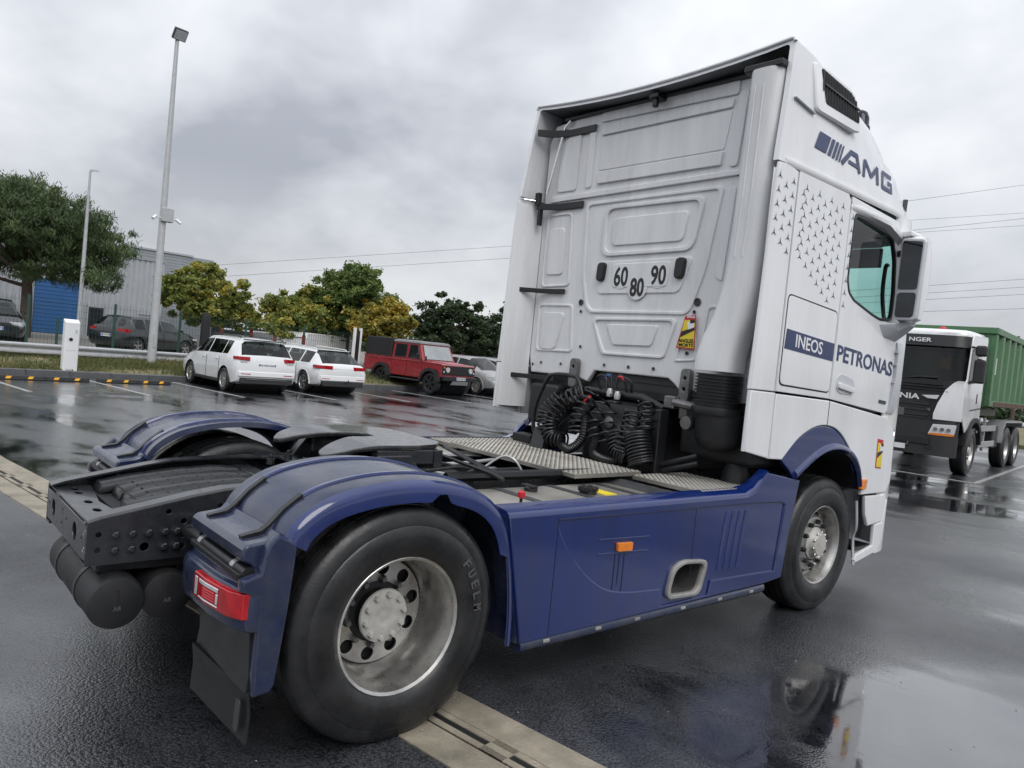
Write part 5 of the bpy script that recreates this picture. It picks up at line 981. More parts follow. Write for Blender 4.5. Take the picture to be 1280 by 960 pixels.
    plate('yellow_vest', [[(.30, 2.25), (.56, 2.22), (.54, 2.66), (.46, 2.66), (.43, 2.60), (.40, 2.66), (.32, 2.66)]], FR('front', -.30), .03, 'yellowref', T)
    it = B().box(-1.15, 1.15, -.42, -.38, 1.1, 3.0).box(-1.15, 1.15, -.40, 1.0, 2.95, 3.0).ob('cab_lining', 'trim', T); B().box(-1.1, 1.1, .85, 1.28, 1.1, 2.06).ob('dashboard', 'trim', it, bevel=.04); B().box(-.75, .75, -.375, -.37, 2.15, 2.75).ob('rear_window', 'green', it)
    for x in (-.6, .6): B().box(x-.25, x+.25, -.2, .0, 1.5, 2.35).ob('seat_back', 'greyhose', it, bevel=.05)
    B().loft([[(x*.985, y-.2, z) for x, y in full]+[(-1.19, -.46, z), (1.19, -.46, z)] for z in (3.03, 3.10)]+[[(x*.93, y-.32, 3.17) for x, y in full]+[(-1.12, -.42, 3.19), (1.12, -.42, 3.19)]]).ob('cab_roof', 'white', T, 60)
    B().box(-1.17, 1.17, -.47, -.43, 1.0, 3.08).ob('cab_back', 'white', T); B().box(-1.1, 1.1, -.42, 1.0, 1.0, 1.1).ob('cab_floor', 'blackdull', T)
    b = B().lathe([(0, .07), (.02, .08), (.06, .07), (.08, .03)], 'z', (-.55, .75, 3.17), 14).ob('beacon', 'redp', T); B().box(-.68, -.42, .66, .84, 3.15, 3.18).ob('beacon_base', 'black', b)
    # chassis
    for s in (1, -1):
        B().box(min(s*.36, s*.44), max(s*.36, s*.44), -6.6, 1.2, .85, 1.12).ob('frame_rail', 'chassis', T)
        B().box(min(s*.30, s*.50), max(s*.30, s*.50), -6.4, -.9, 1.3, 1.48).ob('hook_frame', 'steeld', T)
        for z in (.60, .98): B().box(min(s*1.16, s*1.20), max(s*1.16, s*1.20), -2.6, -.85, z, z+.14).ob('side_guard', 'galv', T, bevel=.01)
        for y in (-1.0, -1.6): B().box(min(s*1.1, s*1.15), max(s*1.1, s*1.15), y-.05, y+.05, .5, 1.3).ob('guard_post', 'galv', T)
        B().box(min(s*.7, s*1.16), max(s*.7, s*1.16), -3.2, -2.55, .55, 1.10).ob('toolbox', 'trim', T, bevel=.03)
        B().loft([[(s*.85, y, z), (s*1.24, y, z), (s*1.24, y, z-.05), (s*.85, y, z-.05)] for y, z in ((-3.32, .72), (-3.40, 1.05), (-3.62, 1.24), (-5.95, 1.24), (-6.1, 1.1))]).ob('rear_mudguard', 'galv', T)
        B().tube([(s*.5, -.6, 1.5), (s*.8, -1.4, 1.28)], .05, 10).ob('ram', 'galv', T)
    for y, kind in ((0, 'front'), (-4.1, 'rear'), (-5.45, 'rear')):
        for s in (1, -1):
            w = wheel(s*(1.20 if kind == 'front' else 1.22), y, s, kind, T); w.scale = (1.07, 1.07, 1.07); w.location.z = .53
    # bin
    def bx(n, *a, p=None, m='green', **k): return B().box(*a).ob(n, m, p or T, **k)
    bn = bx('bin_front', -1.25, 1.25, -1.12, -1.06, 1.60, 3.42, bevel=.01)
    bx('bin_floor', -1.25, 1.25, -7.0, -1.06, 1.58, 1.66); bx('bin_back', -1.25, 1.25, -7.0, -6.94, 1.66, 3.35)
    for s in (1, -1):
        bx('bin_side', min(s*1.16, s*1.20), max(s*1.16, s*1.20), -6.98, -1.12, 1.66, 3.3)
        bx('top_rail', min(s*1.15, s*1.29), max(s*1.15, s*1.29), -7.0, -1.05, 3.28, 3.43, bevel=.015); bx('bottom_rail', min(s*1.15, s*1.28), max(s*1.15, s*1.28), -7.0, -1.05, 1.58, 1.72, bevel=.015); bx('rust_band', min(s*1.281, s*1.29), max(s*1.281, s*1.29), -6.9, -1.5, 1.59, 1.70, m='rust')
        bx('corner_post', min(s*1.15, s*1.27), max(s*1.15, s*1.27), -1.25, -1.05, 1.72, 3.28, bevel=.012)
        for k in range(7):
            y = -1.95-k*.75
            B().loft([[(s*1.20, y-.16, z), (s*1.275, y-.10, z), (s*1.275, y+.10, z), (s*1.20, y+.16, z)] for z in (1.72, 3.28)]).ob('side_rib', 'green', T)
        plate('bin_sticker', [[(-1.75, 2.35), (-1.66, 2.35), (-1.66, 2.75), (-1.75, 2.75)]], FR('right', s*1.203), .004, 'whiteflat', T)
    bx('front_rail', -1.29, 1.29, -1.12, -1.0, 3.28, 3.43, bevel=.015)
    for x in (-.8, -.3, .3, .8): bx('front_rib', x-.06, x+.06, -1.06, -1.0, 1.66, 3.28, bevel=.01)
tipper()
# ---------------------------------------------------------------- parked cars
def car_wheel(parent, x, y, s, r, w=.22, spokes=5, mat='alloy', name='wheel'):
    rr = r*.68
    wh = B().lathe([(.0, rr), (.004, rr*.97), (-.02, rr*.93), (-.05, rr*.9), (-.12, rr*.9), (-.12, rr)], 'x', (0, 0, 0), 28, True).ob(name, mat, parent, 40)
    wh.location = (x, y, r); wh.rotation_euler = (0, 0, 0 if s > 0 else PI)
    B().lathe([(-.0, rr*.985), (.012, rr*1.08), (.012, r*.88), (.0, r*.97), (-.03, r), (-w+.03, r), (-w, r*.95), (-w, rr*1.0)], 'x', (0, 0, 0), 32, True).ob('tyre', 'rubber', wh, 50)
    B().cyl('x', (0, 0, 0), rr*.92, -.10, -.085, 24).ob('brake_disc', 'dark', wh)
    b = B()
    for k in range(spokes):
        a = 2*PI*k/spokes+.3; d = Vector((0, math.cos(a), math.sin(a))); n = Vector((0, -math.sin(a), math.cos(a)))
        b.add([Vector((-.015, 0, 0))+n*.028*sg+d*.03 for sg in (1, -1)]+[Vector((-.008, 0, 0))+n*.045*sg+d*rr*.95 for sg in (-1, 1)]+[Vector((-.05, 0, 0))+n*.028*sg+d*.03 for sg in (1, -1)]+[Vector((-.05, 0, 0))+n*.045*sg+d*rr*.95 for sg in (-1, 1)], [(0, 1, 2, 3), (4, 5, 6, 7), (0, 3, 7, 4), (1, 2, 6, 5)])
    b.cyl('x', (0, 0, 0), .05, -.05, -.005, 12); b.ob('spokes', mat, wh, 30)
def loft_car(root, st, axles, r, wx, paint, glass_rows, zsill=.3, skirt=True):
    """st: (y, zb, zbelt, wbelt, zroof, wroof, wm). glass_rows: {name: (i0, i1, bands)}; wheel arches cut in."""
    rings = []
    for y, zb, zl, wl, zr, wr, wm in st:
        h = [(0, zb), (wm*.86, zb), (wm*.96, zb+.05), (wm, zb+(zl-zb)*.38), (wm*.995, zb+(zl-zb)*.72), (wl, zl), (wr+(wl-wr)*.10, zl+(zr-zl)*.80), (wr*.90, zl+(zr-zl)*.97), (wr*.5, zr+.004), (0, zr+.012)]
        rings.append([(x, y, z) for x, z in h]+[(-x, y, z) for x, z in reversed(h[1:-1])])
    n = len(rings[0]); b = B(); b.loft(rings, True, True); me = b.me('body')
    names = []; mats = {}
    def band(j): return j if j < 9 else n-1-j
    nf = (len(rings)-1)*n; idx = np.zeros(len(me.polygons), int)
    keys = []
    for nm_, (i0, i1, bands) in glass_rows.items():
        for side in ((1, -1) if 5 in bands else (0,)):
            keys.append((nm_, side)); k = len(keys)
            for i in range(i0, i1):
                for j in range(n):
                    if band(j) in bands and (side == 0 or (side == 1) == (j < 9)): idx[i*n+j] = k
    for k in range(len(keys)+1): me.materials.append(M['carglass'] if k else M[paint])
    me.polygons.foreach_set('material_index', idx)
    o = bpy.data.objects.new('tmp', me); COL.objects.link(o)
    cut = B()
    cuts = []
    for ya in axles:
        c = B().cyl('x', (0, ya, r), r*1.17, -1.5, 1.5, 28).ob('tmpc', 'dark'); cuts.append(c)
        md = o.modifiers.new('b', 'BOOLEAN'); md.operation = 'DIFFERENCE'; md.object = c; md.solver = 'EXACT'
    dg = bpy.context.evaluated_depsgraph_get(); m2 = bpy.data.meshes.new_from_object(o.evaluated_get(dg))
    for c in cuts+[o]: bpy.data.objects.remove(c)
    parts = {}
    for k in range(len(keys)+1):
        bm = bmesh.new(); bm.from_mesh(m2); bmesh.ops.delete(bm, geom=[f for f in bm.faces if (f.material_index if f.material_index <= len(keys) else 0) != k], context='FACES')
        mm = bpy.data.meshes.new('p'); bm.to_mesh(mm); bm.free()
        if len(mm.polygons) == 0: continue
        for p in mm.polygons: p.material_index = 0
        nm_ = 'body' if k == 0 else keys[k-1][0]
        parts[(nm_, 0 if k == 0 else keys[k-1][1])] = link(nm_, mm, paint if k == 0 else 'carpane', root, 32)
    ya_, yb_ = st[3][0], st[-5][0]; it = B().box(-.70, .70, ya_+.1, yb_-.1, .36, .80).ob('interior', 'trim', root); B().box(-.72, .72, yb_-.35, yb_-.02, .78, .93).ob('dashboard', 'trim', root)
    for x in (-.38, .38):
        for y in (-.62, .32): B().loft([[(x-.23, y, z), (x+.23, y, z), (x+.2, y-.12, z), (x-.2, y-.12, z)] for y, z in ((y, .8), (y-.14, 1.18))]).ob('seat_back', 'trim', root, bevel=.03); B().box(x-.12, x+.12, y-.25, y-.16, 1.2, 1.34).ob('headrest', 'trim', root, bevel=.03)
    for ya in axles: B().cyl('x', (0, ya, r), r*1.15, -wx+.25, wx-.25, 24).ob('wheel_well', 'dark', root)
    for ya in axles:
        for s in (1, -1):
            B().loft([[(s*(wx+.012), ya+(r*1.16)*math.cos(a), r+(r*1.16)*math.sin(a)), (s*(wx+.02), ya+r*1.2*math.cos(a), r+r*1.2*math.sin(a)), (s*(wx-.02), ya+r*1.25*math.cos(a), r+r*1.25*math.sin(a)), (s*(wx-.06), ya+r*1.16*math.cos(a), r+r*1.16*math.sin(a))] for a in [math.radians(q) for q in range(-14, 195, 11)]]).ob('wheel_arch', 'trim' if skirt else paint, root, 50)
    return parts
def two_lights(root, name, mat, x0, x1, x2, y0, y1, z0, z1, tz=.0, depth=.05):
    """lamp wrapping the corner: x0 inner edge, x1 corner, y0 face, y1 along the flank"""
    for s in (1, -1):
        sg = 1 if y1 > y0 else -1
        pts = [(x0, y0), ((x0+x1)/2, y0+.002*sg), (x1-.02, y0+.02*sg), (x1+.02, y0+.08*sg), (x2+.015, y1)]
        B().loft([[(s*x, y, z0+tz*t*.5), (s*x, y, z1-tz*t*.0), (s*(x-.03), y+.05*sg, z1), (s*(x-.03), y+.05*sg, z0+tz*t*.5)] for t, (x, y) in zip((0, .4, .8, .9, 1), pts)]).ob(name, mat, root, 40)
def number_plate(root, txt, F, w=.52, h=.11, z=.8, x=0.):
    p = plate('number_plate', [rnd([(x-w/2, z), (x+w/2, z), (x+w/2, z+h), (x-w/2, z+h)], .008)], F, .012, 'plate', root)
    F2 = F.copy(); F2.translation = F.translation+F.to_3x3() @ Vector((0, 0, .008))
    text('plate_characters', txt, F2, x-w/2+.055, x+w/2-.055, z+.018, z+h-.018, 'black', p, .012)
    for q in (-1, 1): plate('plate_band', [[(x+q*(w/2-.022)-.018, z+.006), (x+q*(w/2-.022)+.018, z+.006), (x+q*(w/2-.022)+.018, z+h-.006), (x+q*(w/2-.022)-.018, z+h-.006)]], F2, .002, 'bluep', p)
def suv():
    root = thing('parked_car', 'white SUV with roof rails parked by the grass bank', 'car', lot(-16.15, 8.72), LA+PI/2-.09); root.scale = (.92, .86, .90)
    st = [(-2.20, .42, .72, .76, .78, .68, .80), (-2.16, .36, .93, .84, .99, .74, .89), (-2.09, .30, 1.03, .855, 1.12, .74, .915), (-1.86, .26, 1.10, .855, 1.51, .665, .92), (-1.70, .25, 1.10, .855, 1.565, .66, .92), (-1.38, .25, 1.10, .86, 1.585, .66, .92), (-1.32, .25, 1.10, .86, 1.59, .66, .92), (-1.0, .24, 1.09, .86, 1.60, .665, .92), (-.96, .24, 1.09, .86, 1.60, .665, .92), (0, .24, 1.075, .865, 1.61, .67, .92), (.06, .24, 1.075, .865, 1.61, .67, .92), (.42, .24, 1.065, .865, 1.59, .66, .92), (.62, .24, 1.055, .865, 1.56, .655, .92), (1.02, .24, 1.035, .86, 1.27, .69, .92), (1.30, .25, .995, .85, 1.07, .72, .92), (1.55, .25, .96, .84, 1.03, .70, .92), (1.95, .27, .88, .80, .97, .64, .90), (2.12, .30, .78, .74, .85, .58, .85), (2.19, .38, .66, .68, .70, .50, .76)]
    p = loft_car(root, st, (-1.32, 1.32), .34, .905, 'carwhite', {'rear_window': (2, 3, (6, 7, 8)), 'quarter_window': (5, 7, (5,)), 'side_window': (8, 9, (5,)), 'front_side_window': (10, 13, (5,)), 'windscreen': (12, 14, (6, 7, 8))})
    bd = p[('body', 0)]
    two_lights(root, 'tail_lamp', 'red', .54, .86, .905, -2.20, -1.92, .965, 1.07, .04)
    for s in (1, -1):
        B().box(min(s*.60, s*.80), max(s*.60, s*.80), -2.195, -2.17, .92, .955).ob('reversing_lamp', 'clear', root); B().box(min(s*.50, s*.78), max(s*.50, s*.78), -2.235, -2.20, .565, .59).ob('reflector', 'red', root)
        rl = B().tube(bez([(s*.63, -1.65, 1.585), (s*.64, -1.5, 1.635), (s*.645, .1, 1.645), (s*.635, .45, 1.60)], 16), .016, 8).ob('roof_rail', 'trim', root)
        mi = B().loft([[(s*x, 1.0+y, 1.06+z) for x, y, z in ((.88, 0, 0), (1.05, 0, 0), (1.07, 0, .08), (1.03, 0, .13), (.90, 0, .12))], [(s*x, 1.0+y, 1.06+z) for x, y, z in ((.90, .12, .02), (1.03, .10, .02), (1.04, .10, .08), (1.01, .10, .11), (.92, .12, .10))]]).ob('door_mirror', 'trim', root, 60)
        for y in (-.82, .18): B().box(min(s*.915, s*.945), max(s*.915, s*.945), y, y+.17, .915, .94).ob('door_handle', 'carwhite', root, bevel=.008)
        for y in (-.93, .03): B().box(min(s*.916, s*.925), max(s*.916, s*.925), y, y+.008, .36, 1.0).ob('door_gap', 'dark', root)
        B().box(min(s*.87, s*.925), max(s*.87, s*.925), -.92, .92, .245, .34).ob('sill', 'trim', root, bevel=.02)
        for ya in (-1.32, 1.32): car_wheel(root, s*.915, ya, s, .34, spokes=10)
    B().loft([[(-.78, y, .30), (.78, y, .30), (.80, y+.02, .47), (-.80, y+.02, .47)] for y in (-2.25, -2.05)]).ob('rear_diffuser', 'trim', root, bevel=.02); B().box(-.62, .62, -2.262, -2.25, .42, .445).ob('diffuser_trim', 'steeld', root)
    B().loft([[(-.83, -2.24, .50), (.83, -2.24, .50), (.85, -2.22, .66), (-.85, -2.22, .66)], [(-.90, -1.95, .50), (.90, -1.95, .50), (.91, -1.95, .66), (-.91, -1.95, .66)]]).ob('rear_bumper', 'carwhite', root, bevel=.03, seg=3)
    B().box(-.62, .62, -1.98, -1.80, 1.545, 1.575).ob('roof_spoiler', 'trim', root, bevel=.012)
    number_plate(root, 'FJ-309-HG', FR('rear', -2.185), z=.78); text('tailgate_lettering', 'S  K  O  D  A', FR('rear', -2.166), -.34, .34, .925, .965, 'steeld', root, .02)
    B().box(-.55, .0, -2.03, -2.0, 1.17, 1.19).ob('rear_wiper', 'black', root)
def wagon():
    root = thing('parked_car', 'low white estate car between the white SUV and the red off-roader', 'car', lot(-16.75, 11.42), LA+PI/2-.06); root.scale = (.93, .9, .93)
    st = [(-2.32, .40, .70, .74, .76, .64, .78), (-2.28, .34, .84, .80, .90, .70, .87), (-2.20, .28, .91, .82, .98, .70, .895), (-1.78, .24, .95, .825, 1.31, .60, .91), (-1.60, .23, .95, .825, 1.385, .59, .91), (-1.45, .23, .95, .83, 1.40, .59, .91), (-1.02, .22, .945, .83, 1.425, .59, .915), (-.96, .22, .945, .83, 1.43, .59, .915), (-.06, .22, .93, .835, 1.455, .60, .92), (0, .22, .93, .835, 1.455, .60, .92), (.50, .22, .92, .835, 1.43, .59, .92), (.70, .22, .915, .835, 1.39, .585, .92), (1.15, .22, .90, .83, 1.12, .63, .915), (1.45, .23, .89, .82, .95, .68, .91), (1.8, .24, .85, .80, .91, .66, .90), (2.2, .27, .75, .74, .82, .58, .86), (2.34, .32, .62, .66, .66, .48, .76)]
    loft_car(root, st, (-1.41, 1.41), .33, .90, 'carwhite', {'rear_window': (2, 4, (6, 7, 8)), 'quarter_window': (4, 6, (5,)), 'side_window': (7, 8, (5,)), 'front_side_window': (9, 12, (5,)), 'windscreen': (11, 13, (6, 7, 8))}, skirt=False)
    two_lights(root, 'tail_lamp', 'red', .40, .87, .915, -2.32, -2.0, .80, .915, .05)
    for s in (1, -1):
        B().box(min(s*.50, s*.78), max(s*.50, s*.78), -2.355, -2.32, .50, .52).ob('reflector', 'red', root)
        B().loft([[(s*x, 1.0+y, .96+z) for x, y, z in ((.87, 0, 0), (1.03, 0, 0), (1.05, 0, .07), (1.0, 0, .11), (.89, 0, .10))], [(s*x, 1.0+y, .96+z) for x, y, z in ((.89, .12, .02), (1.0, .1, .02), (1.01, .1, .07), (.98, .1, .09), (.9, .12, .08))]]).ob('door_mirror', 'carwhite', root, 60)
        for y in (-.85, .15): B().box(min(s*.915, s*.94), max(s*.915, s*.94), y, y+.18, .80, .822).ob('door_handle', 'carwhite', root, bevel=.008)
        for y in (-.95, .0): B().box(min(s*.914, s*.923), max(s*.914, s*.923), y, y+.008, .32, .9).ob('door_gap', 'dark', root)
        B().tube(bez([(s*.56, -1.5, 1.40), (s*.575, -1.3, 1.44), (s*.58, .2, 1.475), (s*.57, .5, 1.44)], 14), .013, 6).ob('roof_rail', 'carwhite', root)
        for ya in (-1.41, 1.41): car_wheel(root, s*.905, ya, s, .33, spokes=5)
    B().loft([[(-.80, -2.36, .44), (.80, -2.36, .44), (.82, -2.33, .62), (-.82, -2.33, .62)], [(-.88, -2.05, .44), (.88, -2.05, .44), (.90, -2.05, .62), (-.90, -2.05, .62)]]).ob('rear_bumper', 'carwhite', root, bevel=.03, seg=3)
    B().loft([[(-.74, y, .27), (.74, y, .27), (.78, y+.02, .43), (-.78, y+.02, .43)] for y in (-2.37, -2.1)]).ob('rear_diffuser', 'trim', root, bevel=.02)
    B().tube([(.12, -2.3, .42), (.12, -2.45, .42), (.12, -2.46, .50)], .02, 8).ob('tow_bar', 'black', root)
    B().box(-.56, .56, -1.72, -1.52, 1.375, 1.40).ob('roof_spoiler', 'carwhite', root, bevel=.01); B().box(-.38, .38, -2.305, -2.29, .815, .828).ob('chrome_strip', 'chrome', root)
    number_plate(root, 'FS-580-LZ', FR('rear', -2.31), z=.66); B().box(-.5, .05, -2.05, -2.02, 1.06, 1.075).ob('rear_wiper', 'black', root)
def hatch(name_label, loc, rz, paint, suffix=None, detail=True, sc=1., wheels=5, grp=None):
    root = thing('parked_car', name_label, 'car', loc, rz, grp); root.scale = (sc, sc, sc)
    st = [(-2.0, .40, .72, .74, .78, .64, .78), (-1.96, .34, .88, .80, .95, .70, .85), (-1.90, .28, .95, .81, 1.05, .68, .87), (-1.62, .25, .98, .815, 1.38, .60, .885), (-1.40, .24, .98, .82, 1.45, .59, .89), (-.88, .23, .97, .82, 1.475, .60, .89), (-.80, .23, .97, .82, 1.48, .60, .89), (.0, .22, .95, .825, 1.485, .60, .89), (.06, .22, .95, .825, 1.485, .60, .89), (.40, .22, .94, .825, 1.46, .595, .89), (.60, .22, .935, .825, 1.42, .59, .89), (1.05, .22, .92, .82, 1.15, .63, .89), (1.38, .23, .91, .81, .98, .67, .885), (1.70, .24, .87, .79, .94, .65, .875), (2.05, .27, .76, .73, .83, .56, .83), (2.20, .32, .62, .64, .66, .46, .72)]
    loft_car(root, st, (-1.29, 1.31), .32, .875, paint, {'rear_window': (2, 4, (6, 7, 8)), 'quarter_window': (4, 5, (5,)), 'side_window': (6, 7, (5,)), 'front_side_window': (8, 11, (5,)), 'windscreen': (10, 12, (6, 7, 8))}, skirt=False)
    two_lights(root, 'tail_lamp', 'red', .50, .83, .87, -1.98, -1.72, .82, .96, .03)
    two_lights(root, 'headlamp', 'clear', .42, .76, .84, 2.17, 1.80, .64, .76, -.02)
    B().loft([[(-.42, y, .60), (.42, y, .60), (.46, y-.01, .72), (-.46, y-.01, .72)] for y in (2.13, 2.215)]).ob('grille', 'black', root, bevel=.01); B().loft([[(-.62, y, .30), (.62, y, .30), (.56, y, .46), (-.56, y, .46)] for y in (2.05, 2.20)]).ob('lower_intake', 'trim', root, bevel=.02)
    number_plate(root, 'EB-417-QN', FR('front', 2.222), z=.48, w=.5); number_plate(root, 'EB-417-QN', FR('rear', -2.01), z=.62, w=.5)
    for s in (1, -1):
        B().loft([[(s*x, .9+y, .98+z) for x, y, z in ((.86, 0, 0), (1.0, 0, 0), (1.02, 0, .07), (.98, 0, .11), (.87, 0, .10))], [(s*x, .9+y, .98+z) for x, y, z in ((.87, .12, .02), (.98, .1, .02), (.99, .1, .07), (.96, .1, .09), (.88, .12, .08))]]).ob('door_mirror', paint, root, 60)
        for y in (-.84, .03): B().box(min(s*.889, s*.898), max(s*.889, s*.898), y, y+.008, .33, .92).ob('door_gap', 'dark', root)
        B().box(min(s*.52, s*.68), max(s*.52, s*.68), 2.10, 2.16, .34, .42).ob('fog_lamp', 'clear', root)
        for ya in (-1.29, 1.31): car_wheel(root, s*.88, ya, s, .32, spokes=wheels)
    return root
def offroad():
    root = thing('parked_car', 'dark red boxy off-road pickup with a black canvas back', 'car', lot(-17.6, 17.1), LA-PI/2); root.scale = (.97, .97, .97)
    # +y forward; wheelbase 2.79, front axle at +1.40
    P = 'carred'
    def bx(n, m, *a, par=root, bev=.02): return B().box(*a).ob(n, m, par, bevel=bev)
    prof = [(-2.55, .62), (-2.55, 1.20), (1.02, 1.20), (1.95, 1.16), (2.0, 1.13), (2.0, .70), (1.86, .62), (1.82, .8), (1.65, .93), (1.15, .93), (.98, .8), (.92, .55), (-.88, .55), (-.98, .8), (-1.15, .93), (-1.65, .93), (-1.82, .8), (-1.88, .62)]
    body = B().prism(prof, 'x', -.86, .86).ob('body', P, root, bevel=.025)
    # cab
    B().loft([[(x*w, y, z) for y in (y0, y1) for x in ((-1, 1) if y == y0 else (1, -1))] for z, w, y0, y1 in ((1.20, .85, -.88, .92), (1.82, .76, -.88, .62))]).ob('cab', P, root, bevel=.02)
    B().loft([[(x*w, y, z) for y in (y0, y1) for x in ((-1, 1) if y == y0 else (1, -1))] for z, w, y0, y1 in ((1.82, .79, -.92, .66), (1.90, .77, -.9, .62), (1.935, .66, -.8, .45))]).ob('roof', 'paleroof', root, bevel=.02)
    bx('canvas_back', 'canvas', -.84, .84, -2.53, -.93, 1.21, 1.96, bev=.04)
    B().loft([[(-.86, -2.55, 1.20), (.86, -2.55, 1.20), (.86, -.9, 1.20), (-.86, -.9, 1.20)], [(-.87, -2.56, 1.24), (.87, -2.56, 1.24), (.87, -.89, 1.24), (-.87, -.89, 1.24)]]).ob('bed_rail', P, root)
    B().loft([[(-.72, .905, 1.27), (.72, .905, 1.27), (.72, .915, 1.27), (-.72, .915, 1.27)], [(-.66, .665, 1.78), (.66, .665, 1.78), (.66, .675, 1.78), (-.66, .675, 1.78)]]).ob('windscreen', PM('pale_windscreen', (.30, .34, .35), .06, 0, .15, 3, spec=.8, rvar=.01), root)
    for s in (1, -1):
        def xw(z): return .85-.09*(z-1.2)/.62
        for y0, y1, y2 in ((-.70, -.08, -.10), (.10, .66, .50)):
            wn_ = B().loft([[(s*(xw(z)+.004), y0, z), (s*(xw(z)+.012), y0+.0, z), (s*(xw(z)+.012), yy, z), (s*(xw(z)+.004), yy, z)] for z, yy in ((1.29, y1), (1.74, y2))]).ob('side_window', 'carglass', root)
            B().tube([(s*(xw(1.27)+.012), y0-.02, 1.27), (s*(xw(1.76)+.012), y0-.02, 1.76), (s*(xw(1.76)+.012), y2+.02, 1.76), (s*(xw(1.27)+.012), y1+.02, 1.27), (s*(xw(1.27)+.012), y0-.02, 1.27)], .013, 5, False).ob('window_frame', 'trim', wn_)
        for y in (.03, -.86, .88): B().box(min(s*.858, s*.866), max(s*.858, s*.866), y, y+.012, .58, 1.22).ob('door_gap', 'dark', root)
        B().box(min(s*.86, s*.876), max(s*.86, s*.876), -2.5, 1.9, 1.14, 1.165).ob('waist_strip', P, root, bevel=.005)
        for ya in (-1.40, 1.40):
            B().loft([[(s*.86, ya+c*.58, .40+d*.58), (s*.95, ya+c*.58, .40+d*.58), (s*.95, ya+c*.46, .40+d*.46), (s*.86, ya+c*.46, .40+d*.46)] for c, d in [(math.cos(math.radians(q)), math.sin(math.radians(q))) for q in (12, 35, 60, 90, 120, 145, 168)]]).ob('wheel_arch', 'trim', root, 30)
            B().cyl('x', (0, ya, .40), .44, -.6, .6, 20).ob('wheel_well', 'dark', root)
            w = car_wheel(root, s*.88, ya, s, .40, .26, 6, 'trim')
        bx('side_step', 'trim', min(s*.80, s*.94), max(s*.80, s*.94), -.85, .9, .42, .48)
        B().cyl('y', (s*.60, 2.0, .96), .095, 0, .05, 20).ob('headlamp', 'clear', root); B().box(min(s*.46, s*.86), max(s*.46, s*.86), 1.985, 2.012, .76, 1.12).ob('lamp_panel', 'black', root, bevel=.01)
        B().cyl('y', (s*.78, 2.0, 1.04), .035, 0, .03, 12).ob('indicator', 'orange', root); B().cyl('y', (s*.78, 2.0, .88), .035, 0, .03, 12).ob('side_light', 'clear', root)
        B().box(min(s*.90, s*1.06), max(s*.90, s*1.06), .72, .80, 1.26, 1.46).ob('door_mirror', 'black', root, bevel=.03); B().tube([(s*.84, .84, 1.22), (s*.98, .78, 1.27)], .015, 6).ob('mirror_arm', 'black', root)
        B().box(min(s*.62, s*.86), max(s*.62, s*.86), -2.57, -2.55, .75, .85).ob('tail_lamp', 'red', root)
    g = bx('grille', 'black', -.44, .44, 2.0, 2.04, .78, 1.12)
    for k in range(6): B().box(-.40, .40, 2.04, 2.05, .81+k*.05, .825+k*.05).ob('grille_bar', 'trim', g)
    bp = bx('front_bumper', 'black', -.88, .88, 2.0, 2.16, .56, .72); B().loft([[(-.45, 2.08, .42), (.45, 2.08, .42), (.40, 2.15, .56), (-.40, 2.15, .56)], [(-.45, 2.06, .42), (.45, 2.06, .42), (.40, 2.12, .56), (-.40, 2.12, .56)]]).ob('skid_plate', 'galv', bp)
    number_plate(root, 'CW-628-TR', FR('front', 2.168), z=.60, w=.5)
    B().loft([[(-.5, 1.0, 1.20), (.5, 1.0, 1.20), (.5, 1.9, 1.165), (-.5, 1.9, 1.165)], [(-.46, 1.04, 1.235), (.46, 1.04, 1.235), (.46, 1.85, 1.20), (-.46, 1.85, 1.20)]]).ob('bonnet', P, root, bevel=.01)
    B().tube([(.80, 1.02, 1.2), (.80, 1.02, 1.38)], .03, 8).ob('air_intake', 'black', root)
    bx('chassis', 'dark', -.45, .45, -2.5, 1.9, .42, .62); bx('exhaust_box', 'blackdull', -.3, .3, -1.0, 0, .35, .45)
suv(); wagon(); offroad()
hatch('silver grey hatchback half hidden behind the red off-roader', lot(-18.2, 20.25), LA-PI/2, 'cargrey', wheels=10)
hatch('red car showing only its roof behind the silver hatchback', lot(-20.3, 21.6), LA-PI/2-.1, 'carred2')
hatch('pale silver car at the edge of the white lorry cab', lot(-19.6, 23.4), LA-PI/2, 'cargrey')
hatch('charcoal estate with red tail lamps behind the guard rail', lot(-24.6, 9.8, .41), LA+math.radians(24), 'carcharcoal', sc=.9)
hatch('black car facing the fence under the pine tree', lot(-26.4, 5.45, .41), LA-math.radians(102), 'carblack')
def van(label, loc, rz, L=4.6, h=1.95):
    root = thing('parked_van', label, 'van', loc, rz)
    B().prism([(-L/2, .35), (-L/2-.02, 1.0), (-L/2+.08, h-.08), (-L/2+.2, h), (.7, h), (.95, h-.06), (1.65, 1.2), (2.2, 1.05), (2.32, .85), (2.32, .35)], 'x', -.88, .88).ob('body', 'carwhite', root, bevel=.06, seg=3)
    for s in (1, -1):
        plate('side_window', [[(.45, 1.15), (1.45, 1.15), (1.0, h-.18), (.45, h-.18)]], FR('right', s*.885), .012, 'carglass', root)
        for y in (-1.45, 1.45): car_wheel(root, s*.89, y, s, .33)
        B().box(min(s*.70, s*.88), max(s*.70, s*.88), -L/2-.04, -L/2, .8, 1.25).ob('tail_lamp', 'red', root)
    B().box(-.75, .75, -L/2-.03, -L/2+.02, 1.15, h-.25).ob('rear_window', 'carglass', root, bevel=.02)
    B().loft([[(-.76, 1.66, 1.22), (.76, 1.66, 1.22), (.76, 1.67, 1.23), (-.76, 1.67, 1.23)], [(-.70, 1.0, h-.1), (.70, 1.0, h-.1), (.70, 1.01, h-.09), (-.70, 1.01, h-.09)]]).ob('windscreen', 'carglass', root)
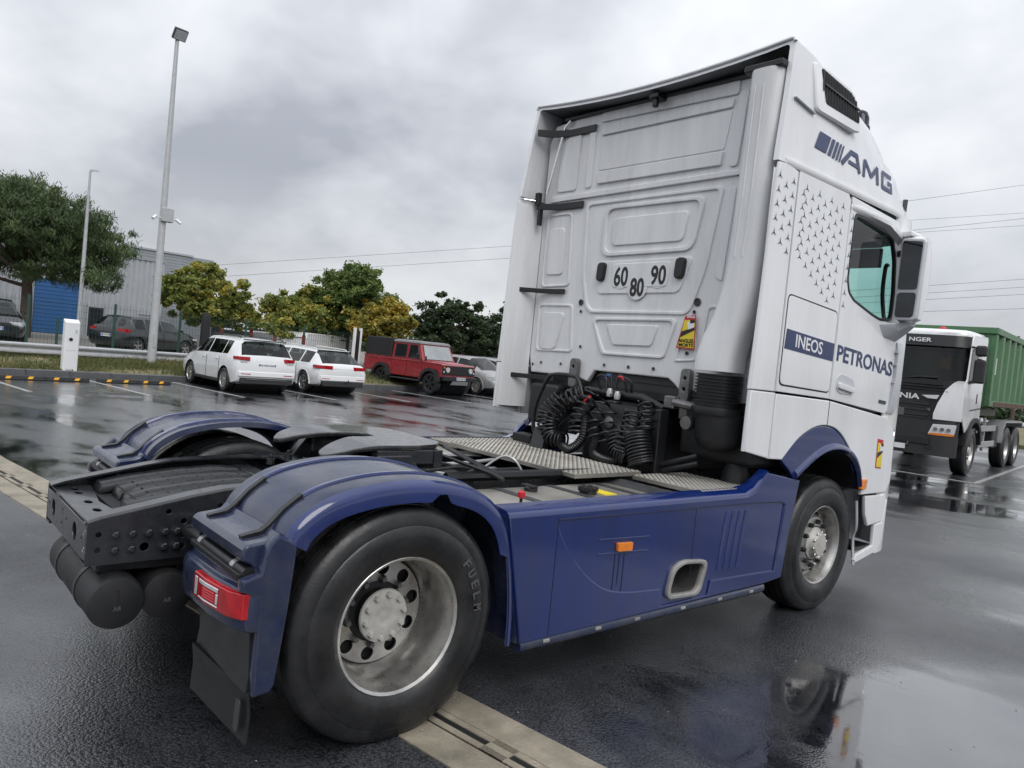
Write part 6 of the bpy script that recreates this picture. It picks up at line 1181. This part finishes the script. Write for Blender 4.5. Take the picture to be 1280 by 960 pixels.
van('low white van in front of the showroom sign', lot(-31.5, 18.6, .41), LA+.5, h=1.22)
van('white van among the trees behind the white estate car', lot(-27.5, 19.3, .41), LA+.35, h=1.38)
# ---------------------------------------------------------------- buildings
def warehouse():
    R = thing('warehouse', 'grey corrugated warehouse with a blue roller door', 'building', (0, 0, 0), LA)
    def wall(name, u, v0, v1, z0, z1, mat, per=.30, horiz=False, par=R, ends='u', gaps=()):
        pts = []; v = v0; d = .04
        while v < v1-1e-6:
            for f, o in ((0, 0), (.3, 0), (.4, d), (.9, d)): 
                if v+f*per <= v1: pts.append((v+f*per, o))
            v += per
        pts.append((v1, 0))
        b = B()
        if not horiz: b.loft([[(u+o, v, z) for v, o in pts]+[(u-.1, v1, z), (u-.1, v0, z)] for z in (z0, z1)])
        return b.ob(name, mat, par, None)
    wall('corrugated_wall', -42, -25, 11.35, .41, 5.2, 'clad'); wall('corrugated_wall', -42, 11.35, 13.6, 3.32, 5.2, 'clad'); wall('corrugated_wall', -42, 13.6, 18.1, .41, 5.2, 'clad')
    d = B().box(-42.12, -42.02, 11.35, 13.6, .41, 3.32).ob('roller_door', 'bluedoor', R)
    sl = B().box(-42.02, -41.99, 11.37, 13.58, 0, .19).me('door_slat')
    for k in range(14): o = link('door_slat', sl, 'bluedoor', d, None, .012, 1); o.location = (0, 0, .43+k*.206)
    for v in (11.30, 13.62): B().box(-42.0, -41.93, v-.04, v+.04, .41, 3.36).ob('door_jamb', 'clad2', R)
    pd = B().box(-41.99, -41.93, 14.05, 14.85, .45, 2.05).ob('door', 'trim', R); B().box(-41.95, -41.92, 14.15, 14.75, .55, 1.95).ob('door_glass', 'carglass', pd)
    for a in ((13.97, 14.05, .41, 2.12), (14.85, 14.93, .41, 2.12), (13.97, 14.93, 2.05, 2.14)): B().box(-42.0, -41.90, *a).ob('door_frame', 'clad', pd)
    B().box(-60, -41.95, -25, 18.15, 5.16, 5.28).ob('roof', 'clad2', R); B().box(-42.06, -41.9, -25, 18.14, 5.1, 5.3).ob('eaves_trim', 'clad2', R)
    b = B(); b.box(-60, -42.05, 18.0, 18.12, .41, 5.2); b.ob('end_wall', 'clad', R)
    R2 = thing('grey_building', 'taller grey building with horizontal cladding behind the warehouse', 'building', (0, 0, 0), LA)
    B().box(-60, -46.05, 17.2, 23.2, .41, 6.1).ob('wall', 'clad2', R2)
    sl = B().box(-46.06, -45.98, 17.2, 21.6, 0, .17).me('cladding_strip'); s2 = B().add([(-46.0, 21.62, 0), (-52.0, 24.8, 0), (-52.0, 24.8, .17), (-46.0, 21.62, .17)], [(0, 1, 2, 3)]).me('cladding_strip')
    for k in range(30): o = link('cladding_strip', sl, 'clad2', R2, None); o.location = (0, 0, .45+k*.187)
    B().add([(-46.0, 21.6, .41), (-54.0, 25.6, .41), (-54.0, 25.6, 6.1), (-46.0, 21.6, 6.1)], [(0, 1, 2, 3)]).ob('side_wall', 'clad', R2)
    B().box(-46.1, -45.9, 17.1, 21.7, 6.08, 6.2).ob('roof_edge', 'clad', R2)
    R3 = thing('showroom', 'low dark showroom with white sign letters seen under the trees', 'building', (0, 0, 0), LA)
    B().box(-42, -34.1, 16.8, 25, .41, 1.95).ob('wall', 'clad2', R3); B().box(-34.1, -33.95, 17.2, 22.0, 1.66, 2.08).ob('fascia', 'trim', R3); B().box(-34.08, -34.0, 17.2, 21.8, .5, 1.6).ob('shop_window', 'carglass', R3)
    text('sign_lettering', 'SHOW ROOM', FR('right', -33.93), 17.9, 21.4, 1.74, 2.0, 'whiteflat', R3, .03)
warehouse()
# ---------------------------------------------------------------- fence, guard rail, posts
def fences():
    R = thing('wire_fence', 'green posts and wire mesh fence behind the guard rail', 'fence', (0, 0, 0), LA)
    vs = [-4.6, -2.2, .2, 2.6, 5.0, 7.36, 9.42, 11.8, 14.2, 16.6]; po = B().box(-.03, .03, -.03, .03, .35, 2.05).me('post')
    for i, v in enumerate(vs): o = link('post', po, 'fencegreen', R, None, .008, 1); o.location = (-21.2, v, 0)
    B().box(-21.23, -21.17, 5.75, 5.81, .35, 1.45).ob('stay_post', 'fencegreen', R)
    for a, b_ in zip(vs[:-1], vs[1:]):
        w = B(); r = .0028
        for k in range(int((b_-a)/.1)): v = a+.05+k*.1; w.box(-21.2-r, -21.2+r, v-r, v+r, .45, 2.0)
        for z in (.5, .7, .9, 1.1, 1.3, 1.5, 1.7, 1.9): w.box(-21.21-r, -21.21+r, a, b_, z-r, z+r)
        stuff(w.ob('wire_panel', 'fencegreen', R, None))
    G = thing('guard_rail', 'galvanised steel guard rail along the top of the grass bank', 'guard rail', (0, 0, 0), LA)
    prof = [(-.01, .415), (.02, .43), (.06, .455), (.06, .49), (.0, .535), (-.01, .57), (.0, .605), (.06, .65), (.06, .685), (.02, .71), (-.01, .725)]
    for k in range(6):
        v0, v1 = -12+k*4.3, -12+(k+1)*4.3+.15; dx = .004*(k % 2)
        B().loft([[(-19.8+x+dx, v, z) for x, z in prof]+[(-19.8+x+dx-.006, v, z) for x, z in reversed(prof)] for v in (v0, v1)]).ob('beam', 'galv', G, 40)
    for k in range(13): B().box(-19.92, -19.82, -11.5+k*2.1, -11.42+k*2.1, .2, .70).ob('post', 'galv', G)
    # dark and white posts by the gate
    p = B().loft([[(x*w, y*w, z) for x, y in rnd([(-.13, -.13), (.13, -.13), (.13, .13), (-.13, .13)], .04)] for z, w in ((.3, 1.0), (1.7, .9), (2.0, .8), (2.08, .5))]).ob('gate_post', 'canvas', None, 40); p.location = lot(-20.5, 9.95); p.rotation_euler = (0, 0, LA); tag(p, 'thick dark wrapped post left of the white SUV', 'post')
    W_ = thing('gate_post', 'white double post with a dark gap behind the white estate car', 'post', lot(-20.5, 16.15), LA)
    for q in (-.16, .12): B().box(-.05, .05, q, q+.09, .3, 2.15).ob('upright', 'whiteflat', W_, bevel=.008)
    B().box(-.04, .04, -.06, .11, .3, 2.05).ob('infill', 'trim', W_)
    C = thing('charging_post', 'white charging post standing on the kerb', 'charging post', lot(-17.98, 5.06, .12), LA)
    B().loft([[(x, y, z) for x, y in rnd([(-.10, -.175), (.10, -.175), (.10, .175), (-.10, .175)], .03)] for z in (0, 1.26)]+[[(x, y, z) for (x, y), z in [((x, y), 1.36-(.09 if x > 0 else 0)) for x, y in rnd([(-.10, -.175), (.10, -.175), (.10, .175), (-.10, .175)], .03)]]]).ob('housing', 'whiteflat', C, 40)
    B().cyl('x', (.10, -.03, .84), .045, 0, .012, 16).ob('socket', 'black', C); B().box(.098, .104, -.12, .12, .55, .56).ob('seam', 'wplastic', C); B().box(.10, .103, .06, .12, 1.0, 1.1).ob('label', 'wplastic', C)
    # rubber wheel stops with yellow reflectors
    for k, (v0, v1) in enumerate(((2.95, 4.95), (5.15, 6.95))):
        o = thing('wheel_stop', ['black rubber wheel stop with yellow reflectors in the leftmost bay', 'black rubber wheel stop with yellow reflectors right of the charging post'][k], 'wheel stop', lot(-16.3, (v0+v1)/2), LA, 'rubber wheel stops')
        h = (v1-v0)/2; B().prism([(-.09, 0), (.09, 0), (.06, .10), (-.06, .10)], 'y', -h, h).ob('block', 'rubber', o, bevel=.015)
        for q in (-.72, -.27, .27, .72): B().loft([[(x, h*q-.07+dy, z), (x, h*q+.03+dy, z), (x+.003, h*q+.03+dy, z+.001), (x+.003, h*q-.07+dy, z+.001)] for x, z, dy in ((.084, .03, 0), (.066, .085, .04))]).ob('reflector', 'yellowref', o); B().box(-.058, .058, -.01, .0, .1, .102)
    # lamp columns
    Z0 = .36; L = thing('lamp_post', 'tall grey lamp column with floodlight and camera box on the bank', 'lamp post', lot(-19.38, 7.78, Z0), LA)
    B().lathe([(0, .13), (.02, .13), (2, .115), (4.5, .095), (9.7, .055)], 'z', (0, 0, 0), 12).ob('column', 'lampgrey', L, 50); B().box(.06, .14, -.05, .05, .5, .9).ob('hatch_cover', 'lampgrey', L)
    h = B().obox((.12, .02, 9.75), ((.8, 0, -.6), (0, 1, 0), (.6, 0, .8)), (.05, .2, .17)).ob('floodlight', 'greyhose', L, bevel=.02); B().obox((.17, .02, 9.71), ((.8, 0, -.6), (0, 1, 0), (.6, 0, .8)), (.006, .17, .14)).ob('lens', 'clear', h); B().tube([(0, 0, 9.6), (.0, 0, 9.85), (.06, 0, 9.8)], .03, 8).ob('bracket', 'greyhose', L)
    c = B().box(-.02, .20, -.10, .24, 4.25, 4.66).ob('camera_box', 'lampgrey', L, bevel=.02)
    for s in (-1, 1):
        B().tube([(.06, s*.15+.06, 4.34), (.08, s*.32+.06, 4.36)], .02, 8).ob('camera_arm', 'whiteflat', c); B().tube([(.08, s*.30+.06, 4.38), (.16, s*.42+.06, 4.28)], .045, 10).ob('camera', 'whiteflat', c)
    L2 = thing('lamp_post', 'slim lamp column beside the pine with a flat head', 'lamp post', lot(-29.2, 9.15, .41), LA)
    B().lathe([(0, .085), (4, .07), (6.88, .04)], 'z', (0, 0, 0), 10).ob('column', 'lampgrey', L2, 50); B().loft([[(-.05, -.02, 6.86), (.05, -.02, 6.86), (.05, .0, 6.94), (-.05, .0, 6.94)], [(-.1, .36, 6.93), (.1, .36, 6.93), (.08, .36, 6.98), (-.08, .36, 6.98)]]).ob('head', 'lampgrey', L2)
fences()
# ---------------------------------------------------------------- trees
def quads(name, C, A, Bv, mat, parent):   # many small quads from centres and half axes
    n = len(C); V = np.stack([C-A-Bv, C+A-Bv, C+A+Bv, C-A+Bv], 1).reshape(-1, 3)
    me = bpy.data.meshes.new(name); me.vertices.add(4*n); me.vertices.foreach_set('co', V.ravel()); me.loops.add(4*n); me.loops.foreach_set('vertex_index', np.arange(4*n)); me.polygons.add(n); me.polygons.foreach_set('loop_start', np.arange(n)*4); me.update(); me.validate()
    return link(name, me, mat, parent, None)
LEAFS = {}
def tree(label, base, lobes, nleaf, size, cols, trunk_r=.14, group='trees beyond the car park', name='tree', pine=False, trunk_to=None):
    """lobes: (dx, dy, z, rx, rz) ellipsoids relative to base (lot axes)"""
    R = thing(name, label, 'tree', base, LA, group)
    key = tuple(cols[0])+(len(cols),)
    mat = LEAFS.get(key) or LEAF('foliage', cols, .6, .15 if pine else .34); LEAFS[key] = mat
    C = []; CL = []
    lobes = list(lobes)+[(l[0]+RNG.normal()*l[3]*.75, l[1]+RNG.normal()*l[3]*.75, l[2]+RNG.normal()*l[4]*.4, l[3]*.45, l[4]*.45) for l in lobes for _ in range(2)]
    wts = np.array([l[3]**2*l[4] for l in lobes]); wts = wts/wts.sum()
    nclump = max(40, nleaf//(125 if not pine else 90))
    for l, w in zip(lobes, wts):
        k = max(4, int(nclump*w)); d = RNG.normal(size=(k, 3)); d /= np.linalg.norm(d, axis=1)[:, None]; r = RNG.uniform(.3, 1.0, k)**.5*RNG.uniform(.75, 1.25, k)
        CL.append(np.array([l[0], l[1], l[2]])+d*r[:, None]*np.array([l[3], l[3], l[4]]))
    CL = np.concatenate(CL); per = nleaf//len(CL); mr = np.mean([l[3] for l in lobes])
    pts = []; 
    for c in CL: 
        s = mr*RNG.uniform(.06, .14) if pine else mr*RNG.uniform(.06, .19); pts.append(c+RNG.normal(size=(per, 3))*np.array([s, s, s*.7]))
    pts = np.concatenate(pts); n = len(pts)
    if pine:
        a = RNG.normal(size=(n, 3))*.55; a[:, 2] = np.abs(a[:, 2])+.35; a /= np.linalg.norm(a, axis=1)[:, None]; t = RNG.normal(size=(n, 3)); b = np.cross(a, t); b /= np.linalg.norm(b, axis=1)[:, None]
        quads('crown', pts, a*size*RNG.uniform(.7, 1.3, n)[:, None], b*size*.16, mat, R)
    else:
        a = RNG.normal(size=(n, 3)); a[:, 2] *= .6; a /= np.linalg.norm(a, axis=1)[:, None]; t = RNG.normal(size=(n, 3)); b = np.cross(a, t); b /= np.linalg.norm(b, axis=1)[:, None]; s = size*RNG.uniform(.6, 1.3, n)[:, None]
        quads('crown', pts, a*s, b*s*.55, mat, R)
    bk = 'barkpine' if pine else 'bark'
    zt = trunk_to or np.mean([l[2] for l in lobes]); top = (np.mean([l[0] for l in lobes])*.4, np.mean([l[1] for l in lobes])*.4, zt)
    tp = bez([(0, 0, 0), (top[0]*.2+.05, top[1]*.2, zt*.35), (top[0]*.6, top[1]*.6-.05, zt*.7), top], 9); tr = B(); tr.tube(tp, [trunk_r*(1.25-.75*i/(len(tp)-1)) for i in range(len(tp))], 9)
    tk = tr.ob('trunk', bk, R, 60)
    for k in range(16 if not pine else 26):
        c = Vector(CL[RNG.integers(len(CL))]); i = int(len(tp)*RNG.uniform(.4, .95)); s = tp[min(i, len(tp)-1)]; mid = s.lerp(c, .5)+Vector((0, 0, -.12*(c-s).length))
        B().tube(bez([s, mid, c], 6), [trunk_r*.45, trunk_r*.38, trunk_r*.32, trunk_r*.25, trunk_r*.18, trunk_r*.1, .01][:7], 6).ob('branch', bk, tk, 60)
PINE = [(0.025, 0.046, 0.016), (0.052, 0.086, 0.030), (0.086, 0.132, 0.044), (0.138, 0.178, 0.063)]
GREENY = [(0.072, 0.114, 0.029), (0.130, 0.182, 0.046), (0.221, 0.260, 0.065), (0.442, 0.390, 0.078), (0.600, 0.403, 0.058)]
YELLOW = [(0.075, 0.100, 0.025), (0.163, 0.188, 0.044), (0.325, 0.288, 0.056), (0.525, 0.388, 0.056), (0.525, 0.288, 0.050)]
GREEN = [(0.054, 0.095, 0.027), (0.101, 0.162, 0.043), (0.169, 0.230, 0.065), (0.270, 0.284, 0.074)]
DARKG = [(0.025, 0.045, 0.021), (0.048, 0.077, 0.034), (0.081, 0.119, 0.050)]
Y0 = .41
tree('large dark umbrella pine in front of the warehouse', lot(-33.0, 8.4, Y0), [(0, -1.0, 5.0, 3.4, 1.4), (0, 1.5, 4.3, 2.5, 1.3), (0, -3.2, 4.9, 2.5, 1.5), (.2, 2.5, 3.0, 1.3, .7), (.3, .3, 3.1, 2.2, .7), (0, -.6, 5.9, 2.0, .7)], 120000, .08, PINE, .21, 'trees beyond the car park', 'pine_tree', True, 4.6)
tree('small tree with yellowing leaves beside the tall lamp column', lot(-29.2, 14.45, Y0), [(0, 0, 2.55, 1.65, 1.25), (0, -1.2, 2.3, 1.1, .75), (0, 1.25, 2.1, 1.1, .8), (0, -.2, 3.5, .9, .6)], 34000, .062, GREENY, .13)
tree('round tree turning yellow, left of the tall green one', lot(-27.6, 18.3, Y0), [(0, 0, 2.2, 1.6, 1.3), (0, -.8, 1.9, 1.2, 1.0), (0, .7, 2.4, 1.2, 1.1)], 34000, .062, GREENY, .13)
tree('tallest green tree behind the white estate car', lot(-27.2, 20.6, Y0), [(0, 0, 3.0, 1.9, 1.8), (0, .6, 3.9, 1.1, .9), (0, -.9, 3.4, 1.1, 1.0)], 36000, .064, GREEN, .15)
tree('bright yellow leaved tree behind the red off-roader', lot(-24.8, 20.9, Y0), [(0, 0, 2.1, 1.5, 1.2), (0, .6, 2.4, .9, .9), (0, -.9, 1.9, 1.0, .9)], 32000, .062, YELLOW, .12)
tree('dark green evergreen right of the yellow tree', lot(-26.6, 27.3, Y0), [(0, 0, 2.5, 1.9, 1.7), (0, 1.2, 2.1, 1.3, 1.4), (0, -1.0, 2.0, 1.2, 1.2), (0, .3, 3.4, 1.0, .7)], 30000, .07, DARKG, .16)
tree('dark evergreen half hidden by the lorry cab', lot(-25.5, 30.6, Y0), [(0, 0, 2.3, 1.8, 1.6), (0, .9, 2.0, 1.3, 1.3)], 16000, .07, DARKG, .15)
tree('yellow green shrub behind the showroom sign', lot(-38.5, 20.0, Y0), [(0, 0, 2.0, 1.4, 1.0), (0, 1.2, 1.9, 1.2, .9)], 10000, .06, GREENY, .06)
tree('small far conifer above the cab of the tipper truck', lot(-10.0, 52, 0), [(0, 0, 4.2, .6, 1.2), (0, 0, 5.3, .35, .8), (0, -1.4, 3.9, .5, .9)], 2500, .12, PINE, .1, 'far trees behind the tipper truck', 'conifer', True)
tree('far conifer above the green bin at the right edge', lot(-4.0, 60, 0), [(0, 0, 4.4, .8, 1.3), (0, .2, 5.6, .4, .9), (0, 1.6, 4.0, .7, 1.0)], 3000, .13, PINE, .12, 'far trees behind the tipper truck', 'conifer', True)
def far_hedge():
    n = 36000; u = RNG.uniform(-120, 60, n); C = np.stack([u, 75+RNG.normal(0, 1.2, n), .3+np.abs(RNG.normal(0, .5, n))*(2.2+.8*np.sin(u*.35)+.6*np.sin(u*.9))], 1)
    a = RNG.normal(size=(n, 3)); a /= np.linalg.norm(a, axis=1)[:, None]; t = RNG.normal(size=(n, 3)); b = np.cross(a, t); b /= np.linalg.norm(b, axis=1)[:, None]
    o = quads('far_hedge', C, a*.2, b*.11, LEAF('hedge_foliage', DARKG), None); o.rotation_euler = (0, 0, LA); tag(o, 'far dark hedge along the end of the car park', 'hedge', kind='stuff')
    n = 36000; v = RNG.uniform(-60, 80, n); C = np.stack([-70+RNG.normal(0, 1.5, n), v, .4+np.abs(RNG.normal(0, .55, n))*(2.4+.8*np.sin(v*.3)+.6*np.sin(v*.8))], 1)
    a = RNG.normal(size=(n, 3)); a /= np.linalg.norm(a, axis=1)[:, None]; t = RNG.normal(size=(n, 3)); b = np.cross(a, t); b /= np.linalg.norm(b, axis=1)[:, None]
    o = quads('far_hedge', C, a*.2, b*.11, LEAF('hedge_foliage', DARKG), None); o.rotation_euler = (0, 0, LA); tag(o, 'far dark hedge beyond the warehouse and yard', 'hedge', kind='stuff')
far_hedge()
# ---------------------------------------------------------------- overhead cables
def pix(x, y, D):     # a point of the place at depth D along the view of the photograph
    d = fw*F_PX+r2*(x-640)-u2*(y-480); return Vector(CAM)+d*(D/F_PX)
def cables():
    labs = ['topmost thin cable crossing the sky right of the lorry cab', 'second cable from the top, level with the cab mirror', 'third cable from the top right of the mirror', 'fourth cable from the top above the green bin', 'fifth cable from the top above the green bin', 'lowest thin cable just above the green bin']
    for i, (y0, y1) in enumerate(((250, 229), (287, 271), (357, 347), (366, 357), (374, 366), (388, 384))):
        a, b = pix(720, y0+(y0-y1)*2.65, 62), pix(1500, y1-(y0-y1)*1.4, 78); P = []
        for k in range(13): t = k/12; q = a.lerp(b, t); q.z -= .5*4*t*(1-t)*.3; P.append(q)
        tag(B().tube(P, .016, 5).ob('overhead_cable', 'wire', None, 60), labs[i], 'cable', 'overhead cables right of the cab')
    for i, (y0, y1) in enumerate(((331, 306), (345, 322))):
        a, b = pix(-500, y0+50, 80), pix(1500, y1-54, 88); P = [a.lerp(b, k/10) for k in range(11)]
        tag(B().tube(P, .016, 5).ob('overhead_cable', 'wire', None, 60), ['upper thin cable over the trees left of the lorry cab', 'lower thin cable over the trees left of the lorry cab'][i], 'cable', 'overhead cables over the trees')
cables()
